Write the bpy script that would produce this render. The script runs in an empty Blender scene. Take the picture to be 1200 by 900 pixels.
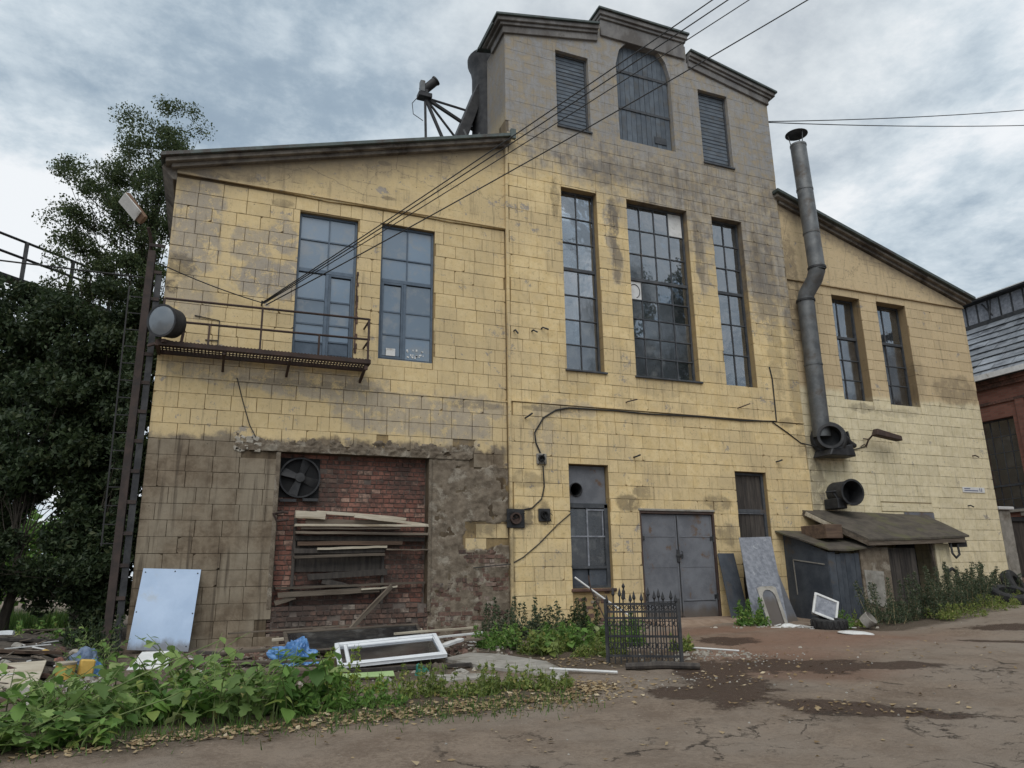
import bpy, bmesh, math, random
import numpy as np
from mathutils import Vector, Matrix, noise as mnoise
R = math.radians
random.seed(7)
rng = np.random.default_rng(7)
SC = bpy.context.scene
COL = SC.collection

# ------------------------------------------------------------------ camera
cam = bpy.data.cameras.new('camera')
camo = bpy.data.objects.new('camera', cam)
COL.objects.link(camo)
CAM = Vector((0.0, -16.246, 1.04))
rx = Vector((0.92717890, -0.37433248, -0.01464522))
ux = Vector((-0.08111682, -0.23877625, 0.96768071))
fx = Vector((0.36573126, 0.89602516, 0.25175296))
mw = Matrix.Identity(4)
for i in range(3):
    mw[i][0], mw[i][1], mw[i][2], mw[i][3] = rx[i], ux[i], -fx[i], CAM[i]
camo.matrix_world = mw
cam.sensor_width = 36.0
cam.lens = 36.0 * 863.03 / 1200.0
cam.clip_start = 0.05
cam.clip_end = 3000
SC.camera = camo

# ------------------------------------------------------------------ light
SUN_EL, SUN_AZ = R(50), R(208)      # broad soft sun, put high on the camera side so daylight reaches the facade
SUN_STRENGTH, SUN_ANGLE = 1.5, R(50)
SKY_STRENGTH, CLOUD_STRENGTH = 0.08, 0.70
SC.view_settings.view_transform = 'Standard'
SC.view_settings.look = 'None'
SC.view_settings.gamma = 1.0
SC.view_settings.exposure = 0.28
SC.view_settings.use_curve_mapping = False
sun = bpy.data.lights.new('sun', 'SUN')
sun.energy = SUN_STRENGTH
sun.angle = SUN_ANGLE
sun.color = (1.0, 0.965, 0.91)
suno = bpy.data.objects.new('sun', sun)
COL.objects.link(suno)
sdir = Vector((math.sin(SUN_AZ) * math.cos(SUN_EL), math.cos(SUN_AZ) * math.cos(SUN_EL), math.sin(SUN_EL)))
suno.rotation_euler = sdir.to_track_quat('Z', 'Y').to_euler()
suno.location = (0, 0, 40)
try:
    SC.cycles.max_bounces = 6
    SC.cycles.transparent_max_bounces = 8
    SC.cycles.use_denoising = True
except Exception:
    pass

# ------------------------------------------------------------------ node helper
class Nt:
    """small wrapper: builds node graphs with functions"""
    def __init__(s, nt):
        s.t = nt
        nt.nodes.clear()
    def n(s, typ, **kw):
        nd = s.t.nodes.new(typ)
        for k, v in kw.items():
            setattr(nd, k, v)
        return nd
    def put(s, sock, v):
        if isinstance(v, bpy.types.NodeSocket):
            s.t.links.new(v, sock)
        elif v is not None:
            if isinstance(v, (tuple, list)) and len(v) == 3 and sock.type == 'RGBA':
                v = (*v, 1.0)
            sock.default_value = v
    def m(s, op, a, b=None, c=None, clamp=False):
        nd = s.n('ShaderNodeMath', operation=op, use_clamp=clamp)
        s.put(nd.inputs[0], a)
        if b is not None: s.put(nd.inputs[1], b)
        if c is not None: s.put(nd.inputs[2], c)
        return nd.outputs[0]
    def add(s, a, b): return s.m('ADD', a, b)
    def sub(s, a, b): return s.m('SUBTRACT', a, b)
    def mul(s, a, b): return s.m('MULTIPLY', a, b)
    def mx(s, a, b): return s.m('MAXIMUM', a, b)
    def mn(s, a, b): return s.m('MINIMUM', a, b)
    def sm(s, x, a, b, o0=0.0, o1=1.0):
        nd = s.n('ShaderNodeMapRange', interpolation_type='SMOOTHSTEP')
        s.put(nd.inputs[0], x)
        for i, v in ((1, a), (2, b), (3, o0), (4, o1)):
            s.put(nd.inputs[i], v)
        return nd.outputs[0]
    def mix(s, f, a, b, blend='MIX'):
        nd = s.n('ShaderNodeMix', data_type='RGBA', blend_type=blend)
        s.put(nd.inputs[0], f); s.put(nd.inputs[6], a); s.put(nd.inputs[7], b)
        return nd.outputs[2]
    def vec(s, x, y, z):
        nd = s.n('ShaderNodeCombineXYZ')
        for i, v in enumerate((x, y, z)): s.put(nd.inputs[i], v)
        return nd.outputs[0]
    def sep(s, v):
        nd = s.n('ShaderNodeSeparateXYZ'); s.put(nd.inputs[0], v)
        return nd.outputs
    def vm(s, op, a, b):
        nd = s.n('ShaderNodeVectorMath', operation=op)
        s.put(nd.inputs[0], a); s.put(nd.inputs[1], b)
        return nd.outputs[0]
    def noise(s, v, scale, detail=4, rough=.55, dist=0.0):
        nd = s.n('ShaderNodeTexNoise')
        s.put(nd.inputs['Vector'], v)
        nd.inputs['Scale'].default_value = scale
        nd.inputs['Detail'].default_value = detail
        nd.inputs['Roughness'].default_value = rough
        nd.inputs['Distortion'].default_value = dist
        return nd.outputs[0]
    def vor(s, v, scale, feature='F1', rand=1.0):
        nd = s.n('ShaderNodeTexVoronoi', feature=feature)
        s.put(nd.inputs['Vector'], v)
        nd.inputs['Scale'].default_value = scale
        nd.inputs['Randomness'].default_value = rand
        return nd.outputs[0]
    def bump(s, h, strength=.3, dist=.02):
        nd = s.n('ShaderNodeBump')
        nd.inputs['Strength'].default_value = strength
        nd.inputs['Distance'].default_value = dist
        s.put(nd.inputs['Height'], h)
        return nd.outputs[0]
    def pos(s): return s.n('ShaderNodeNewGeometry').outputs['Position']
    def obj(s): return s.n('ShaderNodeTexCoord').outputs['Object']
    def rnd(s):
        """per-piece random: face attribute 'rnd' plus the object's own random"""
        at = s.n('ShaderNodeAttribute', attribute_name='rnd')
        oi = s.n('ShaderNodeObjectInfo')
        return s.m('FRACT', s.add(at.outputs['Fac'], oi.outputs['Random']))
    def out(s, sh):
        o = s.n('ShaderNodeOutputMaterial')
        s.t.links.new(sh, o.inputs[0])
    def bsdf(s, col, rough=.8, metal=0.0, normal=None, spec=.5, **kw):
        b = s.n('ShaderNodeBsdfPrincipled')
        s.put(b.inputs['Base Color'], col); s.put(b.inputs['Roughness'], rough)
        s.put(b.inputs['Metallic'], metal); s.put(b.inputs['Specular IOR Level'], spec)
        if normal is not None: s.put(b.inputs['Normal'], normal)
        for k, v in kw.items(): s.put(b.inputs[k], v)
        return b.outputs[0]

# ------------------------------------------------------------------ sky
W = bpy.data.worlds.new('World')
SC.world = W
W.use_nodes = True
q = Nt(W.node_tree)
sky = q.n('ShaderNodeTexSky', sky_type='NISHITA', sun_disc=False)
sky.sun_elevation = SUN_EL
sky.sun_rotation = SUN_AZ
sky.air_density = 1.0; sky.dust_density = 2.0
d = q.n('ShaderNodeTexCoord').outputs['Generated']
dx, dy, dz = q.sep(d)
den = q.add(q.mx(dz, 0.0), 0.16)
uv = q.vec(q.m('DIVIDE', dx, den), q.m('DIVIDE', dy, den), 0.0)
uv2 = q.vm('ADD', q.vm('MULTIPLY', uv, (1.0, 1.0, 1.0)), (7.3, 2.2, 0.0))
n1 = q.noise(uv2, 1.7, 10, .62, .15)
n2 = q.noise(uv2, 5.2, 9, .64, .1)
n3 = q.noise(uv2, .34, 3, .5)
v = q.add(q.add(q.mul(n1, .62), q.mul(n2, .30)), q.mul(n3, .20))
shade = q.sm(v, .46, .60)
ccol = q.mix(shade, (.41, .52, .63), (.74, .84, .92))
ccol = q.mix(q.sm(v, .56, .67), ccol, (1.04, 1.08, 1.12))
# thin bright cloud where the veiled sun lights it, over the tower
gd = q.n('ShaderNodeVectorMath', operation='DOT_PRODUCT'); q.put(gd.inputs[0], d); gd.inputs[1].default_value = (.46, .62, .635)
ccol = q.mix(q.sm(gd.outputs['Value'], .93, 1.0, 0.0, .40), ccol, (1.05, 1.04, 1.02))
b1 = q.n('ShaderNodeBackground'); q.put(b1.inputs[0], sky.outputs[0]); b1.inputs[1].default_value = SKY_STRENGTH
b2 = q.n('ShaderNodeBackground'); q.put(b2.inputs[0], ccol); b2.inputs[1].default_value = CLOUD_STRENGTH
cover = q.sm(q.add(q.mul(n1, .7), q.mul(n2, .3)), .30, .46, .78, 1.0)
ms = q.n('ShaderNodeMixShader')
q.put(ms.inputs[0], cover); W.node_tree.links.new(b1.outputs[0], ms.inputs[1]); W.node_tree.links.new(b2.outputs[0], ms.inputs[2])
wo = q.n('ShaderNodeOutputWorld'); W.node_tree.links.new(ms.outputs[0], wo.inputs[0])

# ------------------------------------------------------------------ mesh helper
def fbm(x, y, z=0.0, o=4):
    return mnoise.fractal(Vector((x, y, z)), 1.0, 2.0, o)

class MB:
    def __init__(s):
        s.v = []; s.f = []; s.r = []; s.cur = 0.0
    def face(s, idx):
        s.f.append(idx); s.r.append(s.cur)
    def add(s, pts):
        i = len(s.v); s.v.extend([tuple(p) for p in pts]); return i
    def quad(s, a, b, c, d_):
        i = s.add((a, b, c, d_)); s.face((i, i + 1, i + 2, i + 3))
    def hexa(s, p):
        """8 corners: 0-3 bottom ring, 4-7 top ring"""
        i = s.add(p)
        for f in ((3, 2, 1, 0), (4, 5, 6, 7), (0, 1, 5, 4), (1, 2, 6, 5), (2, 3, 7, 6), (3, 0, 4, 7)):
            s.face(tuple(i + k for k in f))
    def box(s, x0, x1, y0, y1, z0, z1, M=None):
        p = [(x0, y0, z0), (x1, y0, z0), (x1, y1, z0), (x0, y1, z0), (x0, y0, z1), (x1, y0, z1), (x1, y1, z1), (x0, y1, z1)]
        if M is not None: p = [M @ Vector(q_) for q_ in p]
        s.hexa(p)
    def bar(s, p, q_, w, h=None, up=(0, 0, 1), jag=0.0):
        """rectangular bar from p to q"""
        h = h or w
        p, q_ = Vector(p), Vector(q_)
        d_ = (q_ - p).normalized()
        u = Vector(up)
        if abs(d_.dot(u)) > .97: u = Vector((0, 1, 0))
        a = d_.cross(u).normalized(); b = a.cross(d_).normalized()
        a *= w / 2; b *= h / 2
        s.hexa([p - a - b, p + a - b, q_ + a - b, q_ - a - b, p - a + b, p + a + b, q_ + a + b, q_ - a + b])
    def tube(s, pts, r, n=8, cap=True):
        pts = [Vector(p) for p in pts]
        rs = r if isinstance(r, (list, tuple)) else [r] * len(pts)
        rings = []; ref = None
        for k, p in enumerate(pts):
            if k == 0: t = pts[1] - p
            elif k == len(pts) - 1: t = p - pts[k - 1]
            else: t = (pts[k + 1] - p).normalized() + (p - pts[k - 1]).normalized()
            t.normalize()
            if ref is None: ref = Vector((0, 0, 1)) if abs(t.z) < .9 else Vector((0, 1, 0))
            a = t.cross(ref)
            if a.length < 1e-4: a = t.cross(Vector((1, 0, .2)))
            a.normalize(); b = a.cross(t).normalized(); ref = b
            i = s.add([p + (a * math.cos(2 * math.pi * j / n) + b * math.sin(2 * math.pi * j / n)) * rs[k] for j in range(n)])
            rings.append(i)
        for k in range(len(rings) - 1):
            for j in range(n):
                s.face((rings[k] + j, rings[k] + (j + 1) % n, rings[k + 1] + (j + 1) % n, rings[k + 1] + j))
        if cap:
            s.face(tuple(rings[0] + j for j in reversed(range(n))))
            s.face(tuple(rings[-1] + j for j in range(n)))
    def lathe(s, prof, n=24, M=None, closed=False):
        """profile of (radius, height) about local z"""
        rings = []
        for (r_, z) in prof:
            pts = [Vector((r_ * math.cos(2 * math.pi * j / n), r_ * math.sin(2 * math.pi * j / n), z)) for j in range(n)]
            if M is not None: pts = [M @ p for p in pts]
            rings.append(s.add(pts))
        pairs = list(zip(rings, rings[1:])) + ([(rings[-1], rings[0])] if closed else [])
        for a, b in pairs:
            for j in range(n):
                s.face((a + j, a + (j + 1) % n, b + (j + 1) % n, b + j))
        return rings
    def prism(s, poly, y0, y1, M=None):
        """outline in x,z extruded in y (counter-clockwise as seen from -y)"""
        a = [Vector((x, y0, z)) for x, z in poly]; b = [Vector((x, y1, z)) for x, z in poly]
        if M is not None: a = [M @ p for p in a]; b = [M @ p for p in b]
        n = len(poly); i = s.add(a); j = s.add(b)
        s.face(tuple(i + k for k in range(n))); s.face(tuple(j + k for k in reversed(range(n))))
        for k in range(n):
            s.face((i + (k + 1) % n, i + k, j + k, j + (k + 1) % n))
    def mesh(s, name, mat=None, smooth=False, bevel=0.0, sharp=35):
        me = bpy.data.meshes.new(name)
        me.from_pydata(s.v, [], s.f)
        if any(s.r):
            at = me.attributes.new('rnd', 'FLOAT', 'FACE')
            at.data.foreach_set('value', s.r)
        if bevel > 0:
            bm = bmesh.new(); bm.from_mesh(me)
            bmesh.ops.remove_doubles(bm, verts=bm.verts, dist=1e-5)
            es = [e for e in bm.edges if e.is_manifold and e.calc_face_angle(0) > .5]
            bmesh.ops.bevel(bm, geom=es, offset=bevel, segments=1, affect='EDGES', profile=.5, clamp_overlap=True)
            bm.to_mesh(me); bm.free()
        if mat: me.materials.append(mat)
        if smooth:
            me.polygons.foreach_set('use_smooth', [True] * len(me.polygons))
            try: me.set_sharp_from_angle(angle=R(sharp))
            except Exception: pass
        me.update()
        return me
    def build(s, name, mat, parent=None, smooth=False, bevel=0.0, loc=None, sharp=35):
        o = bpy.data.objects.new(name, s.mesh(name, mat, smooth, bevel, sharp))
        COL.objects.link(o)
        if parent is not None: o.parent = parent
        if loc is not None: o.location = loc
        return o

def tag(o, label, cat, group=None):
    o['label'] = label; o['category'] = cat
    if group: o['group'] = group
    return o
def thing(name, label, cat, loc=(0, 0, 0), rz=0.0, group=None):
    o = bpy.data.objects.new(name, None); COL.objects.link(o)
    o.empty_display_size = .2
    o.location = loc; o.rotation_euler = (0, 0, rz)
    return tag(o, label, cat, group)
def node(name, parent, loc=(0, 0, 0)):
    o = bpy.data.objects.new(name, None); COL.objects.link(o); o.parent = parent; o.location = loc; o.empty_display_size = .1
    return o
def inst(name, me, parent=None, loc=(0, 0, 0), rot=(0, 0, 0), scale=None):
    o = bpy.data.objects.new(name, me); COL.objects.link(o)
    if parent is not None: o.parent = parent
    o.location = loc; o.rotation_euler = rot
    if scale: o.scale = scale
    return o
_ZX = [-60, -12, -2, 1, 5, 9, 10, 12.2, 12.6, 14.5, 18.5, 23.4, 30, 45, 60]
_ZZ = [-.05, -.05, -.2, -.25, -.2, -.08, -.03, -.03, -.08, -.1, .3, .27, .35, .5, .5]
def gz(x, y):
    z0 = float(np.interp(x, _ZX, _ZZ)); yy = max(min(y, 0.0), -18.0)
    return z0 + .023 * yy - .08 * min(1.0, -yy / 1.5)
# ------------------------------------------------------------------ materials
def newmat(name):
    m = bpy.data.materials.new(name); m.use_nodes = True
    return m, Nt(m.node_tree)
def weathered(name, c1, c2, scale=3.0, *, rough=.75, metal=0.0, bump=.25, stretch=(1, 1, 1), c3=None, s3=1.2, t3=(.5, .66), tint=.25, world=False, spec=.4, fine=None, bdist=.01, mud=None):
    """two-tone noise colour, optional third (rust / dirt / peeled) tone in patches, piece-to-piece value shift"""
    m, k = newmat(name)
    p = k.pos() if world else k.obj()
    p = k.vm('MULTIPLY', p, stretch)
    if not world:
        oi = k.n('ShaderNodeObjectInfo')
        p = k.vm('ADD', p, k.vec(k.mul(oi.outputs['Random'], 37.0), k.mul(oi.outputs['Random'], 11.0), 0.0))
    n1 = k.noise(p, scale, 6, .6)
    n2 = k.noise(p, fine or scale * 9, 4, .6)
    col = k.mix(k.sm(k.add(k.mul(n1, .75), k.mul(n2, .25)), .36, .64), c1, c2)
    r_ = rough
    if c3 is not None:
        n3 = k.noise(p, s3, 7, .62, .4)
        f3 = k.sm(k.add(k.mul(n3, .85), k.mul(n2, .15)), t3[0], t3[1])
        col = k.mix(f3, col, c3)
        if metal: metal = k.sub(metal, k.mul(f3, metal * .8))
    if mud:
        mz = k.sep(k.obj())[2]
        mf = k.sm(k.add(mz, k.mul(k.sub(k.noise(k.vm('MULTIPLY', k.obj(), (1, 1, .4)), 3.0, 6, .7), .5), mud * 2.2)), mud, mud * .15)
        col = k.mix(k.mul(mf, .75), col, (.105, .082, .062))
    if tint:
        rn = k.rnd()
        sc = k.add(1.0 - tint, k.mul(rn, tint * 2))
        col = k.mix(1.0, col, k.vec(sc, sc, sc), 'MULTIPLY')
    k.out(k.bsdf(col, k.add(rough - .12, k.mul(n2, .24)), metal, k.bump(k.add(n1, k.mul(n2, .6)), bump, bdist) if bump else None, spec))
    return m

def facade_material(name, plaster=False, shade=1.0):
    """painted imitation stone: yellow on the middle and left, paler on the right, with soot, bare grey dado, flaked cement and streaks"""
    m, k = newmat(name)
    P = k.pos(); x, y, z = k.sep(P)
    fine = k.noise(P, 34.0, 4, .65)
    mid = k.noise(P, 5.0, 6, .6)
    big = k.noise(P, .85, 5, .55)
    streak = k.noise(k.vm('MULTIPLY', P, (5.0, 5.0, .28)), 1.6, 5, .6)
    rn = k.rnd()
    # paint
    yel = k.mix(k.sm(mid, .35, .65), (.655, .495, .258), (.73, .575, .33))
    yel = k.mix(k.sm(big, .38, .64), yel, (.60, .47, .275))
    cream = k.mix(k.sm(mid, .35, .65), (.64, .555, .37), (.72, .635, .455))
    rightw = k.sm(x, 15.6, 15.75)
    col = k.mix(rightw, yel, cream)
    # older ochre paint on the upper half of the right wing
    old = k.mul(rightw, k.sm(k.add(z, k.mul(k.sub(big, .5), .5)), 6.15, 6.35))
    col = k.mix(k.mul(old, .8), col, (.52, .39, .235))
    # left wing is a shade duller
    leftw = k.sub(1.0, k.sm(x, 6.5, 6.54))
    col = k.mix(k.mul(leftw, .35), col, (.545, .43, .255))
    sc = k.add(.935, k.mul(rn, .13))
    col = k.mix(1.0, col, k.vec(sc, sc, k.mul(sc, .98)), 'MULTIPLY')
    # worn paint: crisp islands of grey cement, more of them on the left wing
    rag = k.noise(P, 3.1, 9, .74, .3)
    ragf = k.add(k.mul(rag, .8), k.mul(fine, .2))
    flm = k.mul(k.sm(k.add(ragf, k.add(k.mul(k.sub(big, .5), .30), k.mul(leftw, .018))), .605, .632), k.sm(rag, .5, .7, .75, 1.0))
    def blobs(lst, wob=.9):
        w = k.mul(k.sub(k.noise(P, 2.6, 6, .65), .5), wob * 2)
        acc = None
        for cx, cz, ax, az, st in lst:
            dx_ = k.mul(k.sub(x, cx), 1.0 / ax); dz_ = k.mul(k.sub(z, cz), 1.0 / az)
            d_ = k.add(k.m('SQRT', k.add(k.mul(dx_, dx_), k.mul(dz_, dz_))), w)
            v_ = k.sm(d_, .75, 1.15, st, 0.0)
            acc = v_ if acc is None else k.mx(acc, v_)
        return acc
    cem = blobs([(-.75, 8.6, .55, 1.3, .8), (.85, 7.55, .9, .5, .9), (.35, 8.3, .5, .5, .7), (1.05, 8.6, .35, .5, .8), (-.8, 6.9, .6, .5, .6), (1.9, 5.2, 1.9, .35, .7),
                 (3.6, 4.7, 1.3, .55, .65), (5.2, 4.6, .9, .7, .7), (5.6, 4.9, .9, .35, .6), (.0, 5.35, 1.2, .3, .55), (8.05, 5.05, .9, .22, .5), (7.4, 4.4, .35, .9, .45),
                 (9.6, 10.3, .22, .9, .8), (9.75, 9.2, .18, .6, .6), (12.55, 9.7, .2, 1.1, .6), (14.6, 8.8, .5, 1.2, .6)])
    grime_n = k.sm(k.add(k.mul(streak, .6), k.mul(mid, .4)), .44, .66)
    cem = k.mul(cem, k.sm(ragf, .40, .50))
    cemc = k.mix(mid, (.235, .215, .20), (.36, .335, .315))
    col = k.mix(k.mul(k.mx(flm, cem), k.add(.62, k.mul(fine, .5))), col, cemc)
    # dirt in the joints: broken dark lines along the courses
    dj = k.m('FRACT', k.add(k.mul(k.sub(z, 5.13), 1.0 / .325), 40.0))
    djl = k.mx(k.sm(dj, .07, .0), k.sm(dj, .955, 1.0))
    djm = k.mul(djl, k.sm(k.noise(k.vm('MULTIPLY', P, (1.0, 1.0, .5)), 2.2, 6, .7), .45, .62))
    col = k.mix(k.mul(djm, .62), col, (.115, .088, .058))
    # bare dirty dado of the left wing
    wob = k.mul(k.sub(k.noise(P, 1.6, 6, .65), .5), .9)
    zd = k.add(z, wob)
    dado = k.mul(k.sub(1.0, k.sm(zd, 3.86, 4.02)), k.sub(1.0, k.sm(k.add(x, k.mul(wob, .4)), 6.35, 6.55)))
    yisl = k.mul(k.mul(k.sm(x, 5.3, 5.45), k.sm(zd, 1.62, 1.72)), k.sub(1.0, k.sm(zd, 2.25, 2.4)))
    dado = k.mul(dado, k.sub(1.0, k.mul(yisl, .85)))
    dcol = k.mix(k.sm(rag, .36, .64), (.125, .094, .065), (.235, .188, .135))
    dcol = k.mix(k.mul(k.sm(big, .42, .62), .7), dcol, (.285, .245, .185))
    dcol = k.mix(k.mul(k.sm(streak, .52, .70), .8), dcol, (.075, .058, .043))
    col = k.mix(dado, col, dcol)
    # soot on the tower, low on the right side
    u = k.sub(x, 7.0)
    zb = k.sub(k.sub(11.9, k.mul(u, .14)), k.mul(k.mul(u, u), .034))
    tower = k.mul(k.sm(x, 6.5, 6.54), k.sub(1.0, k.sm(x, 15.62, 15.68)))
    s1 = k.sm(k.add(k.sub(z, zb), k.add(k.mul(k.sub(big, .5), 3.0), k.mul(k.sub(mid, .5), 1.4))), -.9, .9)
    soot = k.mx(k.mul(tower, s1), k.sm(z, 12.6, 13.6))
    scol = k.mix(k.sm(k.add(k.mul(rag, .6), k.mul(streak, .4)), .38, .60), (.165, .150, .142), (.345, .32, .285))
    scol = k.mix(k.sm(z, 12.4, 13.4), scol, k.mix(k.sm(mid, .35, .65), (.165, .170, .185), (.285, .285, .29)))
    col = k.mix(k.mul(soot, k.add(k.sm(mid, .30, .60, .62, .90), k.mul(grime_n, .10))), col, scol)
    # dark spots: burn and damp marks
    dark = blobs([(3.3, 10.95, .16, .06, .6), (3.4, 10.02, .2, .06, .7), (9.68, 10.5, .16, .9, .75), (9.75, 9.3, .14, .6, .65), (12.5, 10.0, .16, 1.0, .6), (7.92, 10.9, .14, .7, .6), (14.7, 9.4, .45, 1.5, .5), (11.2, 12.1, 2.2, .35, .35), (9.3, 11.9, .6, .4, .45), (5.6, 5.0, .8, .1, .5), (7.6, 5.02, .9, .09, .6), (2.0, 5.2, 1.6, .09, .45), (-.6, 9.85, .5, .10, .6), (.2, 9.9, .3, .08, .5), (.95, 9.45, .25, .12, .6), (-1.15, 7.1, .14, .16, .9), (4.9, 11.1, .4, .1, .3), (9.75, 2.78, .42, .22, .8), (10.1, 3.0, .3, .2, .6), (12.4, 2.8, .45, .2, .65), (12.65, 2.0, .35, .3, .6), (6.7, 2.35, .45, .3, .9), (7.36, 2.45, .2, .28, .8),
                  (6.95, 3.25, .5, .2, .5), (15.9, 9.3, .3, 1.9, .7), (16.3, 4.55, .8, .45, .6), (16.0, 3.4, .3, .9, .65), (22.4, 6.7, 1.0, .55, .55), (20.3, 6.9, .8, .7, .35), (18.1, 5.8, .5, .16, .6),
                  (19.6, 5.75, .9, .14, .35), (15.1, 5.15, .4, .16, .6), (8.3, 5.75, .6, .4, .25), (10.9, 5.8, 1.0, .25, .28), (-1.0, 7.6, .3, .3, .8), (6.5, 1.1, .12, 1.6, .6), (5.9, 2.3, .5, .4, .7),
                  (15.5, 6.6, .25, 2.4, .45), (14.9, 7.6, .3, 1.6, .4)])
    col = k.mix(k.mul(k.mul(dark, k.sm(ragf, .38, .52, .25, 1.0)), k.add(.40, k.mul(mid, .7))), col, (.075, .062, .05))
    # grime streaks everywhere; below the eaves dirt and soft shade painted into the colour
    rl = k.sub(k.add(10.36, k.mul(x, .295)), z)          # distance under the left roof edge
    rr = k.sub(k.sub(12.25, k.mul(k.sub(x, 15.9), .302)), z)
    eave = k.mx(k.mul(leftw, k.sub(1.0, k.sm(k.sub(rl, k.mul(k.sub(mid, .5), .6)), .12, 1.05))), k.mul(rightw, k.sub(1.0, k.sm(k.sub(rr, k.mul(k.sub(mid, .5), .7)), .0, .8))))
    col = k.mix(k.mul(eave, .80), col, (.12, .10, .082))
    drip = k.mul(k.sm(k.noise(k.vm('MULTIPLY', P, (9.0, 9.0, .55)), 1.3, 7, .66), .53, .66), k.sm(big, .40, .62, .15, .75))
    col = k.mix(drip, col, k.mix(.55, col, (.14, .11, .075)))
    grit = k.noise(P, 12.0, 7, .78)
    col = k.mix(k.sm(grit, .53, .70, 0.0, .55), col, (.20, .155, .10))
    col = k.mix(k.sm(fine, .58, .74, 0.0, .38), col, (.16, .13, .095))
    pits = k.sm(k.vor(P, 3.1), .050, .03)
    col = k.mix(k.mul(pits, .8), col, (.06, .05, .04))
    if plaster:
        cr = k.vor(k.vm('ADD', P, k.mul(mid, .5)), .55, 'DISTANCE_TO_EDGE')
        col = k.mix(k.sm(cr, .006, .002, 0.0, .45), col, (.10, .085, .07))
    if shade < 1: col = k.mix(1.0, col, (shade, shade * .93, shade * .85), 'MULTIPLY')
    h = k.add(k.mul(fine, .5), k.add(mid, k.mul(k.mx(flm, cem), -.5)))
    k.out(k.bsdf(col, .88, 0.0, k.bump(h, .45, .012), .25))
    return m

M = {}
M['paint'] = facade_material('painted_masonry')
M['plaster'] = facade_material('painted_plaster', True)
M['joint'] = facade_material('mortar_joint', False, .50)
M['brick'] = None
def brick_material(name, ca, cb, cc):
    m, k = newmat(name)
    P = k.pos(); x, y, z = k.sep(P)
    rn = k.rnd()
    n = k.noise(P, 14, 5, .6); b = k.noise(P, .9, 5, .6); f = k.noise(P, 60, 3, .6)
    col = k.mix(k.sm(rn, .15, .75), ca, cb)
    col = k.mix(k.sm(rn, .80, .98), col, cc)
    col = k.mix(k.sm(n, .40, .70, 0, .65), col, (.085, .06, .052))
    col = k.mix(k.sm(k.add(b, k.mul(n, .35)), .56, .80, 0, .75), col, (.05, .042, .038))
    col = k.mix(k.sm(f, .62, .74, 0, .4), col, (.36, .29, .25))
    k.out(k.bsdf(col, .92, 0, k.bump(k.add(n, f), .5, .01), .2))
    return m
M['brick'] = brick_material('red_brick', (.205, .092, .070), (.285, .135, .102), (.38, .25, .195))
M['brick_dirty'] = brick_material('dirty_brick', (.135, .078, .06), (.20, .125, .098), (.30, .25, .21))
M['brick_mortar'] = weathered('brick_mortar', (.10, .08, .07), (.17, .14, .12), 7, rough=.95, world=True, tint=0)
M['render'] = weathered('broken_render', (.115, .090, .066), (.215, .176, .132), 5.0, rough=.95, bump=.8, world=True, c3=(.29, .255, .205), s3=2.4, t3=(.52, .62), tint=.12, bdist=.03)
M['stone'] = weathered('broken_stone', (.24, .215, .18), (.38, .35, .30), 7, rough=.95, bump=.6, tint=.25)
M['concrete'] = weathered('old_concrete', (.25, .235, .21), (.36, .34, .305), 4, rough=.93, bump=.45, c3=(.15, .13, .105), s3=2.0, tint=.15)
M['blue_frame'] = weathered('blue_grey_frame_paint', (.075, .105, .145), (.105, .14, .185), 5, rough=.6, bump=.12, tint=.1)
M['dark_frame'] = weathered('dark_frame_paint', (.042, .047, .055), (.075, .08, .088), 6, rough=.65, bump=.2, tint=.1, c3=(.10, .07, .05), s3=3, t3=(.58, .7))
M['pale_frame'] = weathered('pale_inner_frame', (.50, .54, .56), (.62, .66, .68), 4, rough=.6, bump=.05)
M['grey_steel'] = weathered('grey_painted_steel', (.112, .117, .132), (.165, .172, .19), 2.2, rough=.55, mud=.30, bump=.15, c3=(.13, .085, .058), s3=2.4, t3=(.55, .66), tint=.06, fine=30)
M['blue_panel'] = weathered('faded_blue_grey_board', (.075, .092, .115), (.115, .138, .165), 3, rough=.75, bump=.3, tint=.12, c3=(.09, .095, .10), s3=2)
M['dark_steel'] = weathered('dark_weathered_steel', (.022, .023, .026), (.05, .05, .052), 5, rough=.62, metal=.2, bump=.25, tint=.15)
M['rust'] = weathered('rusty_steel', (.052, .036, .031), (.088, .056, .045), 6, rough=.85, metal=.1, bump=.4, c3=(.05, .042, .04), s3=3)
M['column_rust'] = weathered('dark_rust_paint', (.036, .028, .026), (.062, .044, .038), 5, rough=.85, bump=.4, c3=(.03, .028, .028), s3=2)
M['galv'] = weathered('weathered_galvanised_pipe', (.10, .105, .11), (.165, .17, .172), 3.0, rough=.5, metal=.4, bump=.15, c3=(.085, .072, .062), s3=1.8, t3=(.52, .66), tint=.1)
M['tin_roof'] = weathered('green_grey_roof_sheet', (.055, .07, .068), (.09, .11, .105), 3, rough=.6, metal=.1, bump=.2, c3=(.05, .04, .035), s3=1.5, world=True)
M['fascia'] = weathered('sooty_cornice', (.14, .125, .11), (.24, .215, .185), 4, rough=.92, bump=.4, world=True, c3=(.07, .06, .052), s3=1.4, t3=(.46, .62), tint=0)
M['soot_plaster'] = weathered('sooty_tower_plaster', (.145, .14, .14), (.235, .225, .215), 2.2, rough=.92, bump=.5, world=True, c3=(.115, .105, .098), s3=.9, t3=(.48, .62), tint=0, stretch=(1, 1, .6))
M['felt'] = weathered('roofing_felt', (.050, .043, .036), (.092, .078, .062), 3.5, rough=.9, bump=.4, c3=(.09, .085, .045), s3=1.8, tint=.1)
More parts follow.
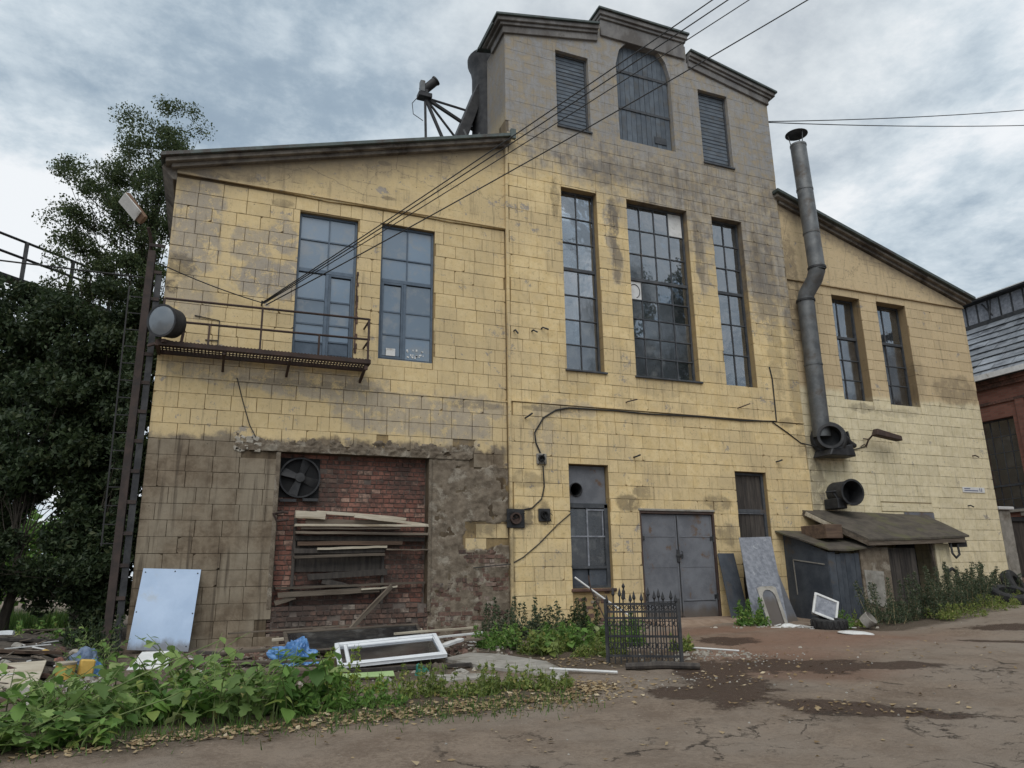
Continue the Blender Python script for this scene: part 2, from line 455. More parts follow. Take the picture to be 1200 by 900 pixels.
M['wood_old'] = weathered('old_grey_wood', (.085, .066, .05), (.165, .135, .105), 3, rough=.9, bump=.5, stretch=(.35, 4, 4), tint=.3, c3=(.05, .04, .032), s3=1.2)
M['wood_pale'] = weathered('pale_board', (.36, .31, .235), (.52, .47, .38), 3, rough=.8, bump=.35, stretch=(.4, 4, 4), tint=.15, c3=(.23, .185, .13), s3=1.5)
M['wood_brown'] = weathered('brown_board', (.085, .055, .04), (.15, .10, .068), 3, rough=.85, bump=.4, stretch=(.4, 4, 4), tint=.3)
M['wood_dark'] = weathered('dark_board', (.035, .030, .028), (.075, .064, .055), 4, rough=.85, bump=.4, stretch=(3, 3, .4), tint=.25)
M['shed_wall'] = weathered('shed_dark_sheet', (.040, .048, .062), (.075, .085, .10), 2.6, rough=.7, bump=.3, c3=(.085, .07, .058), s3=1.8, t3=(.54, .68), tint=.12)
M['pvc'] = weathered('white_pvc', (.66, .68, .71), (.76, .78, .80), 3, rough=.4, bump=.03, c3=(.50, .49, .46), s3=2.2, t3=(.56, .74), tint=.04)
M['white'] = weathered('dirty_white_paint', (.58, .58, .57), (.70, .70, .69), 4, rough=.55, bump=.1, c3=(.34, .31, .27), s3=3, t3=(.55, .7), tint=.06)
M['panel'] = weathered('pale_blue_sheet', (.36, .47, .64), (.42, .53, .70), 1.2, rough=.45, mud=.22, bump=.03, c3=(.40, .46, .54), s3=2.2, t3=(.54, .72), tint=0)
M['sheet'] = weathered('speckled_grey_sheet', (.15, .16, .185), (.25, .26, .29), 9, rough=.75, bump=.5, c3=(.34, .35, .37), s3=6, t3=(.58, .66), tint=.12, fine=70)
M['tarp'] = weathered('blue_film', (.055, .16, .38), (.12, .27, .52), 5, rough=.35, bump=.15, tint=.05, spec=.6)
M['rubber'] = weathered('old_tyre_rubber', (.018, .018, .019), (.038, .037, .036), 8, rough=.8, bump=.3, tint=.1)
M['bark'] = weathered('bark', (.045, .038, .03), (.085, .072, .058), 8, rough=.95, bump=.8, stretch=(1, 1, .3), bdist=.02)
M['stem'] = weathered('green_stem', (.09, .13, .045), (.16, .19, .07), 8, rough=.7, bump=.1)
M['dry_stem'] = weathered('dry_stem', (.20, .16, .085), (.30, .24, .13), 8, rough=.85, bump=.1)
M['wire'] = weathered('black_cable', (.018, .018, .019), (.03, .03, .03), 8, rough=.7, bump=0, tint=0)
M['yellow'] = weathered('yellow_plastic', (.52, .33, .075), (.62, .41, .11), 4, rough=.55, bump=.1, c3=(.30, .22, .1), s3=3, tint=0)
M['ochre'] = weathered('ochre_sign_brown', (.16, .095, .06), (.22, .14, .09), 4, rough=.7)
M['green_bag'] = weathered('green_plastic', (.02, .16, .12), (.04, .24, .18), 6, rough=.4, bump=.2)
M['lime_sheet'] = weathered('pale_green_sheet', (.20, .29, .12), (.27, .36, .17), 4, rough=.6, bump=.1)
M['blue_bag'] = weathered('blue_grey_bag', (.09, .13, .21), (.15, .20, .29), 6, rough=.5, bump=.3)
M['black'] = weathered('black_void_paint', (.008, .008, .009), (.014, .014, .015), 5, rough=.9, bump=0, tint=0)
M['interior'] = weathered('dim_interior_wall', (.10, .105, .11), (.16, .165, .17), 1.5, rough=.9, bump=0, world=True, tint=0)

def glass_material(name, tint, clear, rough=.03, wob=.06, refl=1.35):
    """dusty old pane: reflects by angle, lets part of the room through"""
    m, k = newmat(name)
    P = k.obj(); rn = k.rnd()
    n = k.noise(k.vm('ADD', k.pos(), k.vec(rn, rn, rn)), 1.3, 3, .5)
    nrm = k.bump(n, wob, .15)
    dirt = k.noise(k.pos(), 3.0, 6, .65)
    tv = k.add(.65, k.mul(rn, .55)); dz_ = k.sm(dirt, .48, .68, 0, .5)
    tcol = k.mix(dz_, k.mix(1.0, tint, k.vec(tv, tv, tv), 'MULTIPLY'), (.20, .20, .19))
    body = k.bsdf(tcol, k.add(.2, k.mul(dirt, .3)), 0.0, nrm, .9)
    tr = k.n('ShaderNodeBsdfTransparent'); k.put(tr.inputs[0], (.86, .90, .92))
    gl = k.n('ShaderNodeBsdfGlossy'); k.put(gl.inputs[0], (.92, .95, 1.0)); gl.inputs['Roughness'].default_value = rough; k.put(gl.inputs['Normal'], nrm)
    fr = k.n('ShaderNodeFresnel'); fr.inputs[0].default_value = 1.62; k.put(fr.inputs['Normal'], nrm)
    a = k.n('ShaderNodeMixShader'); k.put(a.inputs[0], k.sub(1.0, k.mul(k.sub(1.0, k.mul(dirt, .5)), clear)))
    k.t.links.new(tr.outputs[0], a.inputs[1]); k.t.links.new(body, a.inputs[2])
    b = k.n('ShaderNodeMixShader'); k.put(b.inputs[0], k.mul(k.add(fr.outputs[0], .10), refl))
    k.t.links.new(a.outputs[0], b.inputs[1]); k.t.links.new(gl.outputs[0], b.inputs[2])
    k.out(b.outputs[0])
    return m
M['glass'] = glass_material('old_window_glass', (.070, .085, .10), .88, refl=1.6)
M['glass_dark'] = glass_material('grimy_dark_glass', (.022, .024, .028), .35, .12)
M['glass_dim_reflection'] = glass_material('dim_reflection_ground_floor_glass', (.030, .032, .037), .25, .25, .06, .45)  # low reflection and dark tint stand in for dark surroundings mirrored opposite
M['glass_blue'] = glass_material('blue_grey_obscured_glass', (.095, .15, .215), .05, .22, .03, .55)

def leaf_material(name, ca, cb, cc, tr=.35, rough=.55):
    m, k = newmat(name)
    rn = k.rnd()
    n = k.noise(k.pos(), .7, 3, .5)
    col = k.mix(k.sm(k.add(k.mul(rn, .75), k.mul(n, .35)), .15, .85), ca, cb)
    col = k.mix(k.sm(rn, .90, .99), col, cc)
    b = k.bsdf(col, rough, 0, None, .35)
    t = k.n('ShaderNodeBsdfTranslucent'); k.put(t.inputs[0], k.mix(.5, col, (.35, .5, .08), 'MULTIPLY'))
    k.put(t.inputs[0], col)
    mm = k.n('ShaderNodeMixShader'); mm.inputs[0].default_value = tr
    k.t.links.new(b, mm.inputs[1]); k.t.links.new(t.outputs[0], mm.inputs[2])
    k.out(mm.outputs[0])
    return m
M['leaf_birch'] = leaf_material('birch_leaves', (.042, .066, .028), (.085, .115, .042), (.13, .15, .06), .45)
M['leaf_dark'] = leaf_material('dark_leaves', (.024, .042, .020), (.050, .075, .030), (.085, .10, .045))
M['leaf_weed'] = leaf_material('weed_leaves', (.085, .175, .04), (.18, .315, .07), (.34, .40, .11), .42)
M['leaf_maple'] = leaf_material('sapling_leaves', (.14, .225, .07), (.28, .40, .125), (.42, .47, .22), .45)
M['leaf_lime'] = leaf_material('lime_leaves', (.17, .26, .035), (.27, .34, .05), (.36, .36, .09))
M['leaf_grey'] = leaf_material('greyish_weed_leaves', (.055, .078, .045), (.105, .135, .075), (.20, .18, .13))
M['leaf_olive'] = leaf_material('yellow_green_weeds', (.13, .18, .045), (.23, .28, .07), (.38, .34, .12))
M['litter'] = leaf_material('dead_leaves', (.19, .125, .062), (.36, .27, .155), (.52, .43, .29), .1, .8)
M['grass'] = leaf_material('grass_blades', (.05, .11, .02), (.10, .18, .035), (.25, .25, .08))
# ------------------------------------------------------------------ the factory building
BL = thing('factory_building', 'old yellow block-faced factory building with a tall sooty central tower and two sloping side wings', 'building')

def rect_sub(r, h):
    x0, x1, z0, z1 = r; a0, a1, b0, b1 = h
    if a0 >= x1 or a1 <= x0 or b0 >= z1 or b1 <= z0: return [r]
    out = []
    if a0 > x0: out.append((x0, a0, z0, z1))
    if a1 < x1: out.append((a1, x1, z0, z1))
    m0, m1 = max(x0, a0), min(x1, a1)
    if b0 > z0: out.append((m0, m1, z0, b0))
    if b1 < z1: out.append((m0, m1, b1, z1))
    return out

def wall_cols(mb, x0, x1, zb, zt, holes, y0, y1, extra=()):
    """a wall with openings, built as upright strips; zt(x) may slope; hole = (x0,x1,z0,z1fn)"""
    xs = sorted({x0, x1, *[h for h in extra if x0 < h < x1], *[e for h in holes for e in h[:2] if x0 < e < x1]})
    for a, b in zip(xs, xs[1:]):
        cuts = sorted([h for h in holes if h[0] < b - 1e-6 and h[1] > a + 1e-6], key=lambda h: h[2])
        lo_a = lo_b = zb
        for h in cuts:
            ht = h[3] if callable(h[3]) else (lambda x, v=h[3]: v)
            if h[2] > lo_a + .001:
                mb.hexa([(a, y0, lo_a), (b, y0, lo_b), (b, y1, lo_b), (a, y1, lo_a), (a, y0, h[2]), (b, y0, h[2]), (b, y1, h[2]), (a, y1, h[2])])
            lo_a, lo_b = ht(a), ht(b)
        mb.hexa([(a, y0, lo_a), (b, y0, lo_b), (b, y1, lo_b), (a, y1, lo_a), (a, y0, zt(a)), (b, y0, zt(b)), (b, y1, zt(b)), (a, y1, zt(a))])

XT0, XT1, XL, XR = 6.52, 15.66, -1.28, 23.35
H_LEFT = [(1.38, 2.73, 5.82, 9.33), (3.30, 4.62, 5.94, 9.36), (1.30, 4.55, .49, 3.67)]
H_TOW = [(8.11, 9.20, 6.10, 11.25), (10.15, 12.17, 6.10, 11.26), (13.05, 14.13, 6.10, 11.25), (8.06, 9.16, .72, 3.68), (13.05, 14.10, -.30, 3.68), (10.0, 12.26, -.30, 2.58)]
H_UP = [(8.08, 9.13, 13.14, 15.60), (12.96, 14.06, 13.05, 15.58)]
ARX0, ARX1, ARZ0, ARSP = 10.07, 11.97, 13.16, 15.68
def arch_top(x):
    c, r_ = (ARX0 + ARX1) / 2, (ARX1 - ARX0) / 2
    return ARSP + math.sqrt(max(0, 1 - ((x - c) / r_) ** 2)) * 1.02
H_ARCH = (ARX0, ARX1, ARZ0, arch_top)
H_RIGHT = [(17.46, 18.62, 6.04, 9.41), (19.34, 20.62, 6.02, 9.42)]
zl = lambda x: 10.40 + .2935 * x
zr = lambda x: 12.02 - .314 * (x - 16.16)
def ztow(x):
    if 9.5 < x < 12.62: return 17.02
    u = (x - 6.52) / (9.5 - 6.52) if x < 11 else (15.66 - x) / (15.66 - 12.62)
    return 15.82 + .60 * min(1, max(0, u))

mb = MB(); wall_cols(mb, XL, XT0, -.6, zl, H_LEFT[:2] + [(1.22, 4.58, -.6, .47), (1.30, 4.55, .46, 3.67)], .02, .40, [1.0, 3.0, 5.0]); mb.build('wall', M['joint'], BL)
mb = MB(); wall_cols(mb, XT0, XT1, -.6, lambda x: 12.95, H_TOW, -.08, .36); mb.build('wall', M['joint'], BL)
mb = MB(); wall_cols(mb, XT1, XR, -.6, zr, H_RIGHT, .02, .42); mb.build('wall', M['joint'], BL)
# smooth plaster: gables of the wings, upper stage of the tower
xs12 = [ARX0 + (ARX1 - ARX0) * k / 14 for k in range(1, 14)]
def ztow_l(x): return ztow(min(x, 9.49)) if x < 11 else ztow(max(x, 12.63))
mb = MB()
wall_cols(mb, XT0, 9.5, 12.95, lambda x: ztow(min(x, 9.49)), [H_UP[0]], -.094, .30)
wall_cols(mb, 9.5, 12.62, 12.95, lambda x: 17.02, [H_ARCH], -.094, .30, xs12)
wall_cols(mb, 12.62, XT1, 12.95, lambda x: ztow(max(x, 12.63)), [H_UP[1]], -.094, .30)
# returns of the tower stage
mb.box(XT0, XT0 + .35, .30, 1.3, 12.2, 15.80); mb.box(XT1 - .35, XT1, .30, 1.3, 12.2, 15.80); mb.box(XT0 + .35, XT1 - .35, 1.0, 1.3, 11.5, 15.80)
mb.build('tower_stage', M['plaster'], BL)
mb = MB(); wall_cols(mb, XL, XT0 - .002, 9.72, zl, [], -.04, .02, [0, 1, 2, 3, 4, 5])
for v_ in range(0, len(mb.v)):      # ragged lower edge near the left corner
    x_, y_, z_ = mb.v[v_]
    if abs(z_ - 9.72) < .01: mb.v[v_] = (x_, y_, 9.70 + .03 * math.sin(x_ * 2.3) - (.0 if x_ > 0 else -.05))
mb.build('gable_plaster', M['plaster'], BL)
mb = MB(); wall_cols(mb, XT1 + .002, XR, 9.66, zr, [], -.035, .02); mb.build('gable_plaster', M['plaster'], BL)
# sides, back, floor and roofs behind the front
mb = MB()
mb.box(XL, XL + .35, .40, 10, -.6, 9.95); mb.box(XR - .35, XR, .42, 10, -.4, 9.70)
mb.box(XL, XR, 10, 10.3, -.6, 9.7)
mb.build('side_wall', M['paint'], BL)
mb = MB(); mb.box(XL + .36, XR - .36, 4.2, 4.3, -.3, 9.6); mb.box(XL + .36, XR - .36, .45, 4.2, -.30, -.25); mb.box(XL + .36, XR - .36, .45, 4.2, 4.70, 4.9)
mb.build('inner_wall', M['interior'], BL)

def slope_slab(mb, x0, z0, x1, z1, th, y0, y1):
    mb.prism([(x0, z0 - th), (x1, z1 - th), (x1, z1), (x0, z0)], y0, y1)
rl_ = lambda x: 10.03 + (x + 1.59) * .2894
rr_ = lambda x: 12.40 - .309 * (x - 15.9)
mb = MB(); slope_slab(mb, -1.62, rl_(-1.62), 6.64, rl_(6.64), .09, -.36, 10.4)
mb.box(6.56, 6.70, -.40, -.30, 12.22, 12.50)
o = mb.build('roof', M['tin_roof'], BL, bevel=.006)
mb = MB(); slope_slab(mb, -1.52, rl_(-1.52) - .09, 6.60, rl_(6.60) - .09, .10, -.27, .5); slope_slab(mb, -1.40, rl_(-1.40) - .19, 6.60, rl_(6.60) - .19, .09, -.16, .5)
mb.prism([(-1.60, 9.86), (-1.36, 9.60), (-1.28, 9.60), (-1.28, 9.98), (-1.55, 9.98)], .0, 9.9)
mb.build('cornice', M['fascia'], BL, bevel=.008)
mb = MB(); slope_slab(mb, 15.46, rr_(15.46), 23.62, rr_(23.62), .10, -.36, 10.4)
mb.build('roof', M['tin_roof'], BL, bevel=.006)
mb = MB(); slope_slab(mb, 15.52, rr_(15.52) - .10, 23.56, rr_(23.56) - .10, .09, -.25, .5); slope_slab(mb, 15.70, rr_(15.70) - .19, 23.42, rr_(23.42) - .19, .10, -.13, .5)
mb.build('cornice', M['fascia'], BL, bevel=.008)
mb = MB(); mb.box(XT0 + .1, XT1 - .1, 2.3, 10, 10.8, 11.6); mb.box(XT0, XT0 + .3, 2.3, 10, 9.0, 10.9); mb.box(XT1 - .3, XT1, 2.3, 10, 9, 10.9)
mb.build('roof', M['tin_roof'], BL)
# tower cornice with a raised centre
def cornice_run(mb, pts, th, off, y0, y1):
    for (xa, za), (xb, zb_) in zip(pts, pts[1:]):
        if abs(xa - xb) < .02: continue
        slope_slab(mb, xa, za - off, xb, zb_ - off, th, y0, y1)
TL = [(6.20, 16.12), (9.46, 16.79)]; TC = [(9.46, 17.36), (12.66, 17.36)]; TR = [(12.66, 16.79), (15.94, 16.12)]
mb = MB()
for run, d0, d1 in ((TL, 0, .0), (TC, .0, .0), (TR, .0, 0)):
    cornice_run(mb, run, .07, 0, -.34, 1.35)
mb.box(6.20, 6.26, .0, 1.1, 15.98, 16.05)
mb.build('roof', M['tin_roof'], BL, bevel=.006)
mb = MB()
def inset(run, a, b): return [(run[0][0] + a, run[0][1] + (run[1][1] - run[0][1]) * a / (run[1][0] - run[0][0])), (run[1][0] - b, run[1][1] - (run[1][1] - run[0][1]) * b / (run[1][0] - run[0][0]))]
cornice_run(mb, inset(TL, .06, 0), .13, .07, -.28, 1.0); cornice_run(mb, inset(TC, .05, .05), .14, .07, -.28, .6); cornice_run(mb, inset(TR, 0, .06), .13, .07, -.28, 1.0)
cornice_run(mb, inset(TL, .16, 0), .10, .20, -.22, .9); cornice_run(mb, inset(TC, .09, .09), .10, .21, -.22, .5); cornice_run(mb, inset(TR, 0, .16), .10, .20, -.22, .9)
cornice_run(mb, inset(TL, .25, 0), .22, .30, -.165, .8); cornice_run(mb, inset(TC, .12, .12), .55, .31, -.165, .4); cornice_run(mb, inset(TR, 0, .25), .22, .30, -.165, .8)
mb.build('cornice', M['soot_plaster'], BL, bevel=.01)
# thin ledges: below the gables, at first-floor level
mb = MB()
for k in range(22):
    a = XL + (XT0 - XL) * k / 22; b = XL + (XT0 - XL) * (k + 1) / 22
    dz_ = random.uniform(-.004, .004)
    mb.box(a, b, -.016, .02, 5.13 + dz_, 5.17 + dz_)
mb.build('string_course', M['paint'], BL)
for q_ in ((XT0, XT1, -.125, -.08, 5.15, 5.185), (XL, XT0, -.075, -.04, 9.73, 9.78), (XT1, XR, -.06, -.035, 9.66, 9.70)):
    mb = MB(); mb.box(*q_); mb.build('string_course', M['paint'], BL)
mb = MB(); mb.box(XT0 - .04, XT0 + .035, -.135, -.06, -.2, 12.3); mb.build('corner_strip', M['paint'], BL, bevel=.01)

# ---- facing blocks
BLK_L, BLK_H, J = .512, .325, .0075
def blk_mesh_geo(mb, w, h, cx=0, cz=0, y=0.0, d=.022, chip=None):
    """one facing block; now and then a corner is knocked off"""
    if chip and w > .2 and h > .2:
        a, b = w / 2, h / 2; pts = []
        for k, (sx, sz) in enumerate(((-1, -1), (1, -1), (1, 1), (-1, 1))):
            e1, e2 = chip[k]
            if e1 <= 0: pts.append((sx * a, sz * b))
            elif k % 2 == 0: pts += [(sx * a, sz * (b - e1)), (sx * (a - e1 * .5), sz * (b - e2 * .6)), (sx * (a - e2), sz * b)]
            else: pts += [(sx * (a - e2), sz * b), (sx * (a - e1 * .5), sz * (b - e2 * .6)), (sx * a, sz * (b - e1))]
        n = len(pts)
        i = mb.add([(cx + p, y + d, cz + q) for p, q in pts] + [(cx + p, y + .004, cz + q) for p, q in pts] + [(cx + p * (1 - .004 / a), y, cz + q * (1 - .004 / b)) for p, q in pts])
        mb.face(tuple(i + 2 * n + k for k in range(n)))
        for k in range(n):
            m_ = (k + 1) % n
            mb.face((i + k, i + m_, i + n + m_, i + n + k)); mb.face((i + n + k, i + n + m_, i + 2 * n + m_, i + 2 * n + k))
        return
    a, b = w / 2, h / 2; i_ = .004 if cz < 12.9 else .0012
    i = mb.add([(cx - a, y + d, cz - b), (cx + a, y + d, cz - b), (cx + a, y + d, cz + b), (cx - a, y + d, cz + b),
                (cx - a, y + i_, cz - b), (cx + a, y + i_, cz - b), (cx + a, y + i_, cz + b), (cx - a, y + i_, cz + b),
                (cx - a + i_, y, cz - b + i_), (cx + a - i_, y, cz - b + i_), (cx + a - i_, y, cz + b - i_), (cx - a + i_, y, cz + b - i_)])
    mb.face((i + 8, i + 9, i + 10, i + 11))
    for k in range(4):
        n_ = (k + 1) % 4
        mb.face((i + k, i + n_, i + 4 + n_, i + 4 + k)); mb.face((i + 4 + k, i + 4 + n_, i + 8 + n_, i + 8 + k))

def in_patch(x, z):
    """where the facing has fallen off: beside the bricked-up opening and along its lintel"""
    w = .16 * fbm(x * 2.1, z * 2.1, 5.0)
    if 4.5 < x < 6.53 and z < 3.56 + w and not (5.42 + w < x and 1.66 + w < z < 2.24 + w * .5): return True
    if .72 + w < x < 5.62 + w and 3.5 < z < 3.93 + w * 1.1 + .07 * fbm(x * 7, z * 7, 2): return True
    if .35 < x < .95 and 3.66 < z < 3.92 + w: return True
    if .8 < x < 1.32 and z < 3.7 and random.random() < .0: return True
    return False
blocks = []
def lay(x0, x1, z0, z1, holes, yf, phase=0.0, keep=None):
    z = z0; row = int(round(z0 / BLK_H))
    while z < z1 - .04:
        zt_ = min(z + BLK_H, z1)
        x = x0 - BLK_L * (.5 if row % 2 else 0) - phase - random.uniform(0, .05)
        while x < x1:
            L = BLK_L * random.choice((1, 1, 1, 1, 1, 1, .5, 1.06))
            rs = [(max(x, x0), min(x + L, x1), z, zt_)]
            x += L
            if rs[0][1] - rs[0][0] < .05: continue
            for h in holes: rs = [s_ for r_ in rs for s_ in rect_sub(r_, h)]
            for (a, b, c, d_) in rs:
                if b - a < .04 or d_ - c < .04: continue
                if keep and not keep((a + b) / 2, (c + d_) / 2): continue
                blocks.append((a, b, c, d_, yf + random.uniform(-.002, .0035)))
        z = zt_; row += 1
def ledge(z): return [(-50, 50, z, z + .035)]
z00 = 5.13 - BLK_H * 17
lay(XL, XT0 - .04, z00, 9.70, H_LEFT + ledge(5.13), -.002, 0, lambda x, z: not in_patch(x, z) and not (1.25 < x < 4.6 and z < .5))
lay(XT0 + .036, XT1, z00, 12.94, H_TOW + ledge(5.15) + [(8.06, 9.16, -.5, .72)], -.102, .2)
lay(XT0 + .002, XT1, 12.93, 16.0, H_UP + [(ARX0 - .02, ARX1 + .02, ARZ0, 17)], -.0985, .2, lambda x, z: z + .2 < ztow(x))
lay(XT1 + .002, XR, z00, 9.655, H_RIGHT + [(18.33, 20.44, 2.70, 3.0)], -.002, .1)
blocks.sort(key=lambda b: (Vector(((b[0] + b[1]) / 2, b[4], (b[2] + b[3]) / 2)) - CAM).length / math.sqrt(max(.01, (b[1] - b[0]) * (b[3] - b[2]))))
def rchip():
    return tuple((random.uniform(.012, .05), random.uniform(.015, .07)) if random.random() < .3 else (0, 0) for _ in range(4)) if random.random() < .20 else None
BM = {}
for a, b, c, d_, y in blocks[:300]:
    key = (round(b - a - J, 2), round(d_ - c - J, 3), random.randrange(6))
    if key not in BM:
        mb = MB(); blk_mesh_geo(mb, key[0], key[1], chip=rchip()); BM[key] = mb.mesh('block', M['paint'])
    inst('block', BM[key], BL, ((a + b) / 2 + random.uniform(-.002, .002), y, (c + d_) / 2 + random.uniform(-.002, .002)), (0, random.uniform(-.004, .004), 0))
mb = MB()
for a, b, c, d_, y in blocks[300:]:
    mb.cur = random.random() * .98 + .01
    j_ = random.choice((J, J, J, .006, .003)) if c < 12.9 else .0035
    blk_mesh_geo(mb, b - a - j_, d_ - c - random.choice((J, .009, .005)), (a + b) / 2, (c + d_) / 2 + random.uniform(-.0025, .0025), y, chip=rchip() if c < 12 else None)
o = mb.build('blocks', M['paint'], BL); o['kind'] = 'stuff'
# lintel slab mark above the shed
mb = MB(); mb.box(18.34, 20.43, -.012, .02, 2.72, 2.965); mb.build('lintel', M['paint'], BL, bevel=.006)

# ---- broken render round the opening (its edges sink behind the joint plane, so they end raggedly)
def rough_patch(name, x0, x1, z0, z1, step, fn, mat):
    mb = MB(); nx = int((x1 - x0) / step) + 1; nz = int((z1 - z0) / step) + 1
    for j in range(nz + 1):
        for i in range(nx + 1):
            x = x0 + (x1 - x0) * i / nx; z = z0 + (z1 - z0) * j / nz
            mb.v.append((x, fn(x, z), z))
    for j in range(nz):
        for i in range(nx):
            a = j * (nx + 1) + i
            mb.face((a, a + 1, a + nx + 2, a + nx + 1))
    return mb.build(name, mat, BL, smooth=True, sharp=60)
def f_right(x, z):
    n = fbm(x * 3.2, z * 3.2, 2.0) * .5 + fbm(x * 11, z * 11, 7) * .25
    inside = in_patch(x, z) and x > 4.55
    return (.008 - .05 * n - .02 * max(0, mnoise.cell(Vector((x * 3.1, 0, z * 3.7))) - .4)) if inside else .05
rough_patch('broken_render', 4.552, 6.50, -.45, 3.98, .035, f_right, M['render'])
def f_lintel(x, z):
    n = fbm(x * 4.0, z * 4.0, 3.0) * .4 + fbm(x * 12, z * 12, 9) * .3
    return (-.012 - .10 * n - (.02 if z < 3.80 else 0)) if in_patch(x, z) else .05
rough_patch('concrete_lintel', .30, 5.80, 3.672, 4.16, .025, f_lintel, M['render'])
mb = MB()
for k in range(16):       # lumps of broken facing at the corner of the lintel
    x, z = random.uniform(.36, .92), random.uniform(3.66, 3.95); s_ = random.uniform(.035, .085)
    m_ = Matrix.Translation((x, .005, z)) @ Matrix.Rotation(random.uniform(-.6, .6), 4, 'Y')
    mb.box(-s_, s_, -.03, .03, -s_ * .6, s_ * .6, m_)
mb.build('broken_edge', M['stone'], BL, bevel=.012)
for q_ in ((1.20, 1.296, -.012, .02, .45, 3.66), (4.552, 4.63, -.02, .02, .30, 3.66)): mb = MB(); mb.box(*q_); mb.build('jamb', M['render'], BL, bevel=.012)

# ---- brickwork: bricked-up opening (recessed), dado under it, bare patch to the right
INF = MB(); INF.box(1.30, 4.55, .275, .40, .45, 3.68); INF.box(1.30, 4.55, .045, .30, -.6, .47)
INFO = INF.build('brick_infill', M['brick_mortar'], BL)
bricks = []
def lay_bricks(x0, x1, z0, z1, yf, keep, dirty, jit=.008):
    z = z0; row = 0
    while z < z1:
        x = x0 - random.uniform(0, .13)
        while x < x1:
            L = .135 if row % 2 else .27
            if random.random() < .12: L = .2
            a, b = max(x, x0), min(x + L, x1)
            if b - a > .05 and keep(x + L / 2, z + .05): bricks.append((a, b, z, z + .1, yf + random.uniform(-jit, jit), dirty))
            x += L
        z += .1025; row += 1
lay_bricks(1.31, 4.54, .50, 3.66, .255, lambda x, z: random.random() > .012, False)
lay_bricks(1.22, 4.58, -.42, .44, .018, lambda x, z: random.random() > .06, True, .02)
lay_bricks(4.60, 6.48, -.42, 1.62, .006, lambda x, z: in_patch(x, z) and random.random() > .10 and (z < .95 + .5 * fbm(x * 2, z * 2, 8) or x > 5.5 + .3 * fbm(x, z * 3, 1)), True, .014)
upper = [b for b in bricks if not b[5]]; lower = [b for b in bricks if b[5]]
random.shuffle(lower)
upper.sort(key=lambda b: -(b[1] - b[0]))
pick = upper[:230] + lower[:70]; rest = upper[230:] + lower[70:]
def brick_geo(mb, w, h, cx=0, cy=0, cz=0):
    a, b = w / 2, h / 2; i_ = .007
    i = mb.add([(cx - a, cy + .07, cz - b), (cx + a, cy + .07, cz - b), (cx + a, cy + .07, cz + b), (cx - a, cy + .07, cz + b),
                (cx - a + i_ * random.random(), cy, cz - b + i_ * random.random()), (cx + a - i_ * random.random(), cy, cz - b + i_ * random.random()),
                (cx + a - i_ * random.random(), cy, cz + b - i_ * random.random()), (cx - a + i_ * random.random(), cy, cz + b - i_ * random.random())])
    for f in ((4, 5, 6, 7), (0, 1, 5, 4), (1, 2, 6, 5), (2, 3, 7, 6), (3, 0, 4, 7)): mb.face(tuple(i + k for k in f))
BR = {}
for a, b, c, d_, y, dirty in pick:
    key = (round(b - a - .014, 2), dirty, random.randrange(3))
    if key not in BR:
        mb = MB(); brick_geo(mb, key[0], .088); BR[key] = mb.mesh('brick', M['brick_dirty' if dirty else 'brick'])
    inst('brick', BR[key], INFO, ((a + b) / 2, y, (c + d_) / 2), (0, random.uniform(-.03, .03), 0))
for dirty in (False, True):
    mb = MB()
    for a, b, c, d_, y, dd in rest:
        if dd != dirty: continue
        mb.cur = random.random() * .98 + .01; brick_geo(mb, b - a - .014, .088, (a + b) / 2, y, (c + d_) / 2)
    o = mb.build('brickwork', M['brick_dirty' if dirty else 'brick'], INFO); o['kind'] = 'stuff'
# broken stones under the left ground-floor window
mb = MB(); mb.box(8.06, 9.16, -.03, .3, -.6, .66); mb.build('window_base', M['brick_mortar'], BL)
for k in range(26):
    mb = MB(); w_, h_ = random.uniform(.10, .26), random.uniform(.06, .13)
    mb.box(-w_ / 2, w_ / 2, -.04, .06, -h_ / 2, h_ / 2)
    mb.build('stone', M['brick_dirty'] if k % 3 else M['render'], BL, bevel=.015, loc=(random.uniform(8.16, 9.05), -.05 + random.uniform(-.02, .02), -.15 + .8 * k / 26))

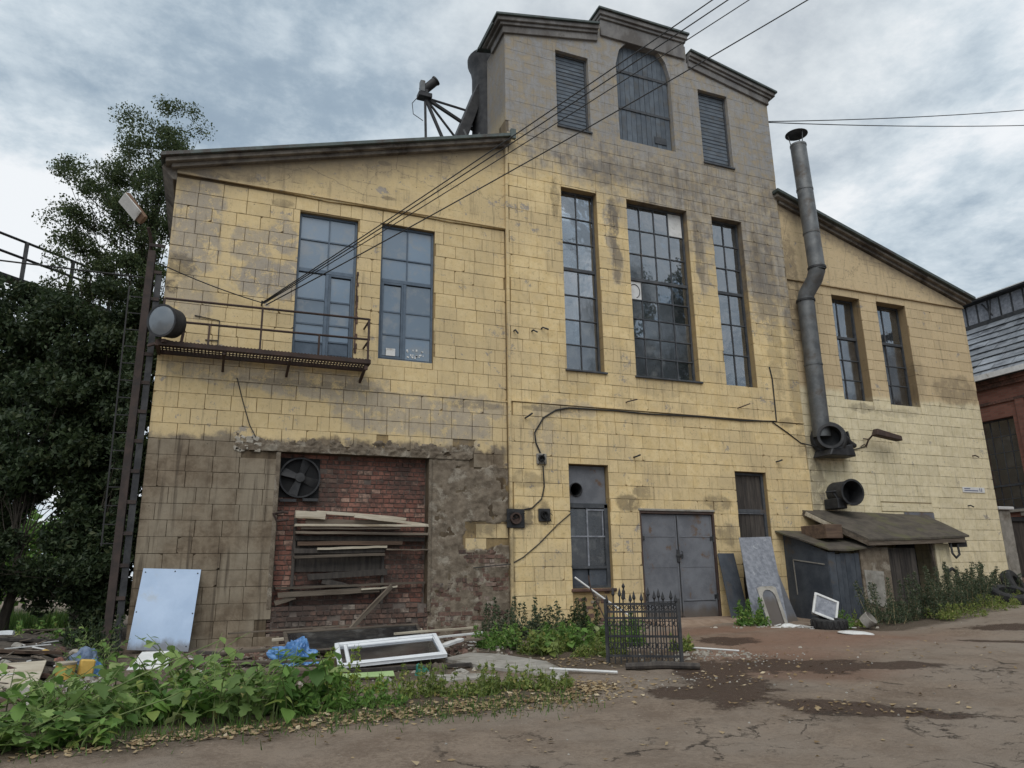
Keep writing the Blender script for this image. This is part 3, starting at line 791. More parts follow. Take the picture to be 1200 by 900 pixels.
# ------------------------------------------------------------------ windows
def pane_at(parent, xa, xb, za, zb_, y, mat, tilt=.010, name='pane'):
    mb = MB(); w, h = (xb - xa) / 2, (zb_ - za) / 2
    mb.box(-w, w, -.003, .003, -h, h)
    o = mb.build(name, mat, parent, loc=((xa + xb) / 2, y, (za + zb_) / 2))
    o.rotation_euler = (random.uniform(-tilt, tilt), 0, random.uniform(-tilt, tilt))
    return o
def make_window(x0, x1, z0, z1, y, xs, zs, fm, pm, fr=.05, bar=.026, depth=.07, transoms=(), posts=(), skip=(), tilt=.010, sill=None, name='window'):
    """frame with glazing bars at xs (inner positions) / zs; each cell gets its own pane. skip = cells left to the caller"""
    wn = node(name, BL)
    mb = MB()
    for a, b, c, d_ in ((x0, x0 + fr, z0, z1), (x1 - fr, x1, z0, z1), (x0 + fr, x1 - fr, z0, z0 + fr), (x0 + fr, x1 - fr, z1 - fr, z1)):
        mb.box(a, b, y - depth / 2, y + depth / 2, c, d_)
    for t in transoms: mb.box(x0 + fr, x1 - fr, y - depth / 2 - .012, y + depth / 2, t - .045, t + .045)
    for p, a, b in posts: mb.box(p - .035, p + .035, y - depth / 2 - .006, y + depth / 2 - .004, a, b)
    mb.build('frame', fm, wn, bevel=.005)
    mb = MB(); yb = y - .012
    for xx, a, b in xs: mb.box(xx - bar / 2, xx + bar / 2, yb - .016, yb + .016, a, b)
    for zz, a, b in zs: mb.box(a, b, yb - .019, yb + .013, zz - bar / 2, zz + bar / 2)
    if xs or zs: mb.build('glazing_bars', fm, wn)
    if sill: 
        mb = MB(); mb.box(x0 - .05, x1 + .06, sill[0], y + .03, z0 - .05, z0 - .002); mb.build('sill', M['dark_frame'], wn, bevel=.006)
    return wn

YT = .14     # glazing depth in the tower
def tower_window(x0, x1, cols, up_rows, low_rows, zt_=8.95, z0=6.10, z1=11.255, sill=True, low_off=None):
    fr = .05
    cw = [x0 + fr + (x1 - x0 - 2 * fr) * k / cols for k in range(cols + 1)]
    low = low_off or cw
    ur = [zt_ + .045 + (z1 - fr - zt_ - .045) * k / up_rows for k in range(up_rows + 1)]
    lr = [z0 + fr + (zt_ - .045 - z0 - fr) * k / low_rows for k in range(low_rows + 1)]
    xs = [(c, ur[0], ur[-1]) for c in cw[1:-1]] + [(c, lr[0], lr[-1]) for c in low[1:-1]]
    zs = [(r_, x0 + fr, x1 - fr) for r_ in ur[1:-1] + lr[1:-1]]
    wn = make_window(x0, x1, z0, z1, YT, xs, zs, M['dark_frame'], None, transoms=(zt_,), sill=(-.16,) if sill else None)
    return wn, cw, low, ur, lr
def fill(wn, cw, ur, special, tilt=.012, mat='glass'):
    for i in range(len(cw) - 1):
        for j in range(len(ur) - 1):
            m_ = special.get((i, j), mat)
            if m_ is None: continue
            pane_at(wn, cw[i] + .006, cw[i + 1] - .006, ur[j] + .006, ur[j + 1] - .006, YT + .002, M[m_], tilt)
def inner_frame(wn, x0, x1, z0, z1, xs, zs, y=.185):
    mb = MB()
    for a, b in ((x0, x0 + .06), (x1 - .06, x1)): mb.box(a, b, y, y + .05, z0, z1)
    for xx in xs: mb.box(xx - .025, xx + .025, y, y + .04, z0, z1)
    for zz in zs: mb.box(x0 + .06, x1 - .06, y + .002, y + .035, zz - .02, zz + .02)
    mb.build('inner_frame', M['white'], wn)
# left
wn, cw, low, ur, lr = tower_window(8.11, 9.20, 2, 3, 4)
fill(wn, cw, ur, {}); fill(wn, low, lr, {(0, 0): 'glass_dark', (1, 0): 'glass_dark', (1, 1): 'glass_dark', (1, 2): 'glass_dark'})
inner_frame(wn, 8.2, 9.12, 6.15, 11.2, [8.55, 8.95], [9.3, 10.2, 10.6])
mb = MB(); mb.prism([(8.22, 8.02), (8.62, 8.02), (8.62, 8.84), (8.50, 8.84), (8.22, 8.46)], .20, .21); mb.build('blind', M['white'], wn)
# middle
wn, cw, low, ur, lr = tower_window(10.15, 12.17, 4, 3, 5, low_off=[10.20, 10.62, 11.12, 11.62, 12.12])
fill(wn, cw, ur, {(3, 2): None, (0, 0): 'glass_dark'})
fill(wn, low, lr, {**{(i, j): 'glass_dark' for i in range(4) for j in range(5) if (i * 7 + j * 3) % 5 != 1}, (0, 4): None, (3, 4): 'glass', (2, 4): 'glass', (3, 3): 'glass'})
pane_at(wn, cw[3] + .01, cw[4] - .01, ur[2] + .01, ur[3] - .01, YT, M['white'], .01, 'white_board')
mb = MB(); xa, xb, za, zb_ = low[0] + .01, low[1] - .01, lr[4] + .01, lr[5] - .01
mb.box(xa, xb, YT - .004, YT + .004, za, zb_)
cc = ((xa + xb) / 2 - .02, (za + zb_) / 2 - .02)
o = mb.build('white_board', M['white'], wn)
mb = MB(); mb.tube([(cc[0] + .165 * math.cos(t * .3), YT - .012, cc[1] + .20 * math.sin(t * .3)) for t in range(-4, 13)], .011, 5); mb.build('vent_ring', M['dark_frame'], o)
inner_frame(wn, 10.26, 12.08, 6.15, 11.2, [10.72, 11.2, 11.66], [9.45, 10.25, 10.55])
# right
wn, cw, low, ur, lr = tower_window(13.05, 14.13, 2, 3, 3, sill=False)
fill(wn, cw, ur, {}); fill(wn, low, lr, {(1, 0): 'glass'})
inner_frame(wn, 13.14, 14.05, 6.15, 11.2, [13.48, 13.86], [6.9, 7.9, 9.5, 10.3])

# upper tower openings: louvred shutters
def louvre(x0, x1, z0, z1, n, y=.07):
    wn = node('louvre_window', BL)
    mb = MB()
    for a, b, c, d_ in ((x0, x0 + .06, z0, z1), (x1 - .06, x1, z0, z1), (x0 + .06, x1 - .06, z0, z0 + .06), (x0 + .06, x1 - .06, z1 - .06, z1)): mb.box(a, b, y - .04, y + .04, c, d_)
    mb.build('frame', M['dark_frame'], wn, bevel=.006)
    mb = MB(); mb.box(x0 + .04, x1 - .04, y + .06, y + .09, z0 + .04, z1 - .04); mb.build('back_panel', M['grey_steel'], wn)
    mb = MB(); h_ = (z1 - z0 - .12) / n
    mb.hexa([(-.5, -.012, -h_ * .5), (.5, -.012, -h_ * .5), (.5, -.002, -h_ * .5), (-.5, -.002, -h_ * .5), (-.5, .004, h_ * .52), (.5, .004, h_ * .52), (.5, .016, h_ * .52), (-.5, .016, h_ * .52)])
    me = mb.mesh('slat', M['blue_panel'])
    for k in range(n): inst('slat', me, wn, ((x0 + x1) / 2, y, z0 + .06 + h_ * (k + .5)), (random.uniform(-.04, .04), 0, 0), (x1 - x0 - .125, 1, 1))
    mb = MB(); mb.box(x0 - .02, x1 + .02, -.15, y, z0 - .05, z0 - .003); mb.build('sill', M['dark_frame'], wn)
louvre(8.08, 9.13, 13.14, 15.60, 19)
louvre(12.96, 14.06, 13.05, 15.58, 19)
wn = node('arched_window', BL)
mb = MB(); mb.box(ARX0, ARX1, .13, .17, ARZ0, 16.75); mb.build('back_panel', M['dark_frame'], wn)
for k in range(11):       # vertical boards of the arched shutter
    a = ARX0 + .03 + (ARX1 - ARX0 - .06) * k / 11; b = ARX0 + .03 + (ARX1 - ARX0 - .06) * (k + 1) / 11 - .012
    mb = MB(); y_ = .06 + random.uniform(-.008, .008)
    mb.hexa([(a, y_, ARZ0 + .03), (b, y_, ARZ0 + .03), (b, y_ + .03, ARZ0 + .03), (a, y_ + .03, ARZ0 + .03), (a, y_, arch_top(a) - .02), (b, y_, arch_top(b) - .02), (b, y_ + .03, arch_top(b) - .02), (a, y_ + .03, arch_top(a) - .02)])
    mb.build('plank', M['blue_panel'], wn)
for q_ in ((ARX0 + .02, ARX1 - .02, .035, .05, 14.3, 14.38), (ARX0 + .02, ARX1 - .02, .035, .05, 15.55, 15.64), (11.35, 11.75, .03, .05, 13.4, 13.62)): mb = MB(); mb.box(*q_); mb.build('batten', M['dark_frame'], wn)

# left wing: blue-grey balcony door and window
YB = .15
def blue_sash(x0, x1, z0, z1, door):
    fr = .055
    zm = 7.93
    mid_ = x0 + (x1 - x0) * (.52 if door else .505)
    xs = [(mid_, zm + .04, z1 - fr)]
    zs = [(zm + .04 + (z1 - zm - fr) * .40, x0 + fr, x1 - fr)] if not door else [(8.70, x0 + fr, x1 - fr)]
    wn = make_window(x0, x1, z0, z1, YB, xs, zs, M['blue_frame'], None, fr, .03, .08, transoms=(zm,), posts=[(mid_ if door else x0 + (x1 - x0) * .47, z0 + fr, zm - .04)], name='balcony_door' if door else 'window')
    zr_ = zs[0][0]
    for a, b in ((x0 + fr, mid_ - .012), (mid_ + .012, x1 - fr)):
        pane_at(wn, a, b, zm + .05, zr_ - .015, YB, M['glass_blue']); pane_at(wn, a, b, zr_ + .015, z1 - fr, YB, M['glass_blue'])
    mp = mid_ if door else x0 + (x1 - x0) * .47
    for k, (a, b) in enumerate(((x0 + fr, mp - .035), (mp + .035, x1 - fr))):
        inset_ = .055 if (k == 1 if door else k == 0) else .0
        mb = MB(); y_ = YB - .05
        if inset_:
            for (p, q_, r_, s_) in ((a, a + .05, z0 + fr, zm - .045), (b - .05, b, z0 + fr, zm - .045), (a + .05, b - .05, z0 + fr, z0 + fr + .05), (a + .05, b - .05, zm - .095, zm - .045)): mb.box(p, q_, y_, y_ + .045, r_, s_)
            mb.build('leaf_frame', M['blue_frame'], wn, bevel=.005)
        aa, bb = a + inset_, b - inset_
        ts = [z0 + fr + inset_ + (zm - z0 - fr - .05 - 2 * inset_) * t for t in ((0, .30, .62, 1) if not door else (0, .17, .38, .68, 1))]
        for t0, t1 in zip(ts, ts[1:]):
            pane_at(wn, aa + .004, bb - .004, t0 + .016, t1 - .016, YB - .01, M['glass_blue'] if not (door and t0 == ts[0]) else M['blue_frame'])
        for t in ts[1:-1]: mb = MB(); mb.box(aa, bb, YB - .035, YB + .01, t - .018, t + .018); mb.build('glazing_bar', M['blue_frame'], wn)
    return wn
wd = blue_sash(1.38, 2.73, 5.82, 9.33, True)
wn = blue_sash(3.30, 4.62, 5.94, 9.36, False)
mb = MB(); mb.box(3.50, 3.72, YB - .05, YB - .046, 6.06, 6.24); mb.build('paper_sheet', M['white'], wn)
mb = MB()
for k in range(22):
    x, z = random.uniform(4.0, 4.42), 6.06 + .2 * random.random() ** 1.6; s_ = random.uniform(.008, .02)
    mb.box(x - s_, x + s_, YB - .026, YB - .023, z - s_, z + s_ * 1.6)
mb.build('paint_splashes', M['white'], wn)
mb = MB(); z = 6.0                     # broken plaster edge beside the balcony door
while z < 8.0:
    h_ = random.uniform(.06, .16); w_ = random.uniform(.02, .07); mb.box(2.735, 2.735 + w_, -.022, .02, z, z + h_); z += h_
mb.build('broken_edge', M['brick_dirty'], BL, bevel=.008)

# right wing windows in deep reveals
for x0, x1, z0, z1 in H_RIGHT:
    y_ = .33; fr = .05; xa, xb = x0, x1 ; zm = 8.12; mid_ = xa + (xb - xa) * .42
    hw = (xb - xa)
    lr = [z0 + fr, z0 + .72, z0 + 1.36, zm - .045]
    xs = [(mid_, zm + .045, z1 - fr), (xa + hw * .40, lr[0], lr[-1])]
    zs = [(r_, xa + fr, xb - fr) for r_ in lr[1:-1]]
    wn = make_window(xa, xb, z0, z1, y_, xs, zs, M['dark_frame'], None, fr, .03, .08, transoms=(zm,))
    for (a, b) in ((xa + fr, mid_), (mid_, xb - fr)): pane_at(wn, a + .008, b - .008, zm + .05, z1 - fr, y_, M['glass'], .02)
    for (a, b) in ((xa + fr, xa + hw * .40), (xa + hw * .40, xb - fr)):
        for t0, t1 in zip(lr, lr[1:]): pane_at(wn, a + .008, b - .008, t0 + .008, t1 - .008, y_, M['glass_dark' if x0 > 19 or a > xa + .1 else 'glass'], .02)
    mb = MB(); mb.box(xa + .18, xa + .24, .46, .5, zm, z1); mb.box(xa + hw * .62, xa + hw * .68, .46, .5, z0, z1); mb.box(xa + hw * .3, xa + hw * .5, .47, .49, zm - .9, zm); mb.build('inner_frame', M['pale_frame'], wn)

# ground floor: left narrow window with a vent hole in its top panel
yg = .07
wn = node('window', BL)
mb = MB(); hole = (8.31, 3.07, .155)
ring_o = [(8.09, 2.72), (9.14, 2.72), (9.14, 3.66), (8.09, 3.66)]
N_ = 24
i0 = mb.add([(hole[0] + hole[2] * math.cos(2 * math.pi * k / N_), yg, hole[1] + hole[2] * math.sin(2 * math.pi * k / N_)) for k in range(N_)])
def edge_pt(t):
    c, s_ = math.cos(t), math.sin(t); best = 1e9
    for lim, comp in (((9.14 - hole[0]), c), ((8.09 - hole[0]), c), ((3.66 - hole[1]), s_), ((2.72 - hole[1]), s_)):
        if abs(comp) > 1e-6 and lim / comp > 0: best = min(best, lim / comp)
    return (hole[0] + c * best, yg, hole[1] + s_ * best)
angs = sorted([2 * math.pi * k / N_ for k in range(N_)])
i1 = mb.add([edge_pt(t) for t in angs])
for k in range(N_): mb.face((i0 + k, i1 + k, i1 + (k + 1) % N_, i0 + (k + 1) % N_))
for (cx_, cz_) in ring_o:
    ks = sorted(range(N_), key=lambda k: (mb.v[i1 + k][0] - cx_) ** 2 + (mb.v[i1 + k][2] - cz_) ** 2)[:2]; c_ = mb.add([(cx_, yg, cz_)]); mb.face((c_, i1 + ks[0], i1 + ks[1]))
mb.build('vent_panel', M['grey_steel'], wn)
mb = MB(); mb.tube([(hole[0], .02, hole[1]), (hole[0], .4, hole[1])], .158, 20, cap=False); mb.tube([(hole[0] + .165 * math.cos(t * .3142), .05, hole[1] + .165 * math.sin(t * .3142)) for t in range(21)], .014, 5); mb.build('vent_collar', M['dark_steel'], wn, smooth=True)
mb = MB()
for a, b, c, d_ in ((8.06, 8.11, .72, 2.72), (9.06, 9.16, .72, 2.72), (8.11, 9.06, 1.17, 1.24), (8.11, 9.06, .72, .78), (8.06, 9.16, 2.62, 2.74)): mb.box(a, b, yg - .05, yg + .05, c, d_)
mb.build('frame', M['dark_frame'], wn, bevel=.006)
mb = MB(); mb.box(8.57, 8.605, yg - .03, yg + .02, 1.24, 2.62); mb.box(8.605, 9.06, yg - .035, yg + .02, 2.56, 2.60); mb.box(9.0, 9.03, yg - .03, yg + .02, 1.95, 2.56); mb.box(8.11, 9.06, yg - .033, yg + .02, 1.92, 1.955); mb.build('glazing_bars', M['sheet'], wn)
for a, b in ((8.11, 8.57), (8.605, 9.06)):
    pane_at(wn, a, b, 1.955, 2.6, yg + .005, M['glass_dim_reflection']); pane_at(wn, a, b, 1.245, 1.92, yg + .005, M['glass_dim_reflection'])
    pane_at(wn, a, b, .785, 1.165, yg + .005, M['shed_wall'], .02, 'lower_panel')
mb = MB(); mb.box(8.02, 9.22, -.16, .07, .64, .715); mb.build('sill', M['brick_dirty'], wn, bevel=.015)
# ground floor: right boarded window
wn = node('window', BL)
mb = MB()
for a, b, c, d_ in ((13.05, 13.11, -.3, 3.67), (14.02, 14.10, -.3, 3.67), (13.11, 14.02, 3.60, 3.67), (13.11, 14.02, 2.58, 2.68)): mb.box(a, b, .03, .13, c, d_)
mb.build('frame', M['dark_frame'], wn, bevel=.006)
mb = MB(); mb.box(13.09, 14.04, .045, .055, 2.56, 2.60); mb.build('glazing_bars', M['sheet'], wn)
for k in range(6):
    a = 13.11 + .1517 * k
    mb = MB(); mb.box(a, a + .145, .08, .105, 2.68, 3.60); mb.build('plank', M['wood_dark'], wn, loc=(0, random.uniform(-.006, .006), 0))
    mb = MB(); mb.box(a, a + .145, .08, .105, -.3, 2.58); mb.build('plank', M['wood_dark'], wn, loc=(0, random.uniform(-.006, .006), 0))
# steel double door
for side, (a, b) in enumerate(((10.05, 11.115), (11.135, 12.21))):
    dn = node('door', BL)
    mb = MB(); mb.box(a, b, -.02, .02, .36, 2.50); mb.box(a, b, -.012, .02, -.05, .352); mb.build('door_panel', M['grey_steel'], dn, bevel=.004)
    mb = MB(); mb.box(a + .02, b - .02, -.030, -.02, 1.93, 1.955); mb.box(a + .01, a + .05, -.034, -.02, .0, 2.48); mb.box(b - .05, b - .01, -.034, -.02, .0, 2.48); mb.box(a + .06, b - .06, -.028, -.02, 1.18, 1.19); mb.box(a + .06, b - .06, -.030, -.02, .36, .39); mb.build('door_rib', M['grey_steel'], dn, bevel=.004)
    hx = a if side == 0 else b
    for z in (.45, 1.9):
        mb = MB(); mb.tube([(hx, -.05, z - .09), (hx, -.05, z + .09)], .028, 8); mb.box(hx - .09, hx + .09, -.04, -.03, z - .05, z + .05); mb.build('hinge', M['dark_steel'], dn)
mb = MB(); mb.box(11.06, 11.14, -.06, -.03, 1.30, 1.62); mb.tube([(11.2, -.05, 1.40), (11.2, -.10, 1.42), (11.2, -.10, 1.56), (11.2, -.05, 1.58)], .012, 6); mb.box(11.03, 11.22, -.075, -.05, 1.44, 1.50); mb.box(11.112, 11.138, -.036, -.02, .1, 2.45); mb.build('door_lock', M['dark_steel'], BL, bevel=.004)
mb = MB()
for a, b, c, d_ in ((10.0, 10.045, -.2, 2.57), (12.215, 12.26, -.2, 2.57), (10.045, 12.215, 2.51, 2.57)): mb.box(a, b, -.09, .06, c, d_)
mb.build('door_frame', M['rust'], BL, bevel=.005)
mb = MB(); mb.box(9.96, 12.28, -.118, -.09, 2.575, 2.63); mb.build('lintel', M['concrete'], BL, bevel=.008)
mb = MB(); mb.box(9.7, 12.75, -1.05, .3, -.35, -.035); mb.hexa([(9.8, -1.5, -.4), (12.9, -1.7, -.4), (12.75, -1.05, -.4), (9.7, -1.05, -.4), (9.8, -1.5, -.16), (12.9, -1.7, -.2), (12.75, -1.05, -.037), (9.7, -1.05, -.037)])
mb.build('door_step', weathered('earthy_concrete', (.19, .13, .09), (.27, .20, .15), 4, rough=.95, bump=.4), BL, bevel=.02)

# ---- balcony
bn = node('balcony', BL)
mb = MB()
mb.bar((-1.25, -.72, 5.62), (2.98, -.72, 5.62), .05, .09); mb.bar((-1.25, -.06, 5.62), (2.98, -.06, 5.62), .05, .09); mb.bar((2.97, -.75, 5.62), (2.97, -.03, 5.62), .05, .09); mb.bar((-1.25, -.75, 5.62), (-1.25, -.03, 5.62), .06, .13)
for x in (.0, 1.3, 2.9): mb.bar((x, -.70, 5.53), (x, .0, 5.34), .05, .07)
mb.bar((2.9, -.70, 5.52), (2.9, -.70, 5.44), .07)
mb.build('beam', M['rust'], bn)
mb = MB(); x = -1.2
while x < 2.95: mb.box(x, x + .028, -.70, -.08, 5.665, 5.69); x += .068
for y in (-.55, -.39, -.23): mb.box(-1.22, 2.95, y, y + .02, 5.64, 5.664)
o = mb.build('grating', M['rust'], bn); o['kind'] = 'stuff'
mb = MB()
for z in (6.57, 6.10): mb.tube([(-1.2, -.72, z - .01), (2.92, -.72, z + .03), (2.95, -.70, z + .03), (2.95, -.03, z + .03)], .025, 6)
mb.build('handrail', M['rust'], bn, smooth=True)
for x, z in ((.68, 6.58), (2.93, 6.6), (-.32, 6.1), (1.87, 6.12), (-1.2, 6.56)):
    mb = MB(); mb.bar((x, -.72, 5.66), (x, -.72, z), .04); mb.build('baluster', M['rust'], bn)
mb = MB(); mb.tube([(2.95, -.72, 6.15), (2.95, -.45, 6.60)], .014, 5); mb.tube([(2.95, -.72, 5.75), (2.95, -.42, 6.12)], .014, 5); mb.build('brace', M['rust'], bn)
mb = MB(); mb.tube([(-.65, -.02, 6.5), (-.15, -.02, 6.44), (-.14, -.02, 5.75)], .012, 5); mb.tube([(-.4, -.02, 5.98), (-.15, -.02, 5.99)], .012, 5); mb.build('conduit', M['dark_steel'], BL)
# ------------------------------------------------------------------ ground
def ground_material():
    m, k = newmat('yard_ground')
    P = k.pos(); x, y, z = k.sep(P)
    big = k.noise(P, .35, 6, .6); mid = k.noise(P, 1.7, 7, .62); fine = k.noise(P, 22, 5, .68); grit = k.noise(P, 75, 3, .7)
    col = k.mix(k.sm(k.add(k.mul(mid, .5), k.mul(fine, .5)), .40, .60), (.175, .132, .100), (.265, .208, .160))
    col = k.mix(k.sm(big, .42, .62), col, (.25, .205, .165))
    # brick dust by the door and sheds
    def blobs(lst, wob, lo=.7, hi=1.15):
        w = k.mul(k.sub(k.add(k.mul(k.noise(P, 1.1, 8, .70), .60), k.mul(k.noise(P, 6.0, 7, .8), .40)), .5), wob * 2); acc = None
        for cx, cy, ax, ay, ang in lst:
            c_, s_ = math.cos(ang), math.sin(ang)
            ux_ = k.sub(x, cx); uy_ = k.sub(y, cy)
            a_ = k.mul(k.add(k.mul(ux_, c_), k.mul(uy_, s_)), 1 / ax); b_ = k.mul(k.sub(k.mul(uy_, c_), k.mul(ux_, s_)), 1 / ay)
            v_ = k.sm(k.add(k.m('SQRT', k.add(k.mul(a_, a_), k.mul(b_, b_))), w), lo, hi, 1.0, 0.0)
            acc = v_ if acc is None else k.mx(acc, v_)
        return acc
    red = blobs([(11.2, -4.6, 3.4, 1.9, .0), (10.6, -2.3, 2.4, .9, 0), (8.8, -5.6, 2.2, 1.3, -.5), (8.0, -7.4, 1.6, .8, -.5)], .6, .3, 1.25)
    col = k.mix(k.mul(red, .75), col, k.mix(mid, (.19, .105, .072), (.26, .155, .11)))
    # lighter dried silt on the right
    silt = blobs([(14.5, -7.2, 5.0, 2.2, -.1), (19, -3.0, 4, 2, 0)], .8, .3, 1.2)
    col = k.mix(k.mul(silt, .55), col, (.30, .255, .212))
    # dark litter soil round the plants and along the wall
    soil = blobs([(-1.0, -6.9, 2.6, 1.3, -.1), (2.6, -6.9, 2.6, .9, .05), (2.2, -3.2, 3.4, 2.0, .1), (5.4, -3.6, 1.8, 2.2, 0), (6.9, -4.9, 1.1, 1.0, 0), (-4.0, -1.5, 3.6, 5.0, 0), (14.6, -2.7, 2.4, .8, -.3), (-9, 6, 8, 9, 0)], .7)
    col = k.mix(k.mul(soil, .82), col, k.mix(fine, (.045, .034, .025), (.105, .08, .058)))
    # damp hollows filled with fine dark mud
    wet = blobs([(6.51, -7.7, .60, 1.35, -.56), (5.8, -7.75, .5, .5, -.55), (7.1, -6.6, .6, 1.2, -.59), (8.1, -6.55, .8, .85, -.64), (8.67, -7.05, .8, .75, -.68), (9.3, -7.6, .9, .40, -.68), (6.63, -9.4, .60, .42, -.57), (7.0, -9.9, .55, .24, -.5), (7.25, -10.25, .3, .16, -.5), (9.4, -3.9, .6, .55, -.77),
                 (15.8, -5.0, .9, .5, -.9), (14.3, -6.0, .8, .18, -.8), (12.2, -9.6, .9, .16, -.5)], 1.7, .78, 1.0)
    edge = blobs([(6.6, -7.5, 1.0, 1.7, -.55), (6.75, -9.6, .95, .6, -.55), (8.3, -6.8, 1.4, 1.3, -.64)], .6, .6, 1.2)
    col = k.mix(k.mul(edge, .35), col, (.115, .088, .068))
    col = k.mix(k.mul(wet, .88), col, k.mix(fine, (.034, .020, .015), (.082, .052, .040)))
    # cracks in the worn asphalt
    wp = k.vm('ADD', P, k.mul(k.sub(mid, .5), 1.3))
    near = blobs([(4.8, -10.9, 4.6, 2.2, -.25), (12, -9.5, 5, 1.6, -.2)], .3, .6, 1.15)
    cr = k.mx(k.mul(k.sm(k.vor(wp, .62, 'DISTANCE_TO_EDGE'), .022, .007), near), k.mul(k.sm(k.vor(wp, 1.7, 'DISTANCE_TO_EDGE'), .020, .006), k.mul(near, k.sm(big, .48, .56))))
    cr = k.mul(cr, k.sm(k.noise(P, 1.3, 6, .7), .46, .56))
    col = k.mix(k.mul(cr, .85), col, (.045, .036, .030))
    blot = k.noise(P, 5.5, 7, .75)
    col = k.mix(k.sm(blot, .54, .68, 0, .45), col, (.085, .064, .050))
    # stones, grit and pale crumbs
    st = k.vor(P, 13.0); st2 = k.vor(P, 34.0)
    pale = k.mul(k.sm(st, .16, .11), k.sm(k.noise(P, 3.1, 4, .6), .55, .66))
    col = k.mix(k.mul(pale, .7), col, (.38, .34, .285))
    col = k.mix(k.sm(grit, .58, .70, 0, .55), col, (.34, .29, .235))
    col = k.mix(k.sm(st2, .14, .09, 0, .5), col, (.055, .045, .038))
    rough = k.sub(.93, k.mul(wet, .34))
    h = k.add(k.add(k.mul(mid, 1.2), k.mul(fine, .9)), k.add(k.mul(grit, .35), k.mul(cr, -.8)))
    h = k.add(h, k.mul(wet, -.4))
    k.out(k.bsdf(col, rough, 0, k.bump(h, .8, .04), .14))
    return m
M['ground'] = ground_material()
def axis(lo, hi, step, far):
    a = list(np.arange(lo, hi + 1e-6, step)); s_ = step
    left, right = [], []
    v_ = lo
    while v_ > -far: s_ *= 1.45; v_ -= s_; left.append(v_)
    s_ = step; v_ = hi
    while v_ < far: s_ *= 1.45; v_ += s_; right.append(v_)
    return left[::-1] + a + right
gx = axis(-7.0, 20.0, .11, 420); gy = axis(-17.0, 1.0, .11, 420)
def gheight(x, y):
    zz = gz(x, y)
    if -9 < x < 24 and -19 < y < 3: zz += .034 * fbm(x * .55, y * .55, 1.3, 3) + .016 * fbm(x * 2.6, y * 2.6, 4.0, 5)
    return zz
mb = MB()
nx = len(gx)
for y in gy:
    for x in gx: mb.v.append((x, y, gheight(x, y)))
mb.f = [(j * nx + i, j * nx + i + 1, (j + 1) * nx + i + 1, (j + 1) * nx + i) for j in range(len(gy) - 1) for i in range(nx - 1)]
mb.r = [0]
GROUND = mb.build('ground', M['ground'], smooth=True, sharp=180); GROUND['kind'] = 'structure'
# ------------------------------------------------------------------ vegetation
def leaf_cloud(centres, spread, per, size, seed, droop=.2, elong=1.7, vary=.45):
    """many small folded leaf faces spread round the given centres -> MB"""
    g = np.random.default_rng(seed)
    C = np.repeat(np.array(centres, float), per, axis=0); n = len(C)
    S = np.repeat(np.array(spread if hasattr(spread, '__len__') else [spread] * len(centres), float), per)
    dirs = g.normal(size=(n, 3)); dirs /= np.linalg.norm(dirs, axis=1)[:, None]
    rad = g.random(n) ** .6
    P = C + dirs * (S * rad)[:, None] * np.array([1, 1, .75])
    ax = g.normal(size=(n, 3)); ax[:, 2] -= droop * 2; ax /= np.linalg.norm(ax, axis=1)[:, None]
    sd = np.cross(ax, g.normal(size=(n, 3))); sd /= np.linalg.norm(sd, axis=1)[:, None] + 1e-9
    nm = np.cross(ax, sd)
    L = size * (1 - vary + 2 * vary * g.random(n)); Wd = L / elong / 2
    a = P - ax * (L / 2)[:, None]; c = P + ax * (L / 2)[:, None]
    m_ = P - ax * (L * .08)[:, None]
    b = m_ + sd * Wd[:, None] + nm * (Wd * .35)[:, None]; d_ = m_ - sd * Wd[:, None] + nm * (Wd * .35)[:, None]
    V = np.stack([a, b, c, d_], 1).reshape(-1, 3)
    I = np.arange(n)[:, None] * 4
    F = np.concatenate([I + np.array([0, 1, 2]), I + np.array([0, 2, 3])], 1).reshape(-1, 3)
    rn = np.repeat(g.random(n) * .98 + .01, 2)
    mb = MB(); mb.v = V.tolist(); mb.f = F.tolist(); mb.r = rn.tolist()
    return mb

def tree(name, label, cat, base, trunk_h, r0, blobs, leaf, size, per, seed, spread=(.35, .6), group=None, lean=(0, 0), droop=.2, forks=5):
    """tapered trunk with limbs reaching into every clump of the crown; blobs = (centre, radii, clumps)"""
    g = random.Random(seed)
    t = thing(name, label, cat, base, group=group)
    B = Vector(base)
    cents = []; sp = []
    for (c, r_, n) in blobs:
        for _ in range(n):
            while True:
                p = Vector((g.uniform(-1, 1), g.uniform(-1, 1), g.uniform(-1, 1)))
                if .25 < p.length < 1: break
            cents.append(Vector((c[0] + p.x * r_[0], c[1] + p.y * r_[1], c[2] + p.z * r_[2])) - B); sp.append(g.uniform(*spread))
    mb = MB()
    top = Vector((lean[0], lean[1], trunk_h))
    spine = [Vector((0, 0, -.25))] + [top * (k / 7) + Vector((g.uniform(-.1, .1), g.uniform(-.1, .1), 0)) for k in range(1, 8)]
    mb.tube(spine, [r0 * (1.25 - 1.05 * k / 7) for k in range(8)], 9)
    for i, c in enumerate(cents):
        if i % 2 and len(cents) > 60: continue
        k = g.randint(2, 6); s_ = spine[k] + (spine[k + 1] - spine[k]) * g.random()
        if s_.z > c.z: s_ = spine[g.randint(1, 3)]
        m_ = s_.lerp(c, .5) + Vector((g.uniform(-.2, .2), g.uniform(-.2, .2), g.uniform(.0, .3)))
        r_ = r0 * .20 * g.uniform(.5, 1)
        mb.tube([s_, s_.lerp(m_, .5) + Vector((0, 0, .08)), m_, c], [r_, r_ * .75, r_ * .5, r_ * .15], 5)
    mb.build('trunk', M['bark'], t, smooth=True)
    lc = leaf_cloud([tuple(c) for c in cents], sp, per, size, seed, droop)
    lc.build('crown', M[leaf], t)
    return t
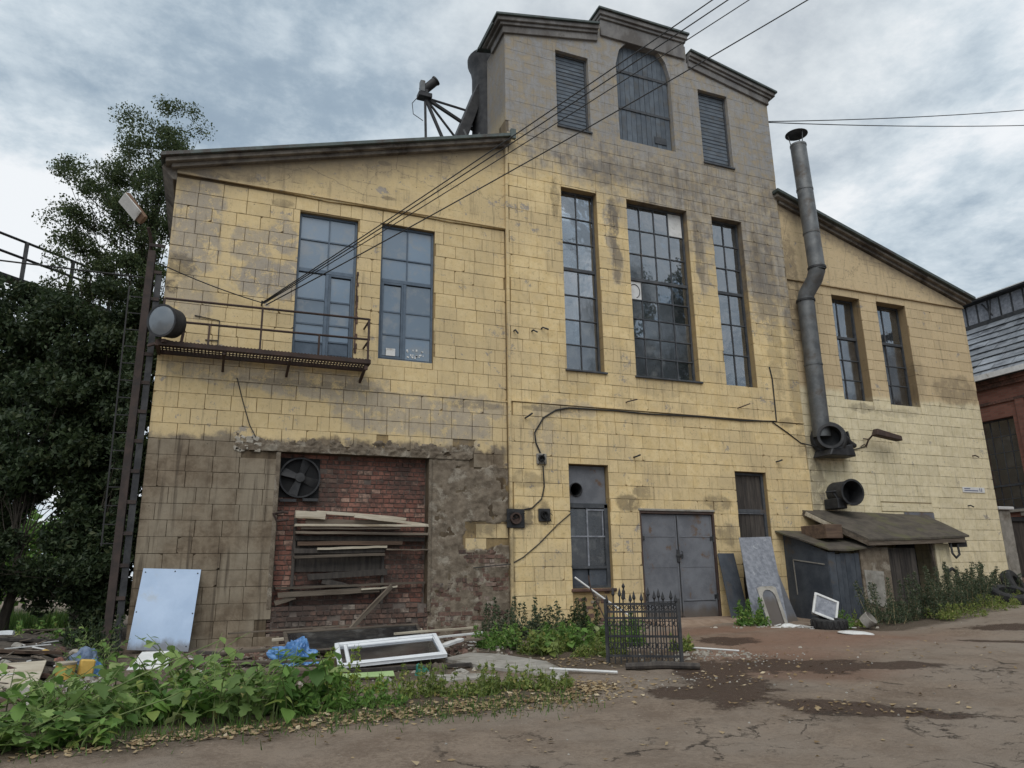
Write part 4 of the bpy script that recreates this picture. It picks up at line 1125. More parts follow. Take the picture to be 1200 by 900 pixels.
# the tall birch behind the left wing
tree('birch_tree', 'tall birch with a loose airy crown rising behind the roof corner of the left wing', 'tree', (-2.9, 7.5, gz(-2.9, 7.5)), 13.5, .20,
     [((-2.0, 7.6, 15.4), (.75, .8, 1.0), 15), ((-3.35, 7.8, 15.3), (.35, .4, .7), 5), ((-3.3, 7.6, 14.0), (1.1, 1.0, .9), 17), ((-4.3, 7.6, 13.0), (.9, .9, .8), 13), ((-3.2, 7.4, 12.2), (1.6, 1.1, 1.2), 30),
      ((-4.6, 7.5, 11.6), (.75, .8, 1.0), 15), ((-2.2, 7.2, 12.2), (.9, .9, 1.8), 24), ((-3.6, 7.2, 10.0), (1.3, 1.2, 1.0), 22), ((-2.3, 7.0, 9.6), (.9, 1.0, 1.5), 24), ((-4.3, 7.3, 9.2), (.9, 1, .7), 16), ((-3.0, 7.4, 11.2), (1.6, 1.0, 1.6), 34), ((-2.2, 7.2, 14.0), (.7, .8, .9), 14)],
     'leaf_birch', .080, 210, 11, (.26, .56), lean=(.6, .1), droop=.5)
# the broad dark trees below and in front of it
tree('broadleaf_tree', 'broad dark tree filling the corner beside the left wing behind the rusty column', 'tree', (-2.6, 4.6, gz(-2.6, 4.6)), 6.5, .24,
     [((-2.6, 4.6, 7.6), (1.1, 1.2, 1.0), 26), ((-2.4, 4.3, 6.0), (1.0, 1.1, 1.4), 34), ((-3.6, 4.7, 7.0), (1.1, 1.2, 1.1), 30), ((-2.5, 4.0, 4.1), (.9, 1.0, 1.2), 30), ((-3.3, 4.6, 5.2), (1.0, 1.2, 1.2), 30), ((-2.3, 4.0, 2.6), (.75, .8, .9), 18)],
     'leaf_dark', .115, 330, 21, (.34, .6), lean=(-.1, .1))
tree('broadleaf_tree', 'dense dark tree at the left picture edge under the overhead walkway', 'tree', (-4.9, 5.6, gz(-4.9, 5.6)), 6.2, .22,
     [((-5.1, 5.6, 7.6), (1.2, 1.3, .9), 28), ((-4.6, 5.4, 6.2), (1.2, 1.3, 1.1), 32), ((-5.4, 5.4, 6.0), (1.2, 1.3, 1.2), 28), ((-4.4, 5.2, 4.6), (1.1, 1.2, 1.0), 24), ((-5.4, 5.4, 4.2), (1.1, 1.2, 1.0), 22), ((-4.7, 5.3, 3.2), (1.2, 1.2, .8), 20)],
     'leaf_dark', .12, 320, 31, (.36, .62), lean=(.1, 0))
tree('maple_tree', 'low dark tree with bigger leaves just behind the debris heap', 'tree', (-3.9, 3.2, gz(-3.9, 3.2)), 3.4, .10,
     [((-3.7, 3.2, 5.0), (.9, .9, .8), 14), ((-3.2, 3.0, 3.7), (.8, .8, .8), 14), ((-4.3, 3.2, 3.9), (.8, .9, .9), 14), ((-2.6, 2.9, 2.4), (.6, .6, .8), 10)],
     'leaf_dark', .13, 330, 41, (.35, .6))
tree('elder_bush', 'shadowy bush between the steel column and the debris heap', 'bush', (-2.35, 2.6, gz(-2.35, 2.6)), 1.3, .05,
     [((-1.75, 2.2, 1.6), (.35, .6, 1.1), 22), ((-1.7, 2.6, 3.4), (.3, .6, 1.2), 18), ((-1.75, 2.8, 5.4), (.35, .6, 1.3), 18), ((-4.2, 2.6, 1.3), (1.0, .8, .9), 24), ((-2.3, 2.6, 1.5), (.7, .8, .9), 24), ((-2.9, 2.9, 1.3), (.7, .8, .8), 20), ((-2.0, 2.4, .6), (.45, .6, .5), 12)], 'leaf_dark', .11, 300, 51, (.28, .45))
for i, (x, y, h, lab) in enumerate(((-9.5, 22, 5.0, 'pale distant tree seen through the gap under the dark trees'), (-6.6, 17, 4.0, 'far bush beyond the dark trees near the left picture edge'))):
    tree('distant_tree', lab, 'tree', (x, y, gz(x, y)), h * .7, .16, [((x, y, h * .72), (2.2, 1.8, h * .28), 26), ((x + .8, y, h * .4), (1.9, 1.6, h * .25), 20)], 'leaf_weed', .28, 70, 61 + i, (.6, .9))
# trees across the yard behind the camera: the tower windows mirror them
for i, (x, y, h, lab) in enumerate(((21.5, -19, 19, 'tall tree across the yard mirrored in the left tower window'), (26.5, -20, 20, 'taller tree across the yard mirrored in the middle tower window'), (37, -22, 13, 'low tree across the yard mirrored low in the right wing windows'))):
    tree('yard_tree', lab, 'tree', (x, y, -.5), h * .8, .28, [((x, y, h * .80), (1.5, 1.6, h * .20), 40), ((x + .3, y, h * .55), (2.2, 2.0, h * .2), 50), ((x, y, h * .3), (2.4, 2.2, h * .16), 40)], 'leaf_dark', .4, 60, 71 + i, (.6, 1.0))

# ---- small plants -----------------------------------------------------------
def leaf_mesh(name, L, Wd, mat, fold=.25, curl=.2, lobes=False):
    """one leaf pointing along +y, base at the origin"""
    mb = MB()
    if lobes: prof = [(0, .10), (.18, .75), (.30, .42), (.48, 1.0), (.60, .45), (.80, .5), (1, 0)]
    else: prof = [(0, .06), (.18, .72), (.42, 1.0), (.70, .68), (1, 0)]
    ys = [p * L for p, _ in prof]; ws = [w * Wd / 2 for _, w in prof]
    zz = [-curl * L * (p ** 2) for p, _ in prof]
    for k in range(len(prof)):
        mb.v += [(0, ys[k], zz[k]), (ws[k], ys[k], zz[k] + ws[k] * fold), (-ws[k], ys[k], zz[k] + ws[k] * fold)]
    for k in range(len(prof) - 1):
        a, b = 3 * k, 3 * k + 3
        mb.face((a, a + 1, b + 1, b)); mb.face((a, b, b + 2, a + 2))
    return mb.mesh(name, mat, smooth=True, sharp=80)
LEAF = {}
def leaf_me(kind, mat):
    key = (kind, mat)
    if key not in LEAF:
        LEAF[key] = {'ovate': lambda: leaf_mesh('leaf', .20, .115, M[mat]), 'broad': lambda: leaf_mesh('leaf', .21, .19, M[mat], .18, .3), 'lobed': lambda: leaf_mesh('leaf', .20, .21, M[mat], .2, .25, True),
                     'narrow': lambda: leaf_mesh('leaf', .14, .045, M[mat], .3, .35)}[kind]()
    return LEAF[key]
def leafy_plant(name, label, cat, x, y, stems, leaf, mat, per, seed, h=(.4, .7), spread=.25, size=(.7, 1.2), arch=.5, head=None, group=None, stemmat='stem', z0=None):
    """a clump of arching stems, each leaf an object of its own"""
    g = random.Random(seed)
    t = thing(name, label, cat, (x, y, gheight(x, y) - .02 if z0 is None else z0), group=group)
    mes = [leaf_me(leaf, mat)] * 7 + [leaf_me('ovate', 'leaf_weed'), leaf_me(leaf, 'leaf_maple'), leaf_me('narrow', 'leaf_olive')]
    sm_ = MB()
    for s_ in range(stems):
        a = head + g.uniform(-.7, .7) if head is not None else g.uniform(0, 6.283)
        H = g.uniform(*h); rr = H * arch * g.uniform(.4, 1.2)
        b = Vector((g.uniform(-spread, spread), g.uniform(-spread, spread), 0))
        pts = [b + Vector((math.cos(a) * rr * u ** 1.6, math.sin(a) * rr * u ** 1.6, H * (u - .32 * u * u * arch))) for u in (0, .2, .4, .6, .8, 1)]
        sm_.tube(pts, [.008, .008, .007, .006, .005, .003], 5)
        for k in range(per):
            u = .22 + .78 * (k + g.random() * .6) / per; q_ = min(4, int(u * 5)); f = u * 5 - q_
            p = pts[q_].lerp(pts[q_ + 1], f)
            ang = a + k * 2.4 + g.uniform(-.4, .4) - 1.57
            sc = g.uniform(*size) * (1.15 - .55 * u) * (.55 if g.random() < .25 else 1)
            inst('leaf', g.choice(mes), t, p, (g.uniform(-.75, .35), g.uniform(-.35, .35), ang), (sc, sc, sc))
    sm_.build('stem', M[stemmat], t, smooth=True)
    return t
def weed_clump(name, label, cat, x, y, stems, mat, h, spread, seed, size=.07, per=26, group=None, feather=.10, stemmat='stem', lean=.18):
    """upright many-leaved weeds: leaves too small to tell apart"""
    g = random.Random(seed)
    t = thing(name, label, cat, (x, y, gheight(x, y) - .02), group=group)
    sm_ = MB(); cents = []; sp = []
    for s_ in range(stems):
        H = h * (.30 + .85 * g.random() ** 2.2); a = g.uniform(0, 6.283); r_ = spread * g.random() ** .5
        b = Vector((r_ * math.cos(a) * 1.0, r_ * math.sin(a) * .6, 0)); l_ = Vector((g.uniform(-lean, lean) * H, g.uniform(-lean, lean) * H, H))
        pts = [b, b + l_ * .5 + Vector((g.uniform(-.02, .02), 0, 0)), b + l_]
        sm_.tube(pts, [.006, .005, .002], 4)
        n = max(3, int(H / .08))
        for k in range(n):
            u = .12 + .88 * k / n
            cents.append(tuple(b + l_ * u)); sp.append(feather * (1.3 - 1.0 * u))
    sm_.build('stem', M[stemmat], t)
    leaf_cloud(cents, sp, max(4, per // 4), size, seed, .0, 2.4).build('foliage', M[mat], t)
    return t
# cut shoots heaped along the road edge
GRP = 'leafy shoots heaped along the road edge'
fore = [(-1.55, -6.2, 'ovate', 'leaf_maple', 'bright leafy shoots at the left end of the roadside heap'), (-1.05, -6.9, 'lobed', 'leaf_maple', 'lobed sapling shoots low at the left corner of the roadside heap'), (-.75, -6.0, 'broad', 'leaf_maple', 'broad-leaved shoots in front of the yellow bucket'),
        (-.35, -6.7, 'ovate', 'leaf_weed', 'dense green shoots in the middle of the roadside heap'), (.0, -5.8, 'broad', 'leaf_maple', 'tall shoot with big leaves standing before the pale blue sheet'), (.3, -6.7, 'lobed', 'leaf_maple', 'spreading lobed shoots below the pale blue sheet'),
        (.7, -6.1, 'ovate', 'leaf_maple', 'dull green shoots right of the pale blue sheet'), (.95, -6.9, 'ovate', 'leaf_weed', 'low dark shoots near the dead leaves by the road'), (1.3, -6.4, 'broad', 'leaf_weed', 'rounded leafy clump before the blue plastic film'), (-1.9, -7.0, 'ovate', 'leaf_weed', 'low shoots at the bottom left picture corner'), (-1.55, -7.55, 'lobed', 'leaf_maple', 'bright shoots sprawling nearest the road at the bottom left corner'), (-1.05, -7.5, 'ovate', 'leaf_weed', 'low shoots between the bottom left corner and the dead leaves'), (-1.95, -7.7, 'broad', 'leaf_maple', 'broad leaves cut off by the bottom left picture edge')]
for i, (x, y, lf, mt, lab) in enumerate(fore):
    leafy_plant('leafy_shoot', lab, 'plant', x, y, 10, lf, mt, 8, 100 + i, ((.45, .95) if i < 10 else (.25, .5)) if i != 4 else (.7, 1.2), .32, (.8, 1.55), .7, group=GRP)
for i, (x, y, s_) in enumerate(((-1.2, -6.5, .34), (-.2, -6.3, .38), (.75, -6.5, .32), (1.35, -6.75, .26), (-.7, -6.5, .30), (.3, -6.2, .3))):
    weed_clump('undergrowth_plant', ['small-leaved growth under the shoots at the far left of the heap', 'small-leaved growth under the tall shoot before the blue sheet', 'small-leaved growth under the dull shoots', 'small-leaved growth at the right end of the heap', 'small-leaved growth behind the left shoots', 'small-leaved growth behind the middle shoots'][i], 'plant', x, y, 26, 'leaf_weed' if i % 2 else 'leaf_maple', .5, .42, 150 + i, .10, 30, feather=.14)
mb = MB()
mb.tube([(-1.45, -7.3, gz(-1.4, -7.3) + .12), (-.6, -6.6, .02), (.25, -5.7, .30)], [.010, .012, .006], 5); mb.tube([(-1.0, -7.25, gz(-1, -7.3) + .1), (-.3, -6.9, -.2), (.2, -6.6, -.02)], [.007, .008, .004], 5)
tag(mb.build('cut_branch', M['stem'], smooth=True), 'long bare green stalk lying slantwise over the leafy heap', 'branch')
weed_clump('lime_weed', 'yellow-lime feathery weed beside the blue plastic film', 'plant', 1.75, -5.6, 34, 'leaf_lime', .62, .32, 201, .055, 40, feather=.09)
weed_clump('lime_weed', 'smaller yellow-lime weed below the white window sash', 'plant', 2.25, -5.7, 18, 'leaf_lime', .38, .25, 202, .05, 34, feather=.08)
for i, (x, y, hh, sp_, lab) in enumerate(((2.75, -6.2, .42, .40, 'pale grey-green weeds below the white window sash'), (3.35, -6.5, .38, .45, 'yellow-green weeds in the road-edge strip left of the concrete slab'), (3.9, -6.3, .36, .40, 'thin yellow-green weeds before the concrete slab'), (4.45, -6.6, .30, .38, 'last low weeds at the right end of the road-edge strip'), (2.1, -6.6, .34, .4, 'dark low weeds between the leafy heap and the road-edge strip'))):
    weed_clump('roadside_weed', lab, 'plant', x, y, 34, 'leaf_olive' if i != 4 else 'leaf_weed', hh, sp_, 210 + i, .065, 30, feather=.085, group='low weeds along the road edge', lean=.3)
# lush patch by the wall, left of the door
GRP2 = 'lush weeds between the wall and the iron fence panel'
for i, (x, y, st, sz, lab) in enumerate(((5.55, -1.9, 8, .9, 'burdock-like clump nearest the bare brick patch'), (6.2, -2.2, 9, 1.0, 'big-leaved clump in the middle of the lush patch'), (6.9, -1.8, 8, .9, 'big-leaved clump under the white slanting pipe'), (5.6, -2.9, 8, .85, 'broad leaves at the near left of the lush patch'), (6.4, -3.3, 9, .85, 'broad leaves left of the iron fence panel'), (5.9, -3.7, 7, .8, 'low yellowing clump at the near edge of the lush patch'), (7.3, -2.6, 7, .9, 'big leaves seen through the iron fence panel'))):
    leafy_plant('burdock_plant', lab, 'plant', x, y, st, 'broad', 'leaf_weed' if i != 5 else 'leaf_olive', 7, 300 + i, (.30, .60), .38, (.7 * sz, 1.2 * sz), .8, group=GRP2)
for i, (x, y, hh, sp_, mt, lab) in enumerate(((6.0, -1.1, .88, .55, 'leaf_grey', 'tall dark wormwood against the yellow wall by the tower corner'), (6.9, -1.0, .75, .55, 'leaf_grey', 'tall dark wormwood left of the narrow ground-floor window'), (7.7, -1.3, .75, .5, 'leaf_dark', 'dark weeds under the narrow ground-floor window'), (5.3, -2.4, .5, .45, 'leaf_weed', 'green weeds by the end of the concrete slab'), (6.6, -2.8, .55, .6, 'leaf_weed', 'green weeds filling the middle of the lush patch'), (5.9, -3.2, .45, .5, 'leaf_olive', 'yellow-green weeds at the near side of the lush patch'), (6.6, -4.1, .40, .55, 'leaf_olive', 'browning weeds at the foot of the iron fence panel'), (7.5, -3.4, .6, .5, 'leaf_weed', 'weeds growing up behind the iron fence panel'))):
    weed_clump('wall_weed', lab, 'plant', x, y, 46, mt, hh, sp_, 330 + i, .065, 48, feather=.11)
weed_clump('grass_tuft', 'bright grass tuft beside the iron fence panel and gravel', 'plant', 7.95, -4.6, 30, 'leaf_olive', .35, .25, 350, .09, 20, feather=.05)
# right side
weed_clump('wall_weed', 'green weed clump between the steel door and the grey sheets', 'plant', 11.75, -1.9, 46, 'leaf_weed', .62, .42, 360, .085, 30, feather=.12)
weed_clump('wall_weed', 'small weeds beside the old tyre', 'plant', 13.6, -2.6, 26, 'leaf_weed', .45, .35, 361, .07, 26, feather=.1)
weed_clump('wall_weed', 'small bright weed right of the pale box', 'plant', 14.35, -2.45, 18, 'leaf_olive', .42, .22, 362, .07, 26, feather=.09)
for i, (x, y, hh, lab) in enumerate(((15.3, -2.6, .95, 'tall grey-green weeds before the shed post'), (16.2, -2.75, 1.1, 'tall feathery weeds before the dark shed opening'), (17.1, -2.75, 1.15, 'tall feathery weeds before the shed doorway'), (18.0, -2.5, 1.05, 'tall feathery weeds at the right corner of the shed'), (18.9, -2.3, 1.0, 'tall weeds against the pale wall right of the shed'), (19.7, -2.0, .8, 'lower weeds against the pale wall near the tyres'), (16.6, -3.3, .5, 'low green weeds in front of the tall ones by the shed'), (17.9, -3.2, .5, 'low green weeds near the right end of the weed belt'), (19.4, -2.7, .45, 'low green weeds beside the tyres'))):
    weed_clump('tall_weed', lab, 'plant', x, y, 44 if hh > .6 else 34, 'leaf_grey' if hh > .6 else 'leaf_olive', hh * 1.0 if hh > .6 else hh * .8, .8, 370 + i, .05, 84, group='weeds along the foot of the shed and right wall', feather=.15, stemmat='dry_stem', lean=.30)
# left heap: seedlings and grass
for i, (x, y, lf, mt, sz, lab) in enumerate(((-2.45, -.6, 'broad', 'leaf_weed', .8, 'round-leaved plant on top of the debris heap'), (-1.95, -.6, 'broad', 'leaf_weed', .8, 'broad-leaved plant beside the rusty column'), (-1.75, -1.6, 'lobed', 'leaf_maple', .9, 'lobed plant between the debris heap and the pale blue sheet'), (-1.55, -2.6, 'ovate', 'leaf_weed', .9, 'dark leafy plant beside the blue-grey bag'))):
    leafy_plant('heap_plant', lab, 'plant', x, y, 8, lf, mt, 7, 400 + i, (.4, .75), .28, (.6 * sz, 1.1 * sz), .6, group='plants growing on the debris heap')
weed_clump('wall_weed', 'dark weeds at the foot of the rusty column', 'plant', -1.75, -1.0, 40, 'leaf_dark', .75, .4, 410, .08, 30, feather=.12)
weed_clump('wall_weed', 'weeds spilling over the back of the debris heap', 'plant', -2.6, .6, 50, 'leaf_weed', .6, .6, 411, .08, 30, feather=.12)
g = np.random.default_rng(5)
gm = MB()
for _ in range(9000):
    x, y = -3.2 - 5.5 * g.random(), 3 + 9 * g.random(); z = gz(x, y); h_ = .25 + .3 * g.random(); a = 6.28 * g.random(); lx, ly = g.normal(size=2) * .12
    i = gm.add([(x - .012 * math.cos(a), y - .012 * math.sin(a), z), (x + .012 * math.cos(a), y + .012 * math.sin(a), z), (x + lx, y + ly, z + h_)]); gm.cur = float(g.random()) * .98 + .01; gm.face((i, i + 1, i + 2))
for _ in range(1700):       # tufts along the road edge
    t_ = g.random(); x, y = (-1.5 + 6 * t_ + g.normal() * .1, -7.35 + g.normal() * .33); z = gheight(x, y); h_ = .04 + .16 * g.random() ** 2; a = 6.28 * g.random(); lx, ly = g.normal(size=2) * .05
    i = gm.add([(x - .006 * math.cos(a), y - .006 * math.sin(a), z), (x + .006 * math.cos(a), y + .006 * math.sin(a), z), (x + lx, y + ly, z + h_)]); gm.cur = float(g.random()) * .98 + .01; gm.face((i, i + 1, i + 2))
o = gm.build('grass', M['grass']); o['kind'] = 'stuff'
# dead leaves, stones and crumbs
def scatter(name, mat, n, pts, size, seed, flat=True, thick=0):
    g = np.random.default_rng(seed); mb = MB()
    for _ in range(n):
        cx, cy, sx, sy, ang = pts[g.integers(len(pts))]
        u, v_ = g.normal(size=2); x = cx + sx * u * math.cos(ang) - sy * v_ * math.sin(ang); y = cy + sx * u * math.sin(ang) + sy * v_ * math.cos(ang)
        if y > -.15 and x > -1.3: continue
        z = gheight(x, y); s_ = size * (.5 + g.random()); a = 6.28 * g.random(); mb.cur = float(g.random()) * .98 + .01
        ca, sa = math.cos(a) * s_, math.sin(a) * s_
        if not thick:
            t1, t2, t3 = g.normal(size=3) * s_ * .35; z += .004 + s_ * .25 * g.random()
            i = mb.add([(x + ca, y + sa, z + abs(t1)), (x - sa * .55, y + ca * .55, z + abs(t2)), (x - ca, y - sa, z + abs(t3)), (x + sa * .55, y - ca * .55, z)])
            mb.face((i, i + 1, i + 2)); mb.face((i, i + 2, i + 3))
        else:
            q_ = [(x + ca * (1 + .4 * g.normal()), y + sa, z), (x - sa, y + ca, z), (x - ca, y - sa * (1 + .4 * g.normal()), z), (x + sa, y - ca, z)]
            i = mb.add(q_ + [(x + .55 * (p[0] - x), y + .55 * (p[1] - y), z + s_ * thick * (.7 + .6 * g.random())) for p in q_])
            mb.face((i + 4, i + 5, i + 6, i + 7))
            for k in range(4): mb.face((i + k, i + (k + 1) % 4, i + 4 + (k + 1) % 4, i + 4 + k))
    o = mb.build(name, M[mat]); o['kind'] = 'stuff'
    return o
scatter('fallen_leaves', 'litter', 2300, [(-.6, -7.75, .7, .16, .05), (.6, -7.5, .7, .17, .0), (1.8, -7.35, .6, .2, 0), (2.7, -7.2, .6, .2, -.05), (3.7, -7.35, .6, .22, -.05), (4.5, -7.2, .4, .3, 0), (4.9, -6.7, .25, .3, 0), (3.2, -7.0, 1.4, .35, 0), (5.6, -4.6, .9, .4, 0)], .032, 1)
scatter('fallen_leaves', 'litter', 420, [(6.6, -7.2, .8, .5, -.5), (8.2, -6.0, 1.6, .5, -.4), (6.9, -9.6, .6, .25, -.8), (4, -9, 3, 1.2, 0), (10, -7, 3, 1.5, 0)], .030, 2)
scatter('pebbles', 'concrete', 460, [(7.9, -5.2, .45, .25, -.4), (7.9, -5.2, .45, .25, -.4), (8.3, -5.6, .4, .2, -.4), (8.3, -5.6, .4, .2, -.4), (6.6, -7.1, .7, .4, -.5), (8, -6, 1.4, .4, -.4), (9, -8, 4, 1.6, 0), (3.0, -4.0, 1.6, .8, 0), (-2.4, -3.2, .7, .9, 0)], .014, 3, thick=.7)
# ------------------------------------------------------------------ things on and round the building
def simple(name, mb, mat, label, cat, group=None, loc=None, rot=None, smooth=False, bevel=0.0):
    o = mb.build(name, M[mat], None, smooth, bevel)
    if loc is not None: o.location = loc
    if rot is not None: o.rotation_euler = rot
    return tag(o, label, cat, group)
def aim(d_):          # rotation matrix whose local z points along d_
    return Vector(d_).to_track_quat('Z', 'Y').to_matrix().to_4x4()
# tall stove pipe on the right wing
vp = thing('vent_pipe', 'tall grey sheet-metal vent pipe with a rain cap climbing the right wing past its eave', 'pipe', (16.1, -.3, 4.6))
def rel(o, pts): b = Vector(o.location); return [Vector(p) - b for p in pts]
RP = .245
LOWP = [(16.08, -.30, 4.75), (16.09, -.30, 8.95)]; UPP = [(16.26, -.72, 9.75), (16.13, -.72, 13.95)]
mb = MB(); mb.tube(rel(vp, LOWP), RP, 22); mb.build('lower_pipe', M['galv'], vp, smooth=True)
mb = MB(); mb.tube(rel(vp, [(16.09, -.30, 8.93), (16.11, -.34, 9.12), (16.22, -.62, 9.50), (16.26, -.72, 9.78)]), [RP * .98, RP * .96, RP * .96, RP * .98], 22); mb.build('elbow', M['galv'], vp, smooth=True)
mb = MB(); mb.tube(rel(vp, UPP), RP * .97, 22, cap=False); mb.build('upper_pipe', M['galv'], vp, smooth=True)
for p, q_ in (((16.085, -.3, 6.9), .26), ((16.09, -.3, 8.9), .275), ((16.26, -.72, 9.82), .268), ((16.22, -.72, 10.95), .25), ((16.175, -.72, 12.4), .25), ((16.135, -.72, 13.92), .25)):
    mb = MB(); b = Vector(p) - Vector(vp.location); mb.tube([b - Vector((0, 0, .03)), b + Vector((0, 0, .03))], q_, 22); mb.build('pipe_band', M['dark_steel'] if q_ > .265 else M['galv'], vp, smooth=True)
mb = MB(); c_ = Vector((16.12, -.72, 14.33)) - Vector(vp.location); mb.lathe([(.0, .10), (.34, .0), (.34, -.015), (.0, .06)], 24, Matrix.Translation(c_)); mb.build('rain_cap', M['dark_steel'], vp, smooth=True)
for k in range(3):
    a = k * 2.1 + .5; mb = MB(); mb.bar(c_ + Vector((.2 * math.cos(a), .2 * math.sin(a), -.42)), c_ + Vector((.26 * math.cos(a), .26 * math.sin(a), .02)), .02); mb.build('cap_bracket', M['galv'], vp)
# blower under the pipe: dark drum with a round mouth
bw = thing('blower_fan', 'black blower housing with a round mouth at the foot of the tall vent pipe', 'fan', (16.5, -.2, 4.55))
D = Vector((-.62, -.78, .02)).normalized()
mb = MB(); Mx = Matrix.Translation(Vector((16.12, -.55, 4.72)) - bw.location) @ aim(D); mb.lathe([(.40, -.75), (.40, -.2), (.30, -.12), (.30, .12), (.36, .12), (.36, .15), (.285, .15), (.285, -.3), (.0, -.3)], 28, Mx); mb.build('mouth', M['dark_steel'], bw, smooth=True)
mb = MB(); mb.lathe([(.0, -.78), (.46, -.76), (.50, -.66), (.50, -.3), (.44, -.22), (.30, -.20)], 28, Mx); mb.build('housing', M['dark_steel'], bw, smooth=True)
mb = MB(); b = Vector(bw.location); mb.hexa([Vector(p) - b for p in ((15.85, -.75, 4.16), (17.15, -.45, 4.22), (17.2, -.02, 4.22), (15.9, -.02, 4.16), (16.0, -.72, 4.36), (17.05, -.45, 4.58), (17.1, -.02, 4.6), (16.0, -.02, 4.36))]); mb.build('motor_base', M['dark_steel'], bw, bevel=.03)
mb = MB(); mb.tube([Vector((16.75, -.42, 4.78)) - b, Vector((17.0, -.36, 4.62)) - b, Vector((17.25, -.33, 4.55)) - b], [.11, .1, .07], 10); mb.bar(Vector((16.95, -.4, 4.95)) - b, Vector((17.02, -.4, 4.55)) - b, .05); mb.build('motor', M['dark_steel'], bw, smooth=True)
# second round duct just above the shed roof
du = thing('round_duct', 'short black round duct mouth just above the shed roof', 'duct', (16.4, -.25, 3.05))
D = Vector((-.15, -1, -.03)).normalized(); mb = MB(); Mx = Matrix.Translation(Vector((.12, -.30, .10))) @ aim(D)
mb.lathe([(.33, -.5), (.33, .18), (.37, .18), (.37, .21), (.315, .21), (.315, -.35), (.0, -.35)], 28, Mx); mb.build('duct', M['dark_steel'], du, smooth=True)
mb = MB(); mb.box(-.28, .05, -.3, .22, -.34, -.05); mb.bar((-.5, -.1, .12), (-.1, -.2, .15), .05); mb.bar((-.15, -.2, -.1), (-.25, -.1, .15), .06); mb.build('bracket', M['dark_steel'], du, bevel=.02)
# rectangular lamp on a bracket
lp = thing('bracket_lamp', 'long rusty brown lamp housing on a bent wall bracket right of the blower', 'lamp', (18.05, -.02, 4.9))
mb = MB(); Mx = Matrix.Translation((.45, -.38, .02)) @ Matrix.Rotation(R(8), 4, 'Y'); mb.hexa([Mx @ Vector(p) for p in ((-.5, -.12, -.10), (.52, -.12, -.08), (.52, .12, -.08), (-.5, .12, -.10), (-.46, -.09, .11), (.5, -.10, .07), (.5, .10, .07), (-.46, .09, .11))]); mb.build('housing', M['rust'], lp, bevel=.02)
mb = MB(); mb.tube([(0, 0, -.25), (-.02, -.12, -.1), (-.02, -.3, .02), (.05, -.38, .04)], .026, 6); mb.tube([(-.12, -.02, -.05), (-.03, -.12, -.08)], .02, 5); mb.tube([(0, -.01, -.3), (-.1, -.02, -.22), (-.25, -.02, -.3)], .015, 5); mb.build('bracket', M['rust'], lp, smooth=True)
# address plate (its lettering is too small to make out in the photograph)
sg = thing('address_plate', 'narrow white street-name plate high on the pale right wall', 'sign', (22.36, -.012, 3.45))
mb = MB(); mb.box(-.50, .50, -.012, .0, -.085, .085); mb.build('plate', M['white'], sg, bevel=.004)
mb = MB()
for za, xa, xb in ((.035, -.42, -.17), (-.025, -.42, .18)):
    x = xa
    while x < xb: w_ = random.uniform(.018, .032); mb.box(x, x + w_, -.0145, -.012, za - .016, za + .016); x += w_ + .009
mb.box(.26, .29, -.0145, -.012, -.04, .055); mb.box(.31, .37, -.0145, -.012, -.04, -.018); mb.box(.345, .37, -.0145, -.012, -.018, .055)
mb.build('lettering', weathered('sign_ink', (.03, .045, .12), (.05, .07, .16), 9, rough=.6, bump=0), sg)
# junction boxes and holes at the tower's lower left
for (x, z, s_, lab) in ((7.32, 3.76, .13, 'small open junction box above the others near the tower corner'), (6.62, 2.33, .22, 'wrecked black switch box on the tower corner strip'), (7.36, 2.42, .15, 'burnt-out switch box left of the narrow ground-floor window')):
    jb = thing('junction_box', lab, 'junction box', (x, -.10, z))
    mb = MB(); mb.box(-s_, s_, -.05, 0, -s_, s_); mb.build('back_plate', M['dark_steel'] if s_ > .14 else M['concrete'], jb, bevel=.01)
    mb = MB(); mb.lathe([(s_ * .62, .0), (s_ * .62, .07), (s_ * .45, .07), (s_ * .45, .01), (.0, .01)], 14, Matrix.Translation((-.02, -.05, 0)) @ aim((0, -1, 0))); mb.build('socket', M['rust'] if s_ > .2 else M['black'], jb, smooth=True)
    mb = MB()
    for k in range(5): a = random.uniform(0, 6.28); mb.tube([(0, -.06, 0), (s_ * .8 * math.cos(a), -.12, s_ * .8 * math.sin(a)), (s_ * 1.3 * math.cos(a), -.08, s_ * 1.1 * math.sin(a) - .05)], .010, 4)
    mb.build('loose_wire', M['wire'], jb)
# stubs of cut brackets
for i, (x, z, dx_, dz_, lab) in enumerate(((9.78, 5.35, .26, .07, 'cut rusty bracket stub under the left tower window'), (13.35, 5.45, .32, .12, 'cut rusty bracket stub under the right tower window'), (9.92, 3.92, .12, .05, 'short dark stub right of the narrow ground-floor window'), (14.5, 4.0, .1, .04, 'short dark stub above the boarded window'), (6.92, 4.75, .14, .1, 'black hook on the wall right of the tower corner'), (7.15, 7.0, .10, -.06, 'small black hook between the wings high on the tower'), (6.66, 6.95, .06, -.10, 'small black peg beside the tower corner'), (7.42, 7.1, .14, -.05, 'thick black peg right of the tower corner'), (22.6, 4.55, .10, -.06, 'rusty stub near the right corner of the pale wall'), (22.0, 2.95, .07, -.05, 'black hole-like peg below the address plate'))):
    y0 = -.10 if x < 15.6 else 0
    mb = MB(); mb.tube([(0, .02, 0), (0, -.10, 0), (dx_, -.14, dz_)], .022 if i > 1 else .016, 6)
    simple('wall_bracket', mb, 'rust' if i in (0, 1, 8) else 'dark_steel', lab, 'bracket', 'bracket stubs left in the wall', (x, y0, z), smooth=True)
